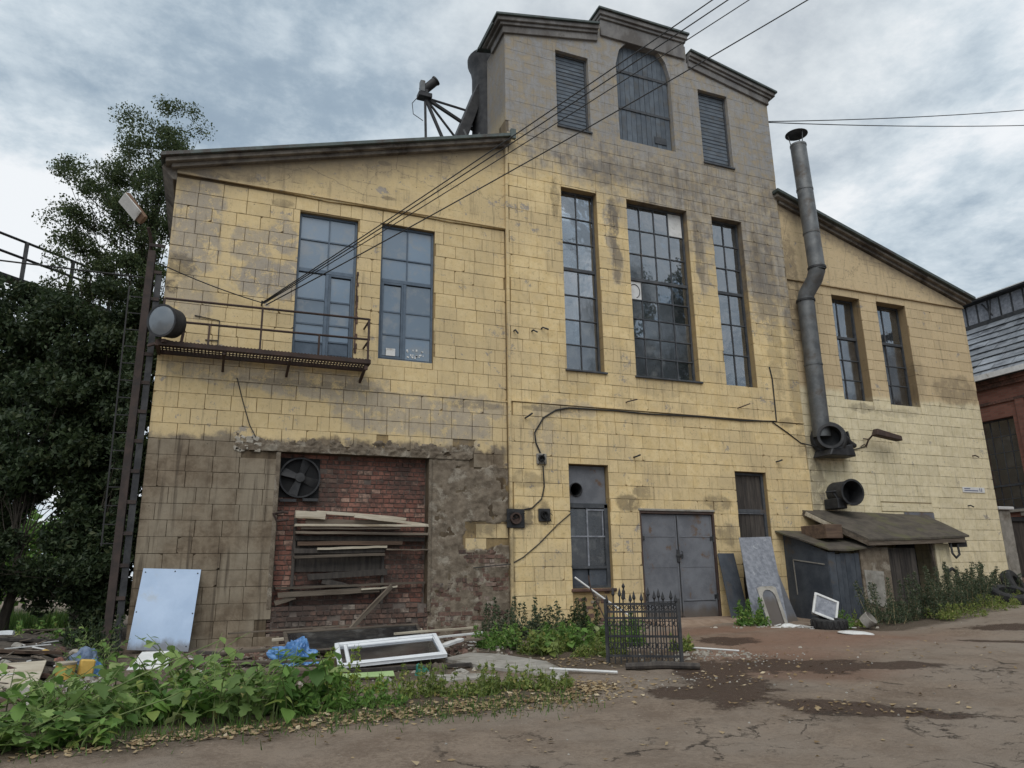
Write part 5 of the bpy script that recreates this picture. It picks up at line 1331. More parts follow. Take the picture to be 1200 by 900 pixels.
# cables on the wall
def cable(name, pts, r, label, mat='wire', group=None, n=6):
    b = Vector(pts[0]); mb = MB(); mb.tube([Vector(p) - b for p in pts], r, n)
    return simple(name, mb, mat, label, 'cable', group, loc=b, smooth=True)
cable('wall_cable', [(7.30, -.12, 3.9), (7.18, -.13, 4.15), (7.16, -.12, 4.4), (7.4, -.12, 4.78), (7.75, -.12, 5.0), (8.1, -.13, 5.08), (9.5, -.13, 5.10), (10.4, -.13, 5.08), (12, -.13, 5.12), (13.5, -.13, 5.10), (14.65, -.12, 5.16), (14.66, -.12, 6.4), (14.6, -.12, 6.75)], .020, 'black cable running along the tower ledge and looping down to a junction box')
cable('wall_cable', [(14.5, -.13, 5.12), (15.0, -.12, 4.85), (15.45, -.11, 4.58), (15.9, -.16, 4.5), (16.2, -.3, 4.5)], .016, 'thin cable drooping from the tower ledge to the blower')
cable('wall_cable', [(7.36, -.12, 3.6), (7.38, -.12, 3.1), (7.30, -.12, 2.8), (7.05, -.12, 2.58), (6.75, -.12, 2.52)], .016, 'cable looping between two switch boxes by the tower corner')
cable('wall_cable', [(8.07, -.12, 2.48), (7.7, -.12, 2.2), (7.2, -.12, 1.75), (6.8, -.12, 1.45), (6.5, -.12, 1.3), (5.6, -.04, 1.22)], .012, 'brown cord slanting from the narrow window down to the bare brick')
cable('wall_cable', [(.30, -.02, 5.2), (.45, -.03, 4.7), (.62, -.03, 4.2), (.76, -.04, 3.95)], .010, 'thin cord hanging from the balcony to the broken lintel')
cable('wall_cable', [(17.05, -.02, 4.42), (17.5, -.02, 4.50), (18.0, -.02, 4.62)], .014, 'short cable between the blower and the bracket lamp')
# overhead wires from the hook over the balcony to a far pole
hk = (.68, -.12, 6.92)
def sag(p, q_, s_, n=14): p, q_ = Vector(p), Vector(q_); return [p.lerp(q_, k / n) + Vector((0, 0, -4 * s_ * (k / n) * (1 - k / n))) for k in range(n + 1)]
WG = 'overhead wires rising from the left wing past the tower'
def wire_to(px_dir, start, sg_, r, label, length=24.0):
    return cable('overhead_wire', sag(start, Vector(start) + (Vector(px_dir) - Vector(start)).normalized() * length, sg_), r, label, 'wire', WG, 5)
wire_to((8.3, -6.5, 12.0), hk, .10, .013, 'uppermost of the wires rising from the balcony hook', 16)
wire_to((8.55, -6.5, 12.0), (hk[0] + .02, hk[1], hk[2] - .01), .10, .013, 'twin wire running close under the uppermost one', 16)
wire_to((9.1, -6.5, 12.2), (.72, -.14, 6.90), .12, .011, 'middle wire of those rising from the balcony hook', 16)
wire_to((10.75, -6.5, 12.76), (.76, -.16, 6.86), .14, .014, 'lowest and thickest of the wires rising from the balcony hook', 16)
cable('overhead_wire', sag((-1.42, -.2, 7.5), hk, .05), .013, 'wire from the rusty column to the hook above the balcony', 'wire', WG, 5)
mb = MB(); mb.tube([(0, .12, 0), (0, -.02, 0), (0, -.04, .06)], .02, 6); simple('wire_hook', mb, 'dark_steel', 'small iron hook holding the wires above the balcony rail', 'hook', loc=(.68, -.11, 6.9))
for i, (za, zb_, lab) in enumerate(((16.95, 21.28, 'upper of the two thin wires crossing the sky right of the tower'), (16.75, 20.48, 'lower of the two thin wires crossing the sky right of the tower'))):
    cable('sky_wire', sag((15.9 if i == 0 else 15.9, 2, za - (.5 if i == 0 else .25)), (40, 2, zb_ + (2.15 if i == 0 else 1.8)), .25), .018, lab, 'wire', 'thin wires crossing the sky on the right', 5)
# column, ladder and lamps at the left corner
cl = thing('steel_column', 'rusty riveted steel column standing at the left corner of the building', 'column', (-1.50, -.12, -.3))
mb = MB(); mb.box(-.16, -.02, -.02, .02, 0, 8.1); mb.box(-.10, -.06, .02, .20, 0, 8.1); mb.box(-.16, -.02, .20, .24, 0, 8.1); mb.build('channel', M['column_rust'], cl)
mb = MB(); mb.box(.03, .15, .03, .07, 0, 7.6); mb.box(.07, .10, .07, .24, 0, 7.6); mb.build('channel', M['dark_steel'], cl)
for k in range(14):
    mb = MB(); mb.box(-.15, .14, .005 if k % 2 else .01, .03, .4 + .6 * k, .47 + .6 * k); mb.build('batten', M['column_rust'], cl)
ld = thing('ladder', 'narrow iron ladder hung beside the rusty column', 'ladder', (-1.78, .05, 1.7))
for x in (-.12, .16): mb = MB(); mb.bar((x + (.02 if x < 0 else 0), 0, 0), (x - .05, 0, 5.3), .028); mb.build('rail', M['wire'], ld)
for k in range(15): mb = MB(); mb.bar((-.13, 0, .05 + .36 * k), (.16, 0, .05 + .36 * k), .02); mb.build('rung', M['wire'], ld)
fl = thing('floodlight', 'big round floodlight drum mounted on the rusty column beside the balcony', 'floodlight', (-1.1, -.75, 6.05))
D = Vector((-.55, -.80, -.12)).normalized(); Mx = aim(D) @ Matrix.Scale(.90, 4)
mb = MB(); mb.lathe([(.0, -.34), (.22, -.33), (.33, -.2), (.345, .0), (.345, .16), (.37, .17), (.37, .21), (.325, .21)], 30, Mx); mb.build('housing', M['dark_steel'], fl, smooth=True)
mb = MB(); mb.lathe([(.33, .20), (.2, .235), (.0, .25)], 30, Mx); mb.build('lens', glass_material('floodlight_lens', (.11, .13, .15), .25, .22, .25, .5), fl, smooth=True)
mb = MB(); mb.bar((.0, .1, -.36), (-.35, .55, -.36), .05); mb.bar((.32, .0, 0), (.28, .1, -.36), .05, .03); mb.bar((-.05, -.05, -.40), (.1, .2, -.36), .06); mb.build('bracket', M['rust'], fl)
sl = thing('street_lamp', 'flat box-shaped lamp head tilted on an arm above the left corner', 'lamp', (-1.76, -.05, 8.02))
mb = MB(); Mx = Matrix.Translation((-.24, -.25, .58)) @ Matrix.Rotation(R(48), 4, 'Y') @ Matrix.Rotation(R(-38), 4, 'X') @ Matrix.Scale(.74, 4)
mb.hexa([Mx @ Vector(p) for p in ((-.46, -.22, -.05), (.42, -.18, -.05), (.42, .18, -.05), (-.46, .22, -.05), (-.42, -.18, .12), (.42, -.13, .09), (.42, .13, .09), (-.42, .18, .12))]); mb.build('housing', M['ochre'], sl, bevel=.02)
mb = MB(); mb.box(-.44, .25, -.20, .20, -.085, -.052, Mx); mb.build('diffuser', M['white'], sl, bevel=.008)
mb = MB(); mb.tube([(.13, .1, -.2), (.12, -.05, .05), (.06, -.2, .24)], .035, 8); mb.build('arm', M['rust'], sl, smooth=True)
# overhead walkway behind the trees
wk = thing('overhead_walkway', 'overhead pipe-bridge walkway with a railing crossing above the left trees', 'walkway', (-4.6, 2.0, gz(-4.6, 2)))
b = Vector(wk.location); Pa, Pb = Vector((-9.4, 4.8, 11.0)), Vector((-3.4, 10.5, 11.0))
for dz_ in (0, -.52):
    mb = MB(); mb.tube([Pa - b + Vector((0, 0, dz_)), Pb - b + Vector((0, 0, dz_))], .04, 6); mb.build('rail', M['dark_steel'], wk)
for t in (.20, .42, .60, .78, .95):
    p = Pa.lerp(Pb, t) - b; mb = MB(); mb.bar(p, p - Vector((0, 0, 1.25)), .10, .10); mb.build('post', M['dark_steel'], wk)
mb = MB(); mb.bar(Pa - b - Vector((0, 0, 1.3)), Pb - b - Vector((0, 0, 1.3)), .5, .08); mb.build('deck', M['dark_steel'], wk)
cable('sky_wire', [(-9, 2.9, 8.35), (-5.0, 2.9, 8.32), (-2.0, 2.9, 8.32)], .02, 'black cable crossing in front of the left trees below the walkway')
# on the left roof: camera-like floodlight on struts, duct and flue
rf = thing('roof_floodlight', 'small roof floodlight held out on splayed struts left of the tower', 'floodlight', (4.98, 2.0, 12.2))
b = Vector(rf.location); hd = Vector((4.84, 2.0, 14.72)) - b
mb = MB(); mb.lathe([(.0, -.30), (.13, -.29), (.13, .22), (.15, .24), (.15, .28), (.0, .28)], 16, Matrix.Translation(hd + Vector((.12, 0, .30))) @ aim((.62, -.25, .62))); mb.build('lamp_body', M['dark_steel'], rf, smooth=True)
mb = MB(); mb.box(-.16, -.02, -.09, .09, .02, .40, Matrix.Translation(hd)); mb.build('gear_box', M['galv'], rf, bevel=.015)
mb = MB(); mb.box(-.22, .18, -.14, .14, -.16, -.02, Matrix.Translation(hd)); mb.box(-.08, .08, -.07, .07, -.02, .14, Matrix.Translation(hd)); mb.build('mount', M['dark_steel'], rf, bevel=.01)
for p, w_ in (((6.56, 2.4, 14.75), .05), ((6.56, 2.2, 13.95), .08), ((6.2, 2.2, 13.2), .05), ((5.75, 2.0, 12.55), .075), ((4.92, 2.0, 12.0), .06)):
    mb = MB(); mb.bar(hd + Vector((0, 0, -.12)), Vector(p) - b, w_); mb.build('strut', M['dark_steel'], rf)
mb = MB(); mb.tube([hd + Vector((-.18, 0, -.1)), hd + Vector((-.38, 0, -.4)), hd + Vector((-.34, 0, -.75)), hd + Vector((-.05, 0, -.9))], .012, 5); mb.build('lead', M['wire'], rf)
dk = thing('roof_duct', 'dark bulky ventilation duct with a rounded hood against the tower side', 'duct', (6.97, 2.15, 11.4))
mb = MB(); mb.lathe([(.60, 0), (.60, 4.5), (.64, 4.75), (.73, 4.95), (.74, 5.1), (.60, 5.25), (.3, 5.35), (.0, 5.4)], 28); mb.build('shaft', M['dark_steel'], dk, smooth=True)
mb = MB(); mb.hexa([(-1.75, -.35, .6), (-1.35, -.35, .6), (-1.35, .35, .6), (-1.75, .35, .6), (-.55, -.3, 4.0), (-.25, -.3, 4.0), (-.25, .3, 4.0), (-.55, .3, 4.0)]); mb.build('chute', M['dark_steel'], dk, bevel=.02)
mb = MB(); mb.bar((-1.2, -.3, 1.0), (-.5, -.3, 2.3), .06); mb.bar((-.5, -.3, 1.2), (-1.0, -.3, 2.3), .06); mb.build('brace', M['galv'], dk)

# ------------------------------------------------------------------ shed against the right wing
sh = thing('lean_to_shed', 'ramshackle lean-to shed with a sagging felt roof and dark sheet walls', 'shed', (16.4, -.8, gz(16.4, -.8)))
b = Vector(sh.location)
def S(*p): return [Vector(q_) - b for q_ in p]
mb = MB(); mb.hexa(S((14.45, -1.60, -.3), (14.50, -1.60, -.3), (14.50, -.02, -.3), (14.45, -.12, -.3), (14.45, -1.60, 1.50), (14.50, -1.60, 1.50), (14.50, -.02, 2.06), (14.45, -.12, 2.06))); mb.build('side_wall', M['shed_wall'], sh)

# front: painted outline of an old opening, plank door, post, gaps
mb = MB(); mb.box(14.47, 14.70, -1.62, -1.56, -.3, 1.50); mb.build('corner_post', M['shed_wall'], sh, loc=-b)
dn = node('door', sh)
for k in range(5):
    a = 14.72 + k * .156; mb = MB(); mb.box(a, a + .150, -1.615, -1.58, -.2, 1.46 + random.uniform(-.02, .02)); mb.build('plank', M['shed_wall'], dn, loc=-b + Vector((0, random.uniform(-.008, .008), 0)))
mb = MB(); mb.box(15.35, 15.38, -1.66, -1.62, .5, .62); mb.build('handle', M['galv'], dn, loc=-b)
mb = MB(); mb.box(15.56, 16.55, -1.62, -1.40, -.1, 1.62); mb.build('pier', M['render'], sh, bevel=.03, loc=-b)
mb = MB(); mb.hexa([(15.62, -1.64, .25), (16.2, -1.64, .1), (16.2, -1.60, .1), (15.62, -1.60, .25), (15.60, -1.64, 1.05), (16.25, -1.64, 1.0), (16.25, -1.60, 1.0), (15.60, -1.60, 1.05)]); mb.build('plaster_patch', M['concrete'], sh, loc=-b)
for k in range(5):
    a = 16.58 + k * .2; mb = MB(); mb.box(a, a + .19, -1.55, -1.52, .0, 1.60); mb.build('plank', M['wood_dark'], sh, loc=-b)
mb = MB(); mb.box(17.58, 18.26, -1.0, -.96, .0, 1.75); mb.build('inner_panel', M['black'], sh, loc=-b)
mb = MB(); mb.bar((18.22, -1.60, .1), (18.12, -1.60, 1.72), .07); mb.build('post', M['wood_old'], sh, loc=-b)
mb = MB(); mb.box(18.30, 18.85, -1.60, -1.42, .1, 1.72); mb.build('pier', M['paint'], sh, bevel=.02, loc=-b)
mb = MB(); mb.box(18.62, 18.85, -1.42, -.0, .1, 1.9); mb.build('side_wall', M['paint'], sh, loc=-b)
mb = MB(); mb.tube([(18.45, -1.66, .75), (18.5, -1.7, .98), (18.68, -1.7, 1.05), (18.84, -1.7, .95), (18.86, -1.7, .6)], .045, 8); mb.build('hose', M['rubber'], sh, smooth=True, loc=-b)
# roofs
def sheet_roof(mb, x0, x1, yb, yf, zbk0, zbk1, zf0, zf1, th, n=9, sagf=.06, xf0=None, xf1=None, seed=0):
    g = random.Random(seed); xf0 = x0 if xf0 is None else xf0; xf1 = x1 if xf1 is None else xf1
    rows = []
    for s_ in (0, 1):
        for j in range(5):
            v_ = j / 4
            for i in range(n + 1):
                u = i / n; xb = x0 + (x1 - x0) * u; xf = xf0 + (xf1 - xf0) * u
                z = (zbk0 + (zbk1 - zbk0) * u) * (1 - v_) + (zf0 + (zf1 - zf0) * u) * v_ - sagf * math.sin(math.pi * u) * v_ + .02 * fbm(u * 5, v_ * 3, seed)
                mb.v.append((xb * (1 - v_) + xf * v_, yb + (yf - yb) * v_, z - s_ * th))
    W_ = n + 1; N1 = 5 * W_
    for j in range(4):
        for i in range(n):
            a = j * W_ + i
            mb.face((a, a + W_, a + W_ + 1, a + 1)); mb.face((N1 + a, N1 + a + 1, N1 + a + W_ + 1, N1 + a + W_))
    for i in range(n):
        a = 4 * W_ + i; mb.face((a, N1 + a, N1 + a + 1, a + 1)); a = i; mb.face((a + 1, N1 + a + 1, N1 + a, a))
    for j in range(4):
        a = j * W_; mb.face((a + W_, a, N1 + a, N1 + a + W_)); a = j * W_ + n; mb.face((a, a + W_, N1 + a + W_, N1 + a))
mb = MB(); sheet_roof(mb, 15.22, 20.1, -.03, -1.85, 2.72, 2.62, 1.82, 1.93, .05, 12, .02, 15.66, 19.35, 1); mb.build('roof', M['felt'], sh, smooth=True, loc=-b)
mb = MB(); sheet_roof(mb, 14.2, 15.9, -.03, -1.72, 2.14, 2.14, 1.58, 1.66, .04, 6, .05, 14.40, 16.0, 2); mb.build('roof', M['felt'], sh, smooth=True, loc=-b)
mb = MB(); mb.bar((15.66, -1.80, 1.73), (19.2, -1.80, 1.82), .06, .16); mb.bar((15.25, -.1, 2.60), (15.68, -1.8, 1.72), .05, .12); mb.build('fascia_board', M['wood_old'], sh, loc=-b)
mb = MB(); mb.bar((15.26, -.2, 2.58), (15.50, -1.15, 2.06), .07, .10); mb.build('fascia_board', M['wood_pale'], sh, loc=-b)
mb = MB(); mb.box(15.0, 15.55, -1.25, -.35, 1.86, 2.22, Matrix.Translation((-.12, 0, .0))); mb.build('roof_box', M['wood_brown'], sh, bevel=.01, loc=-b)
mb = MB(); mb.box(19.0, 19.34, -1.75, -1.45, 1.62, 1.80); mb.tube([(18.7, -1.75, 1.75), (18.68, -1.78, 1.45), (18.8, -1.78, 1.33), (18.95, -1.78, 1.42), (18.97, -1.75, 1.7)], .03, 7); mb.build('gutter', M['dark_steel'], sh, loc=-b)
mb = MB(); mb.box(19.2, 20.40, -.05, -.012, 1.6, 2.70); mb.build('upper_panel', M['grey_steel'], sh, bevel=.006, loc=-b)

# ------------------------------------------------------------------ brick workshop on the right
wsb = thing('brick_workshop', 'red brick workshop with a steep sheet roof and glazed skylight right of the yard', 'building', (27.2, 2, gz(27.2, 2)))
mb = MB(); BX = 27.0
def wall_x(mb, y0, y1, z0, z1, holes, x0, x1):
    ys = sorted({y0, y1, *[e for h in holes for e in h[:2]]})
    for a, c in zip(ys, ys[1:]):
        lo = z0
        for h in sorted([h for h in holes if h[0] < c - 1e-6 and h[1] > a + 1e-6], key=lambda h: h[2]): mb.box(x0, x1, a, c, lo, h[2]); lo = h[3]
        mb.box(x0, x1, a, c, lo, z1)
HB = [(1.35, 2.75, 3.10, 6.45), (-1.9, -.5, 3.10, 6.45), (4.6, 6.0, 3.1, 6.45), (-.3, 1.5, -.4, 2.85)]
wb_ = Vector(wsb.location)
bw_mat = brick_material('workshop_brick', (.17, .075, .058), (.235, .11, .085), (.30, .17, .13))
mm, k = newmat('workshop_brickwork')
P = k.pos(); x, y, z = k.sep(P)
bt = k.n('ShaderNodeTexBrick'); k.put(bt.inputs['Vector'], k.vec(y, z, 0.0)); bt.inputs['Scale'].default_value = 1.0
bt.inputs['Brick Width'].default_value = .27; bt.inputs['Row Height'].default_value = .09; bt.inputs['Mortar Size'].default_value = .008
k.put(bt.inputs['Color1'], (.19, .082, .062)); k.put(bt.inputs['Color2'], (.25, .115, .088)); k.put(bt.inputs['Mortar'], (.17, .12, .10))
nz_ = k.noise(P, .8, 6, .6)
k.out(k.bsdf(k.mix(k.sm(nz_, .45, .68, 0, .6), bt.outputs[0], (.10, .06, .05)), .9, 0, k.bump(bt.outputs[1], .4, -.01), .2))
mb = MB(); wall_x(mb, -9, 14, -.4, 7.6, HB, BX, BX + .4); mb.build('wall', mm, wsb, loc=-wb_)
mb = MB(); mb.box(BX - .10, BX + .4, -9, 14, 7.6, 7.78); mb.box(BX - .18, BX + .4, -9, 14, 7.78, 7.95); mb.box(BX - .05, BX, -9, 14, 7.0, 7.12); mb.build('cornice', bw_mat, wsb, bevel=.01, loc=-wb_)
for (a, c) in ((.85, 1.15), (3.05, 3.5), (-2.6, -2.2), (6.3, 6.8)): mb = MB(); mb.box(BX - .07, BX, a, c, 2.9, 7.0); mb.build('pilaster', mm, wsb, loc=-wb_)
for (y0, y1, z0, z1) in HB[:3]:
    wn = node('window', wsb, -wb_); mb = MB(); X = BX + .2
    for a, c, d_, e in ((y0, y0 + .06, z0, z1), (y1 - .06, y1, z0, z1), (y0 + .06, y1 - .06, z0, z0 + .06), (y0 + .06, y1 - .06, z1 - .06, z1), (y0 + .06, y1 - .06, 3.95, 4.03)): mb.box(X - .04, X + .04, a, c, d_, e)
    mb.build('frame', M['dark_frame'], wn)
    mb = MB()
    for q_ in range(1, 4): mb.box(X - .015, X + .015, y0 + (y1 - y0) * q_ / 4 - .014, y0 + (y1 - y0) * q_ / 4 + .014, z0, z1)
    for zz in (3.5, 4.6, 5.2, 5.8): mb.box(X - .016, X + .016, y0 + .06, y1 - .06, zz - .014, zz + .014)
    mb.build('glazing_bars', M['dark_frame'], wn)
    for q_ in range(4):
        for za, zb2 in zip((3.16, 3.5, 4.03, 4.6, 5.2, 5.8), (3.5, 3.95, 4.6, 5.2, 5.8, 6.39)):
            mb = MB(); w_ = (y1 - y0 - .12) / 8 - .006; mb.box(-.003, .003, -w_, w_, -(zb2 - za) / 2 + .01, (zb2 - za) / 2 - .01)
            o = mb.build('pane', M['glass_dark'], wn, loc=(X, y0 + .06 + (q_ + .5) * (y1 - y0 - .12) / 4, (za + zb2) / 2)); o.rotation_euler = (0, random.uniform(-.015, .015), random.uniform(-.015, .015))
    mb = MB(); mb.box(BX - .08, BX + .2, y0 - .05, y1 + .05, z0 - .10, z0 - .003); mb.build('sill', M['concrete'], wn)
mb = MB(); mb.box(BX + .15, BX + .2, -.3, 1.5, -.4, 2.85); mb.build('door', M['black'], wsb, loc=-wb_)
mb = MB(); mb.box(BX - .04, BX + .05, -.5, 1.7, 2.85, 3.02); mb.build('lintel', M['concrete'], wsb, loc=-wb_)
mb = MB(); mb.box(BX + .4, BX + 8, 13.6, 14, -.4, 7.6); mb.box(BX + .4, BX + 8, -9, -8.6, -.4, 7.6); mb.box(BX + 7.6, BX + 8, -8.6, 13.6, -.4, 11); mb.build('back_wall', bw_mat, wsb, loc=-wb_)
# roof: overlapping sheets in courses, pale eave board, skylight on top
def RZ(u): return (BX - .35 + u, 7.98 + u * .92)
mb = MB(); mb.box(BX - .42, BX - .34, -9.2, 14.2, 7.93, 8.13); mb.build('eave_board', M['white'], wsb, loc=-wb_)
n_course = 9; du_ = 3.35 / n_course
nrm_ = Vector((-.92, 0, 1)).normalized()
def roof_sheet(u0, u1, ya, yc, lift):
    (xa, za), (xb, zb2) = RZ(u0), RZ(u1); o1 = nrm_ * lift
    return [Vector((xa, ya, za)) + o1, Vector((xa, yc, za)) + o1, Vector((xb, yc, zb2)), Vector((xb, ya, zb2))]
mb = MB(); (xa, za), (xb, zb2) = RZ(0), RZ(3.4); mb.hexa([(xa, -9.2, za - .1), (xb, -9.2, zb2 - .1), (xb, 14.2, zb2 - .1), (xa, 14.2, za - .1), (xa, -9.2, za), (xb, -9.2, zb2), (xb, 14.2, zb2), (xa, 14.2, za)]); mb.build('roof', M['dark_steel'], wsb, loc=-wb_)
roofm = weathered('wet_roof_sheet', (.16, .175, .195), (.29, .31, .335), 2.2, rough=.38, metal=.1, bump=.3, c3=(.07, .075, .085), s3=1.6, tint=.3, spec=.7)
far_ = MB()
for c_ in range(n_course):
    y = -9.2
    while y < 14:
        w_ = random.uniform(.75, .95)
        q_ = roof_sheet(c_ * du_, (c_ + 1) * du_ + .06, y + .01, min(14.2, y + w_ - .01), .05 + random.uniform(0, .02)); q_ = [p + nrm_ * .012 for p in q_]
        if -1.0 < y < 5.5:
            m2 = MB(); m2.hexa([p - nrm_ * .015 for p in q_] + q_); m2.build('roof_sheet', roofm, wsb, loc=-wb_)
        else: far_.cur = random.random() * .9 + .05; far_.hexa([p - nrm_ * .015 for p in q_] + q_)
        y += w_
o = far_.build('roof_sheets', roofm, wsb, loc=-wb_); o['kind'] = 'stuff'
(xs_, zs_) = RZ(3.4)
sk = node('skylight', wsb, -wb_)
mb = MB(); mb.box(xs_ - .05, xs_ + 3, -9.2, 14.2, zs_ + 1.0, zs_ + 1.16); mb.box(xs_ - .35, xs_ + .4, -9.3, 14.3, zs_ + 1.05, zs_ + 1.11); mb.box(xs_ - .06, xs_ + .04, -9.2, 14.2, zs_ - .02, zs_ + .16); mb.build('skylight_frame', M['dark_steel'], sk)
mb = MB(); mb.box(xs_ - .38, xs_ - .1, -9.3, 14.3, zs_ + 1.112, zs_ + 1.15); mb.build('ridge_flashing', M['white'], sk)
y = -9.0
while y < 14:
    if -1.5 < y < 6.5:
        mb = MB(); mb.box(xs_ - .02, xs_ + .02, y + .03, y + .47, zs_ + .16, zs_ + 1.0); mb.build('pane', M['sheet'], sk)
        mb = MB(); mb.box(xs_ - .05, xs_ + .03, y - .025, y + .025, zs_ + .16, zs_ + 1.0); mb.build('skylight_post', M['dark_steel'], sk)
    y += .5
mb = MB(); mb.bar((xs_ - .1, 3.7, zs_ + .9), (xs_ - .3, 3.2, zs_ + .2), .05); mb.bar((xs_ - .12, 3.3, zs_ + 1.0), (xs_ - .35, 3.3, zs_ + .1), .05); mb.build('ladder_frame', M['dark_steel'], sk)
# pale gate pier between the two buildings
gp = thing('gate_pier', 'pale rendered gate pier with a capping stone just past the right corner', 'gate pier', (25.2, 1.3, gz(25.2, 1.3)))
b = Vector(gp.location); mb = MB(); mb.box(24.7, 25.25, .9, 1.5, -.2, 2.95); mb.build('shaft', M['concrete'], gp, bevel=.03, loc=-b)
mb = MB(); mb.box(24.62, 25.36, .82, 1.58, 2.95, 3.06); mb.build('cap', M['white'], gp, bevel=.02, loc=-b)
gt = thing('sheet_gate', 'dark sheet-steel gate hung between the pale pier and the brick workshop', 'gate', (26.1, 1.3, gz(26.1, 1.3)))
b = Vector(gt.location)
for k in range(5): mb = MB(); mb.box(25.3 + .34 * k, 25.63 + .34 * k, 1.2, 1.23, .75, 2.75); mb.build('panel', M['wood_dark'], gt, loc=-b)
for za, zc in ((2.6, 2.75), (.75, .85)): mb = MB(); mb.box(25.3, 27.0, 1.14, 1.2, za, zc); mb.build('gate_rail', M['dark_steel'], gt, loc=-b)
mb = MB(); mb.box(25.26, 27.0, .95, 1.4, -.1, .72); mb.build('threshold', M['brick_dirty'], gt, loc=-b, bevel=.03)
# ------------------------------------------------------------------ boards stacked in the bricked-up opening
BG = 'old boards stacked across the bricked-up opening'
def board(x0, z0, x1, z1, y, w, th, mat, label, splinter=.3, group=BG, cat='board', yb=None, loc=True):
    """a board from (x0,y,z0) to (x1,yb,z1); w = face height, th = thickness; ends are slightly ragged"""
    p, q_ = Vector((x0, y, z0)), Vector((x1, y if yb is None else yb, z1)); c = (p + q_) / 2
    d_ = (q_ - p); L = d_.length; d_.normalize()
    mb = MB(); n = 6; g = random.Random(label)
    xs = [-L / 2 + L * k / n for k in range(n + 1)]
    ring = []
    for k, xx in enumerate(xs):
        e = g.uniform(-.02, .02) * splinter; top = w / 2 - (g.uniform(0, .35) * w * splinter if k in (0, n) else g.uniform(0, .08) * w)
        i = mb.add([(xx + (g.uniform(-.06, .06) * splinter if k in (0, n) else 0), -th / 2, -w / 2 + e), (xx, th / 2, -w / 2 + e), (xx, th / 2, top + e), (xx + (g.uniform(-.06, .06) * splinter if k in (0, n) else 0), -th / 2, top + e)]); ring.append(i)
    for a, b_ in zip(ring, ring[1:]):
        for k in range(4): mb.face((a + k, b_ + k, b_ + (k + 1) % 4, a + (k + 1) % 4))
    mb.face(tuple(ring[0] + k for k in (3, 2, 1, 0))); mb.face(tuple(ring[-1] + k for k in range(4)))
    o = mb.build('board', M[mat], None, bevel=.003)
    o.location = c
    X = d_; Z = Vector((0, 0, 1)); Y = Z.cross(X).normalized(); Z = X.cross(Y)
    o.rotation_euler = Matrix(((X.x, Y.x, Z.x), (X.y, Y.y, Z.y), (X.z, Y.z, Z.z))).to_euler()
    return tag(o, label, cat, group)
board(1.66, 2.36, 2.28, 2.34, .02, .16, .05, 'wood_pale', 'short broad pale board at the top left of the stack')
board(2.10, 2.42, 4.05, 2.29, .06, .075, .05, 'wood_pale', 'pale splintered batten sloping down from the top of the stack')
board(2.9, 2.34, 4.56, 2.155, .0, .06, .05, 'wood_pale', 'long pale batten reaching down to the right jamb')
board(1.9, 2.22, 3.85, 2.20, .10, .12, .05, 'wood_old', 'grey board behind the two pale battens')
board(1.66, 2.135, 4.50, 2.145, .02, .05, .16, 'wood_pale', 'long pale-edged board under the top layer')
board(1.8, 2.06, 3.9, 2.08, .06, .04, .2, 'wood_old', 'grey board second below the pale-edged one')
board(1.68, 1.98, 4.52, 1.96, .02, .055, .2, 'wood_old', 'long grey board with a worn front edge in mid stack')
board(1.70, 1.87, 4.5, 1.85, .08, .10, .06, 'wood_dark', 'dark board in the shade below mid stack')
board(1.75, 1.76, 4.0, 1.78, .08, .09, .06, 'wood_brown', 'brown board above the yellowish lath')
board(2.15, 1.645, 3.62, 1.69, .0, .05, .05, 'wood_pale', 'yellowish lath lying short in the middle of the stack')
board(3.62, 1.63, 4.56, 1.62, .04, .03, .12, 'wood_old', 'thin board running from the lath to the right jamb')
board(1.68, 1.60, 3.6, 1.62, .07, .10, .05, 'wood_dark', 'blackened board behind the yellowish lath')
board(1.68, 1.475, 3.58, 1.53, .0, .06, .12, 'wood_old', 'weathered board forming the lower edge of the stack')
board(2.0, 1.08, 3.66, 1.16, .10, .13, .05, 'wood_dark', 'dark plank hanging lower than the stack')
board(2.3, 1.0, 3.1, .78, .12, .13, .05, 'wood_dark', 'dark plank leaning across the lower gap')
board(1.42, .72, 3.5, .80, .03, .11, .06, 'wood_old', 'broad grey plank resting on the sill of the opening')
board(1.35, .86, 4.5, .92, .10, .05, .12, 'wood_old', 'long thin plank above the sill plank')
board(3.1, .80, 3.86, .845, -.02, .035, .05, 'wood_pale', 'short white lath above the sill plank')
board(1.36, .56, 1.75, .68, .05, .10, .05, 'wood_old', 'broken plank end at the lower left of the opening')
board(3.74, .86, 2.62, -.02, -.05, .10, .04, 'wood_old', 'grey plank propped aslant from the ground against the opening', group=None, yb=-1.05)
# rack uprights behind the boards
mb = MB(); mb.box(1.66, 1.72, .14, .2, .5, 2.4); mb.box(3.55, 3.61, .14, .2, .5, 1.9); mb.box(1.72, 3.55, .20, .215, 1.18, 1.85); simple('board_rack', mb, 'wood_dark', 'dark timber rack holding the boards in front of the brickwork', 'rack')
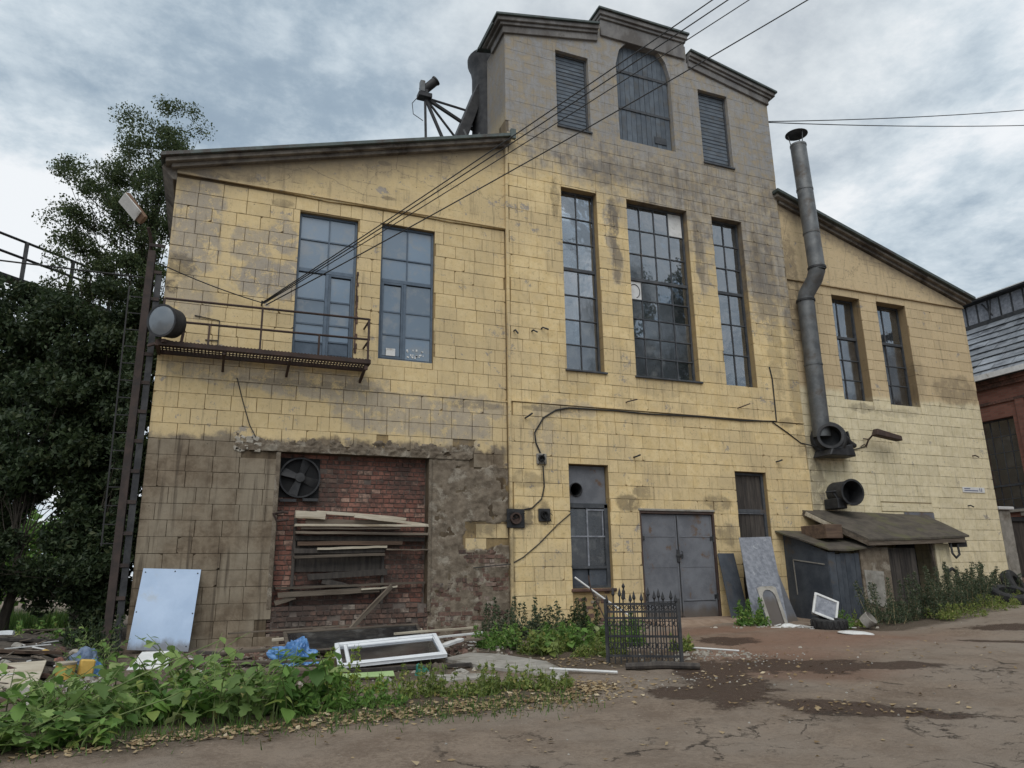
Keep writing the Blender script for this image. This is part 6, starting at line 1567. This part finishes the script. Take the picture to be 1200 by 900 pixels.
# fan
fn = thing('wall_fan', 'dark four-bladed extractor fan set in the top left corner of the bricked-up opening', 'fan', (1.73, .20, 3.15))
mb = MB(); mb.lathe([(.40, -.08), (.435, -.08), (.435, .06), (.40, .06)], 32, Matrix.Rotation(R(90), 4, 'X'), closed=True); mb.build('ring', M['dark_steel'], fn, smooth=True)
mb = MB(); mb.lathe([(.0, .1), (.10, .09), (.11, -.03), (.0, -.05)], 16, Matrix.Rotation(R(90), 4, 'X')); mb.build('hub', M['dark_steel'], fn, smooth=True)
mb = MB(); mb.hexa([(.08, -.02, -.06), (.39, .035, -.10), (.39, .045, -.10), (.08, -.01, -.06), (.08, -.07, .06), (.39, -.06, .10), (.39, -.05, .10), (.08, -.06, .06)]); me = mb.mesh('blade', M['dark_steel'])
for k in range(4): inst('blade', me, fn, (0, 0, 0), (0, R(20 + 90 * k), 0))
mb = MB(); mb.box(-.42, .42, .03, .05, -.42, .42); mb.build('back_plate', M['black'], fn)
mb = MB(); mb.box(-.38, -.05, -.05, .0, -.52, -.46); mb.box(.08, .40, -.06, .02, -.5, -.44); mb.build('bracket', M['dark_steel'], fn)
mb = MB(); mb.tube([(0, 0, 0), (-.22, -.02, -.03), (-.30, -.02, .12), (-.10, -.02, .16), (.0, -.02, .14)], .03, 7); simple('pipe_stub', mb, 'rust', 'rusty bent pipe end sticking out beside the left jamb of the opening', 'pipe', loc=(1.52, .0, 2.24), smooth=True)
# ------------------------------------------------------------------ in front of the opening
def lean_sheet(name, p0, p1, top0, top1, th, mat, label, cat, n=(6, 8), warp=.0, group=None):
    """a sheet given by its two foot corners and two top corners"""
    b = (Vector(p0) + Vector(p1)) / 2; P0, P1, T0, T1 = [Vector(p) - b for p in (p0, p1, top0, top1)]
    nr = (P1 - P0).cross(T0 - P0).normalized(); mb = MB(); nu, nv = n
    for s_ in (0, 1):
        for j in range(nv + 1):
            for i in range(nu + 1):
                u, v_ = i / nu, j / nv
                mb.v.append(tuple((P0.lerp(P1, u)).lerp(T0.lerp(T1, u), v_) + nr * (warp * fbm(u * 2, v_ * 2, len(label)) - s_ * th)))
    W_ = nu + 1; N1 = W_ * (nv + 1)
    for j in range(nv):
        for i in range(nu):
            a = j * W_ + i; mb.face((a, a + 1, a + W_ + 1, a + W_)); mb.face((N1 + a, N1 + a + W_, N1 + a + W_ + 1, N1 + a + 1))
    for i in range(nu):
        mb.face((i + 1, i, N1 + i, N1 + i + 1)); a = nv * W_ + i; mb.face((a, a + 1, N1 + a + 1, N1 + a))
    for j in range(nv):
        a = j * W_; mb.face((a, a + W_, N1 + a + W_, N1 + a)); a += nu; mb.face((a + W_, a, N1 + a, N1 + a + W_))
    return simple(name, mb, mat, label, cat, group, loc=b)
bp = lean_sheet('blue_sheet', (-1.20, -.55, -.16), (-.17, -.55, -.24), (-1.105, -.06, 1.28), (-.075, -.06, 1.245), .012, 'panel', 'pale blue flat sheet leaning against the dirty wall by the column', 'sheet', warp=.01)
mb = MB()
for u, v_ in ((.05, .95), (.55, .97), (.95, .95), (.03, .45), (.97, .45), (.95, .06)):
    p = Vector((-1.20, -.55, -.16)).lerp(Vector((-.17, -.55, -.24)), u).lerp(Vector((-1.105, -.06, 1.28)).lerp(Vector((-.075, -.06, 1.245)), u), v_) - bp.location
    mb.lathe([(.014, 0), (.012, .006), (0, .007)], 8, Matrix.Translation(p + Vector((0, -.002, .001))) @ aim((0, -1, .33)))
mb.build('screw_holes', M['dark_steel'], bp)
lean_sheet('white_offcut', (-1.05, -2.2, -.34), (-.45, -2.35, -.33), (-.88, -1.6, -.12), (-.38, -1.7, -.12), .02, 'white', 'small white offcut lying below the pale blue sheet', 'sheet')
# plastic window sash
def frame_thing(name, label, cat, c, ax, ay, w, h, fr, mat, glass=None, th=.06, off=(0, 0), inner=True):
    t = thing(name, label, cat, c); ax, ay = Vector(ax).normalized(), Vector(ay).normalized(); nz2 = ax.cross(ay).normalized(); ay = nz2.cross(ax)
    Mx = Matrix(((ax.x, ay.x, nz2.x, 0), (ax.y, ay.y, nz2.y, 0), (ax.z, ay.z, nz2.z, 0), (0, 0, 0, 1)))
    def fr_(w, h, f, z0, z1, nm, off=(0, 0)):
        mb = MB(); a, b_ = w / 2, h / 2
        for x0, x1, y0, y1 in ((-a, -a + f, -b_, b_), (a - f, a, -b_, b_), (-a + f, a - f, -b_, -b_ + f), (-a + f, a - f, b_ - f, b_)): mb.box(x0 + off[0], x1 + off[0], y0 + off[1], y1 + off[1], z0, z1, Mx)
        mb.build(nm, M[mat], t, bevel=.008)
    fr_(w, h, fr, 0, th, 'frame')
    if inner: fr_(w - 2 * fr - .03, h - 2 * fr - .03, fr * .8, th * .3, th * .8, 'glazing_bead', off)
    if glass:
        mb = MB(); mb.box(-w / 2 + fr, w / 2 - fr, -h / 2 + fr, h / 2 - fr, .015, .025, Mx); mb.build('pane', M[glass], t)
    return t
frame_thing('window_sash', 'white plastic window sash with its pane lying tilted on the rubble', 'window sash', (3.05, -3.05, -.20), (1, -.10, .06), (.02, .96, .26), 1.80, 1.0, .075, 'pvc', 'glass_dark', .07, (.06, .0))
o_ = frame_thing('window_frame', 'old pale window frame with greenish glass lying behind the white sash', 'window frame', (2.75, -1.55, -.08), (1, .03, .02), (-.03, .80, .34), 2.6, .8, .06, 'wood_old', 'glass_dark', .05, inner=False)
# blue film
def crumple(name, c, sx, sy, sz, mat, label, cat, seed, n=22, m2=12, fold=.4):
    mb = MB(); g = random.Random(seed)
    for j in range(m2 + 1):
        for i in range(n):
            a = 2 * math.pi * i / n; e = (math.pi / 2) * j / m2; rr = math.cos(e)
            q3 = Vector((math.cos(a) * rr, math.sin(a) * rr, math.sin(e)))
            k_ = .9 + fold * .8 * fbm(q3.x * 1.3 + seed, q3.y * 1.3, q3.z * 1.3, 2) + fold * .55 * (.4 - abs(fbm(q3.x * 2.6, q3.y * 2.6 + seed, q3.z * 2.6, 3)))
            mb.v.append((math.cos(a) * rr * sx * k_, math.sin(a) * rr * sy * k_, math.sin(e) * sz * k_ - .03))
    for j in range(m2):
        for i in range(n): mb.face((j * n + i, j * n + (i + 1) % n, (j + 1) * n + (i + 1) % n, (j + 1) * n + i))
    return simple(name, mb, mat, label, cat, loc=c, smooth=False)
crumple('blue_film', (1.58, -2.35, gz(1.55, -2.35)), .40, .30, .40, 'tarp', 'crumpled blue plastic film at the left end of the white sash', 'plastic film', 3, 64, 26, .75)
lean_sheet('lime_strip', (1.95, -4.6, -.38), (2.75, -4.7, -.38), (1.95, -4.5, -.33), (2.75, -4.6, -.32), .015, 'lime_sheet', 'pale green strip lying in front of the white sash', 'sheet')
crumple('green_bag', (3.18, -4.6, gz(3.18, -4.6)), .12, .09, .20, 'green_bag', 'small dark green plastic bag below the white sash', 'bag', 9, 18, 8, .4)
crumple('clod', (3.42, -4.75, gz(3.42, -4.75)), .15, .11, .22, 'wood_old', 'grey-brown clod with a white shard below the white sash', 'clod', 12, 16, 8, .5)
crumple('pale_rag', (3.78, -4.7, gz(3.78, -4.7)), .14, .1, .1, 'concrete', 'pale dusty rag right of the clod', 'rag', 14, 16, 8, .5)
RG = 'loose boards among the rubble before the opening'
for i, (p, q_, w_, th, mt, lab) in enumerate((((.35, -1.9, -.18), (1.7, -1.6, -.16), .05, .12, 'wood_old', 'grey board behind the blue plastic film'), ((.2, -2.6, -.27), (2.0, -2.9, -.28), .04, .14, 'wood_old', 'grey board under the blue plastic film'), ((1.3, -.7, -.08), (4.3, -.5, -.03), .05, .15, 'wood_pale', 'long pale board along the foot of the opening'), ((3.4, -1.9, .02), (5.0, -1.7, .05), .04, .1, 'wood_pale', 'pale board sticking out right of the white sash'), ((3.8, -2.3, -.08), (5.1, -2.0, -.02), .035, .09, 'white', 'white strip right of the white sash'), ((4.0, -2.6, -.14), (5.0, -2.4, -.10), .04, .12, 'wood_old', 'grey board under the white strips'), ((4.0, -2.9, -.16), (4.5, -2.5, -.10), .05, .14, 'white', 'short white block right of the white sash'), ((.1, -3.3, -.31), (1.9, -3.7, -.33), .05, .12, 'wood_old', 'weathered board half hidden by the leafy heap'), ((2.0, -4.0, -.35), (4.1, -4.25, -.34), .05, .10, 'wood_dark', 'dark board under the front of the white sash'), ((.5, -.55, .05), (2.9, -.45, .12), .03, .06, 'wood_old', 'thin lath against the foot of the opening'), ((.0, -1.2, -.2), (.7, -2.0, -.22), .05, .1, 'wood_dark', 'dark broken board right of the pale blue sheet'))):
    board(p[0], p[2], q_[0], q_[2], p[1], w_, th, mt, lab, .3, RG, yb=q_[1])
def slab(name, pts, z0, th, mat, label, cat, tilt=(0, 0), group=None):
    cx = sum(p[0] for p in pts) / len(pts); cy = sum(p[1] for p in pts) / len(pts)
    mb = MB(); a = mb.add([(x - cx, y - cy, (x - cx) * tilt[0] + (y - cy) * tilt[1]) for x, y in pts]); c = mb.add([(x - cx, y - cy, th + (x - cx) * tilt[0] + (y - cy) * tilt[1] + random.uniform(-.01, .01)) for x, y in pts]); n = len(pts)
    mb.face(tuple(a + k for k in reversed(range(n)))); mb.face(tuple(c + k for k in range(n)))
    for k in range(n): mb.face((a + k, a + (k + 1) % n, c + (k + 1) % n, c + k))
    return simple(name, mb, mat, label, cat, group, loc=(cx, cy, z0), bevel=.015)
slab('concrete_slab', [(3.9, -3.5), (4.5, -3.0), (4.9, -3.4), (5.3, -4.6), (5.2, -5.6), (4.7, -5.5), (4.2, -4.5)], gz(4.6, -4.4) - .06, .13, 'concrete', 'broken concrete slab between the white sash and the lush weeds', 'slab', (.0, .03))
slab('concrete_slab', [(3.2, -4.9), (4.0, -5.0), (4.1, -5.4), (3.3, -5.5)], gz(3.6, -5.2) - .03, .07, 'concrete', 'flat pale concrete piece before the clod', 'slab')
for i, (x, y, lab) in enumerate(((4.75, -6.0, 'rough stone at the end of the concrete slab'), (4.95, -5.8, 'smaller stone beside the rough one'), (2.55, -5.0, 'low grey stone near the lime weed'), (4.3, -5.9, 'flat stone before the concrete slab'))):
    crumple('stone', (x, y, gz(x, y)), .13, .1, .1, 'concrete', lab, 'stone', 40 + i, 10, 5, .35)
cable('white_pipe', [(5.0, -5.35, gz(5, -5.35) + .06), (5.75, -6.1, gz(5.7, -6.1) + .04)], .022, 'white plastic pipe lying flat at the road edge', 'white')
# ------------------------------------------------------------------ debris heap on the left
hp = MB(); nxh, nyh = 40, 40
for j in range(nyh + 1):
    for i in range(nxh + 1):
        x = -5.2 + 3.7 * i / nxh; y = -4.6 + 6.6 * j / nyh
        e = max(0, 1 - ((x + 3.2) / 1.75) ** 2 - ((y + 1.0) / 3.2) ** 2)
        hp.v.append((x, y, gz(x, y) - .05 + .42 * e ** .7 + .10 * e * fbm(x * 2.2, y * 2.2, 3) + .05 * e * fbm(x * 7, y * 7, 3)))
for j in range(nyh):
    for i in range(nxh): a = j * (nxh + 1) + i; hp.face((a, a + 1, a + nxh + 2, a + nxh + 1))
o = hp.build('rubble', weathered('heap_soil', (.045, .037, .03), (.095, .078, .062), 7, rough=.95, bump=.8, world=True, c3=(.17, .13, .10), s3=6, t3=(.58, .66), tint=0), smooth=True, sharp=60); o['kind'] = 'stuff'
HG = 'boards lying on the debris heap'
def hz(x, y):
    e = max(0, 1 - ((x + 3.2) / 1.75) ** 2 - ((y + 1.0) / 3.2) ** 2); return gz(x, y) - .03 + .42 * e ** .7
for i, (p, q_, w_, th, mt, lab) in enumerate((((-3.2, -2.3, 0), (-2.05, -1.9, 0), .05, .20, 'wood_brown', 'broad brown board across the front of the debris heap'), ((-3.1, -2.7, 0), (-1.9, -2.5, 0), .05, .12, 'wood_dark', 'dark board just below the broad brown one'), ((-2.5, -3.2, 0), (-1.9, -3.1, 0), .06, .16, 'brick_dirty', 'reddish slab piece above the yellow bucket'), ((-3.9, .4, 0), (-2.6, .7, 0), .06, .16, 'wood_old', 'grey beam at the back of the debris heap'), ((-4.1, 1.0, 0), (-2.8, 1.7, 0), .05, .10, 'wood_old', 'thin grey beam lying across the heap top'), ((-3.6, -.4, 0), (-3.0, -.5, 0), .07, .10, 'pvc', 'white plastic profile poking in at the left picture edge'), ((-2.9, .1, 0), (-2.3, .9, 0), .03, .25, 'wood_old', 'weathered panel tilted on the heap top'), ((-2.4, -4.7, 0), (-1.2, -5.0, 0), .05, .12, 'wood_brown', 'long brown board on the earth left of the leafy heap'), ((-3.3, -1.2, 0), (-2.2, -.9, 0), .05, .14, 'wood_dark', 'dark board buried in the middle of the heap'))):
    board(p[0], hz(p[0], p[1]) + .05, q_[0], hz(q_[0], q_[1]) + .05 + (.12 if i == 6 else 0), p[1], w_, th, mt, lab, .4, HG, yb=q_[1])
lean_sheet('slatted_panel', (-2.75, -3.9, -.34), (-2.0, -3.9, -.33), (-2.75, -3.1, -.08), (-2.05, -3.05, -.06), .03, 'wood_pale', 'pale broken panel at the left edge of the debris heap', 'panel', warp=.02)
bk = thing('bucket', 'yellow plastic bucket with a pale lid in front of the debris heap', 'bucket', (-1.80, -3.0, gz(-1.8, -3.0) - .01))
mb = MB(); mb.lathe([(.0, 0), (.12, 0), (.135, .24), (.125, .24), (.11, .02), (.0, .02)], 20); mb.build('body', M['yellow'], bk, smooth=True)
mb = MB(); mb.lathe([(.14, .225), (.145, .255), (.12, .265), (.0, .26)], 20); mb.build('lid', M['wood_pale'], bk, smooth=True)
mb = MB(); mb.box(-.10, .10, -.07, .07, 0, .26, Matrix.Rotation(R(6), 4, 'Y')); simple('canister', mb, 'yellow', 'yellow canister standing right behind the bucket', 'canister', loc=(-1.56, -2.85, gz(-1.56, -2.85)), rot=(0, 0, .3), bevel=.02)
crumple('blue_bag', (-1.45, -2.65, gz(-1.45, -2.65)), .16, .13, .26, 'tarp', 'blue bag crumpled beside the yellow canister', 'bag', 21, 20, 10, .35)
crumple('grey_bag', (-1.72, -1.9, gz(-1.72, -1.9) + .08), .26, .2, .28, 'blue_bag', 'grey-blue bag sagging on the right of the debris heap', 'bag', 22, 24, 10, .4)
for i, (x, y, mt, s_, lab) in enumerate(((-2.25, -2.0, 'yellow', .09, 'yellowish sponge block on the broad brown board'), (-2.1, -1.6, 'brick_dirty', .11, 'broken brick behind the sponge block'), (-1.9, -1.5, 'stone', .1, 'pale stone behind the grey-blue bag'), (-2.3, -3.1, 'brick', .12, 'red brick lump left of the yellow bucket'), (-2.7, -1.7, 'concrete', .1, 'grey stone in the middle of the heap'), (-2.0, -2.3, 'brick', .09, 'red brick piece between the boards'), (-2.1, -3.6, 'stone', .07, 'pale stone on the earth below the bucket'), (-2.6, -2.9, 'concrete', .09, 'grey lump at the left edge of the heap front'))):
    crumple('rubble_piece', (x, y, hz(x, y) + .03), s_, s_ * .75, s_ * .8, mt, lab, 'rubble piece', 60 + i, 9, 4, .3)
# ------------------------------------------------------------------ iron fence panel
fp = thing('iron_fence_panel', 'black wrought-iron fence panel standing loose in front of the weeds', 'fence', (6.62, -5.45, gz(6.62, -5.45)), R(-38))
def rod(o, nm, p, q_, r_, n=6, mat='dark_steel'): mb = MB(); mb.tube([p, q_], r_, n); return mb.build(nm, M[mat], o)
FW = .56
for z in (.12, .42, .70, .80, .92): mb = MB(); mb.bar((-FW, 0, z), (FW, 0, z), .022, .035); mb.build('rail', M['dark_steel'], fp)
mb = MB(); mb.tube([(0, 0, 0), (0, 0, .98)], .011, 6); mb.lathe([(.011, .98), (.03, 1.01), (.022, 1.05), (.0, 1.13)], 8); picket = mb.mesh('picket', M['dark_steel'])
mb = MB(); mb.tube([(0, 0, .08), (0, 0, .88)], .009, 5); thin = mb.mesh('picket', M['dark_steel'])
for k in range(25):
    x = -FW + 2 * FW * k / 24
    inst('picket', picket if k % 2 == 0 else thin, fp, (x, 0, 0), (random.uniform(-.03, .03), random.uniform(-.03, .03), 0), (1, 1, random.uniform(.94, 1.08)))
for k in range(16):
    x = -FW + 2 * FW * (k + .5) / 16
    for z, s_ in ((.86, .032), (.27, .05), (.61, .045)):
        mb = MB(); mb.tube([(x + s_ * math.cos(t * .45) * (1 - t * .035), 0, z + s_ * 1.2 * math.sin(t * .45) * (1 - t * .035)) for t in range(15)], .007, 4); mb.build('scroll', M['dark_steel'], fp)
for x in (-FW - .03, FW + .03): mb = MB(); mb.bar((x, 0, -.05), (x, 0, 1.0), .045); mb.build('post', M['dark_steel'], fp)
mb = MB(); mb.lathe([(0, .99), (.022, 1.0), (.025, 1.12), (.012, 1.16), (.03, 1.20), (.0, 1.26)], 8, Matrix.Translation((-.28, 0, 0))); mb.build('finial', M['dark_steel'], fp)
cable('red_rod', [(7.75, -2.4, -.1), (7.42, -2.2, .75), (7.38, -2.2, 1.02)], .016, 'thin red-brown rod sticking up behind the fence panel', 'rust')
cable('white_bar', [(8.1, -.14, .98), (8.62, -.55, .50), (9.1, -.9, .10)], .022, 'white plastic bar slanting across the narrow ground-floor window', 'white')
mb = MB(); mb.tube([(0, 0, .03), (.5, -.25, .05), (.95, -.6, .04)], [.05, .06, .045], 8); simple('log', mb, 'wood_dark', 'dark log lying in front of the fence panel foot', 'log', loc=(6.15, -5.65, gz(6.15, -5.65)), smooth=True)
cable('white_strip', [(7.95, -4.6, gz(8, -4.6) + .07), (8.6, -5.3, gz(8.6, -5.3) + .03)], .016, 'white strip on the gravel right of the fence panel', 'white')
# ------------------------------------------------------------------ beside the shed
zb0 = gz(12.4, -1.6)
lean_sheet('grey_sheet', (12.05, -1.55, -.28), (13.15, -1.45, -.24), (12.64, -.55, 1.90), (13.70, -.50, 1.93), .02, 'sheet', 'tall speckled grey sheet leaning beside the shed', 'sheet', warp=.015)
lean_sheet('grey_sheet', (13.1, -1.2, -.24), (13.85, -1.05, -.22), (13.2, -.35, 1.62), (13.72, -.3, 1.66), .02, 'grey_steel', 'plain grey sheet half hidden behind the speckled one', 'sheet', warp=.01)
lean_sheet('dark_sheet', (11.95, -.9, -.2), (12.6, -.75, -.2), (12.25, -.14, 1.52), (12.75, -.14, 1.52), .02, 'shed_wall', 'dark sheet leaning on the wall behind the speckled one', 'sheet')
pf = frame_thing('panel_frame', 'small grey panel with a pale arched border leaning on the speckled sheet', 'panel', (12.35, -1.85, .22), (.98, .08, .02), (.10, .30, .95), .60, 1.02, .05, 'sheet', None, .03, inner=False)
mb = MB(); pts = [(-.22, -.48)] + [(-.22 + .0, .2)] + [(-.22 * math.cos(t * math.pi / 8), .22 + .2 * math.sin(t * math.pi / 8)) for t in range(0, 9)] + [(.22, -.48)]
ax, ay = Vector((.98, .08, .02)).normalized(), Vector((.10, .30, .95)).normalized(); nz2 = ax.cross(ay).normalized(); ay = nz2.cross(ax)
inn = pts; outr = [(-.30, -.48), (-.30, .2)] + [(-.30, .30), (-.30, .46), (-.20, .5), (-.1, .5), (0, .5), (.1, .5), (.20, .5), (.30, .46), (.30, .30)] + [(.30, -.48)]
i_ = mb.add([ax * p[0] * .93 + ay * p[1] + nz2 * .034 for p in inn]); o_ = mb.add([ax * p[0] + ay * p[1] + nz2 * .034 for p in outr])
for k in range(len(inn) - 1): mb.face((o_ + k, o_ + k + 1, i_ + k + 1, i_ + k))
mb.build('arched_border', M['concrete'], pf)
mb = MB(); mb.box(-.27, .27, -.48, .48, .004, .014, Matrix(((ax.x, ay.x, nz2.x, 0), (ax.y, ay.y, nz2.y, 0), (ax.z, ay.z, nz2.z, 0), (0, 0, 0, 1)))); mb.build('field', M['grey_steel'], pf)
def outline_strip(): 
    t = thing('painted_outline', 'flaking white painted outline on the dark shed side', 'painted mark', (14.43, -1.0, .9))
outline = MB()
for a, c in (((14.437, -.42, 1.34), (14.437, -1.5, 1.20)), ((14.437, -.42, 1.34), (14.437, -.45, .45))):
    outline.bar(a, c, .012, .03)
outline.build('peeling_strip', M['concrete'], sh, loc=-Vector(sh.location))
ty = thing('tyre', 'old black tyre lying flat among small weeds before the shed', 'tyre', (13.05, -2.85, gz(13.05, -2.85)))
def tyre_geo(R0, r1, wdt, M_=None):
    mb = MB(); mb.lathe([(r1, -wdt * .42), (r1 * 1.12, -wdt * .5), (R0 * .88, -wdt * .5), (R0 * .97, -wdt * .38), (R0, -wdt * .15), (R0, wdt * .15), (R0 * .97, wdt * .38), (R0 * .88, wdt * .5), (r1 * 1.12, wdt * .5), (r1, wdt * .42)], 36, M_, closed=True); return mb
tyre_geo(.38, .22, .23, Matrix.Translation((0, 0, .12)) @ Matrix.Rotation(.08, 4, 'X')).build('tyre_body', M['rubber'], ty, smooth=True)
mb = MB()
for k in range(40):
    a = 2 * math.pi * k / 40; mb.box(.372, .392, -.012, .012, -.08, .08, Matrix.Translation((0, 0, .12)) @ Matrix.Rotation(a, 4, 'Z') @ Matrix.Rotation(.3 if k % 2 else -.3, 4, 'X'))
mb.build('tread', M['rubber'], ty)
# pale casing (old monitor shell)
cs = thing('appliance_casing', 'pale boxy appliance casing tipped on end on the tyre', 'casing', (13.15, -2.6, -.10))
Mx = Matrix.Translation((.05, 0, .32)) @ Matrix.Rotation(R(24), 4, 'Y') @ Matrix.Rotation(R(-20), 4, 'Z') @ Matrix.Rotation(R(-12), 4, 'X')
mb = MB(); mb.hexa([Mx @ Vector(p) for p in ((-.28, -.05, -.24), (.28, -.05, -.24), (.18, .22, -.16), (-.18, .22, -.16), (-.28, -.05, .24), (.28, -.05, .24), (.18, .22, .16), (-.18, .22, .16))]); mb.build('shell', M['white'], cs, bevel=.02)
mb = MB(); mb.box(-.24, .24, -.062, -.052, -.20, .20, Mx); mb.build('screen', M['sheet'], cs, bevel=.01)
mb = MB()
for a, c, d_, e in ((-.29, -.24, -.25, .25), (.24, .29, -.25, .25), (-.24, .24, -.25, -.2), (-.24, .24, .2, .25)): mb.box(a, c, -.085, -.05, d_, e, Mx)
mb.build('bezel', M['white'], cs, bevel=.008)
mb = MB(); mb.lathe([(.0, .05), (.2, .045), (.30, .03), (.34, .012), (.34, .0), (.0, .0)], 28); simple('lid', mb, 'white', 'flat white round lid lying on the ground before the shed', 'lid', loc=(12.25, -4.35, gheight(12.25, -4.35) + .004), rot=(.05, .03, .4), smooth=True)
mb = MB(); mb.lathe([(.0, 0), (.15, 0), (.16, .2), (.15, .21), (.14, .02), (.0, .02)], 18); simple('pot', mb, 'concrete', 'tipped pale pot between the tyre and the weeds', 'pot', loc=(14.0, -2.95, gz(14, -2.95) + .12), rot=(.9, .0, .4), smooth=True)
crumple('white_rag', (12.1, -2.55, gz(12.1, -2.55)), .42, .14, .10, 'white', 'flat white rag at the foot of the speckled sheet', 'rag', 31, 22, 6, .6)
crumple('white_rag', (12.75, -2.7, gz(12.75, -2.7)), .22, .1, .07, 'white', 'smaller white rag touching the tyre', 'rag', 33, 18, 6, .6)
# tyres at the right corner
for i, (x, y, a, t_, lab) in enumerate(((18.9, -3.2, .35, 1.15, 'upper black tyre leaning on another at the right picture edge'), (18.1, -3.6, -.4, .35, 'big black tyre lying low at the right picture edge'))):
    t2 = thing('tyre', lab, 'tyre', (x + 1.0, y + .7, gz(x + 1, y + .7)), a, 'tyres heaped at the right picture edge')
    tyre_geo(.46, .27, .27, Matrix.Translation((0, 0, .40 if t_ > 1 else .22)) @ Matrix.Rotation(t_, 4, 'X')).build('tyre_body', M['rubber'], t2, smooth=True)
# ------------------------------------------------------------------ small rubble too fine to count
scatter('brick_rubble', 'brick_dirty', 420, [(1.0, -.9, .9, .3, 0), (3.2, -.8, 1.0, .3, 0), (5.0, -.9, .5, .3, 0), (.4, -2.0, .5, .6, 0), (4.6, -2.2, .5, .7, 0), (7.6, -.9, .9, .3, 0)], .05, 11, thick=.8)
scatter('plaster_rubble', 'stone', 380, [(1.0, -1.2, .9, .4, 0), (3.0, -1.4, 1.2, .5, 0), (4.9, -1.6, .5, .7, 0), (2.6, -4.6, .9, .3, 0), (8.0, -5.2, .5, .25, -.4), (12.6, -2.2, .8, .3, 0)], .035, 12, thick=.7)
def splinters(name, mat, n, areas, seed):
    g = np.random.default_rng(seed); mb = MB()
    for _ in range(n):
        cx, cy, sx, sy = areas[g.integers(len(areas))]; x, y = cx + g.normal() * sx, cy + g.normal() * sy
        if y > -.2 and x > -1.3: continue
        z = max(gheight(x, y), hz(x, y) if x < -1.3 else -9) + .015 + .03 * g.random(); a = 3.14 * g.random(); L = .08 + .3 * g.random() ** 2
        mb.cur = float(g.random()) * .98 + .01
        dx_, dy_ = math.cos(a) * L, math.sin(a) * L
        mb.bar((x - dx_, y - dy_, z), (x + dx_, y + dy_, z + .05 * g.random()), .012 + .03 * g.random(), .008 + .01 * g.random())
    o = mb.build(name, M[mat]); o['kind'] = 'stuff'
splinters('wood_splinters', 'wood_old', 240, [(1.2, -1.4, 1.0, .6), (3.6, -1.3, 1.0, .5), (.4, -2.6, .6, .6), (4.6, -2.4, .5, .7), (-2.6, -1.6, .6, 1.1), (-2.3, -3.3, .4, .5)], 13)
splinters('pale_scraps', 'white', 40, [(1.2, -1.8, 1.2, .7), (4.4, -2.2, .5, .6), (-2.5, -2.0, .6, 1.2), (12.4, -2.6, .5, .2)], 14)
scatter('heap_rubble', 'concrete', 200, [(-2.4, -2.4, .5, .9, 0), (-2.1, -3.9, .4, .4, 0), (-1.7, -3.6, .3, .3, 0)], .05, 15, thick=.8)
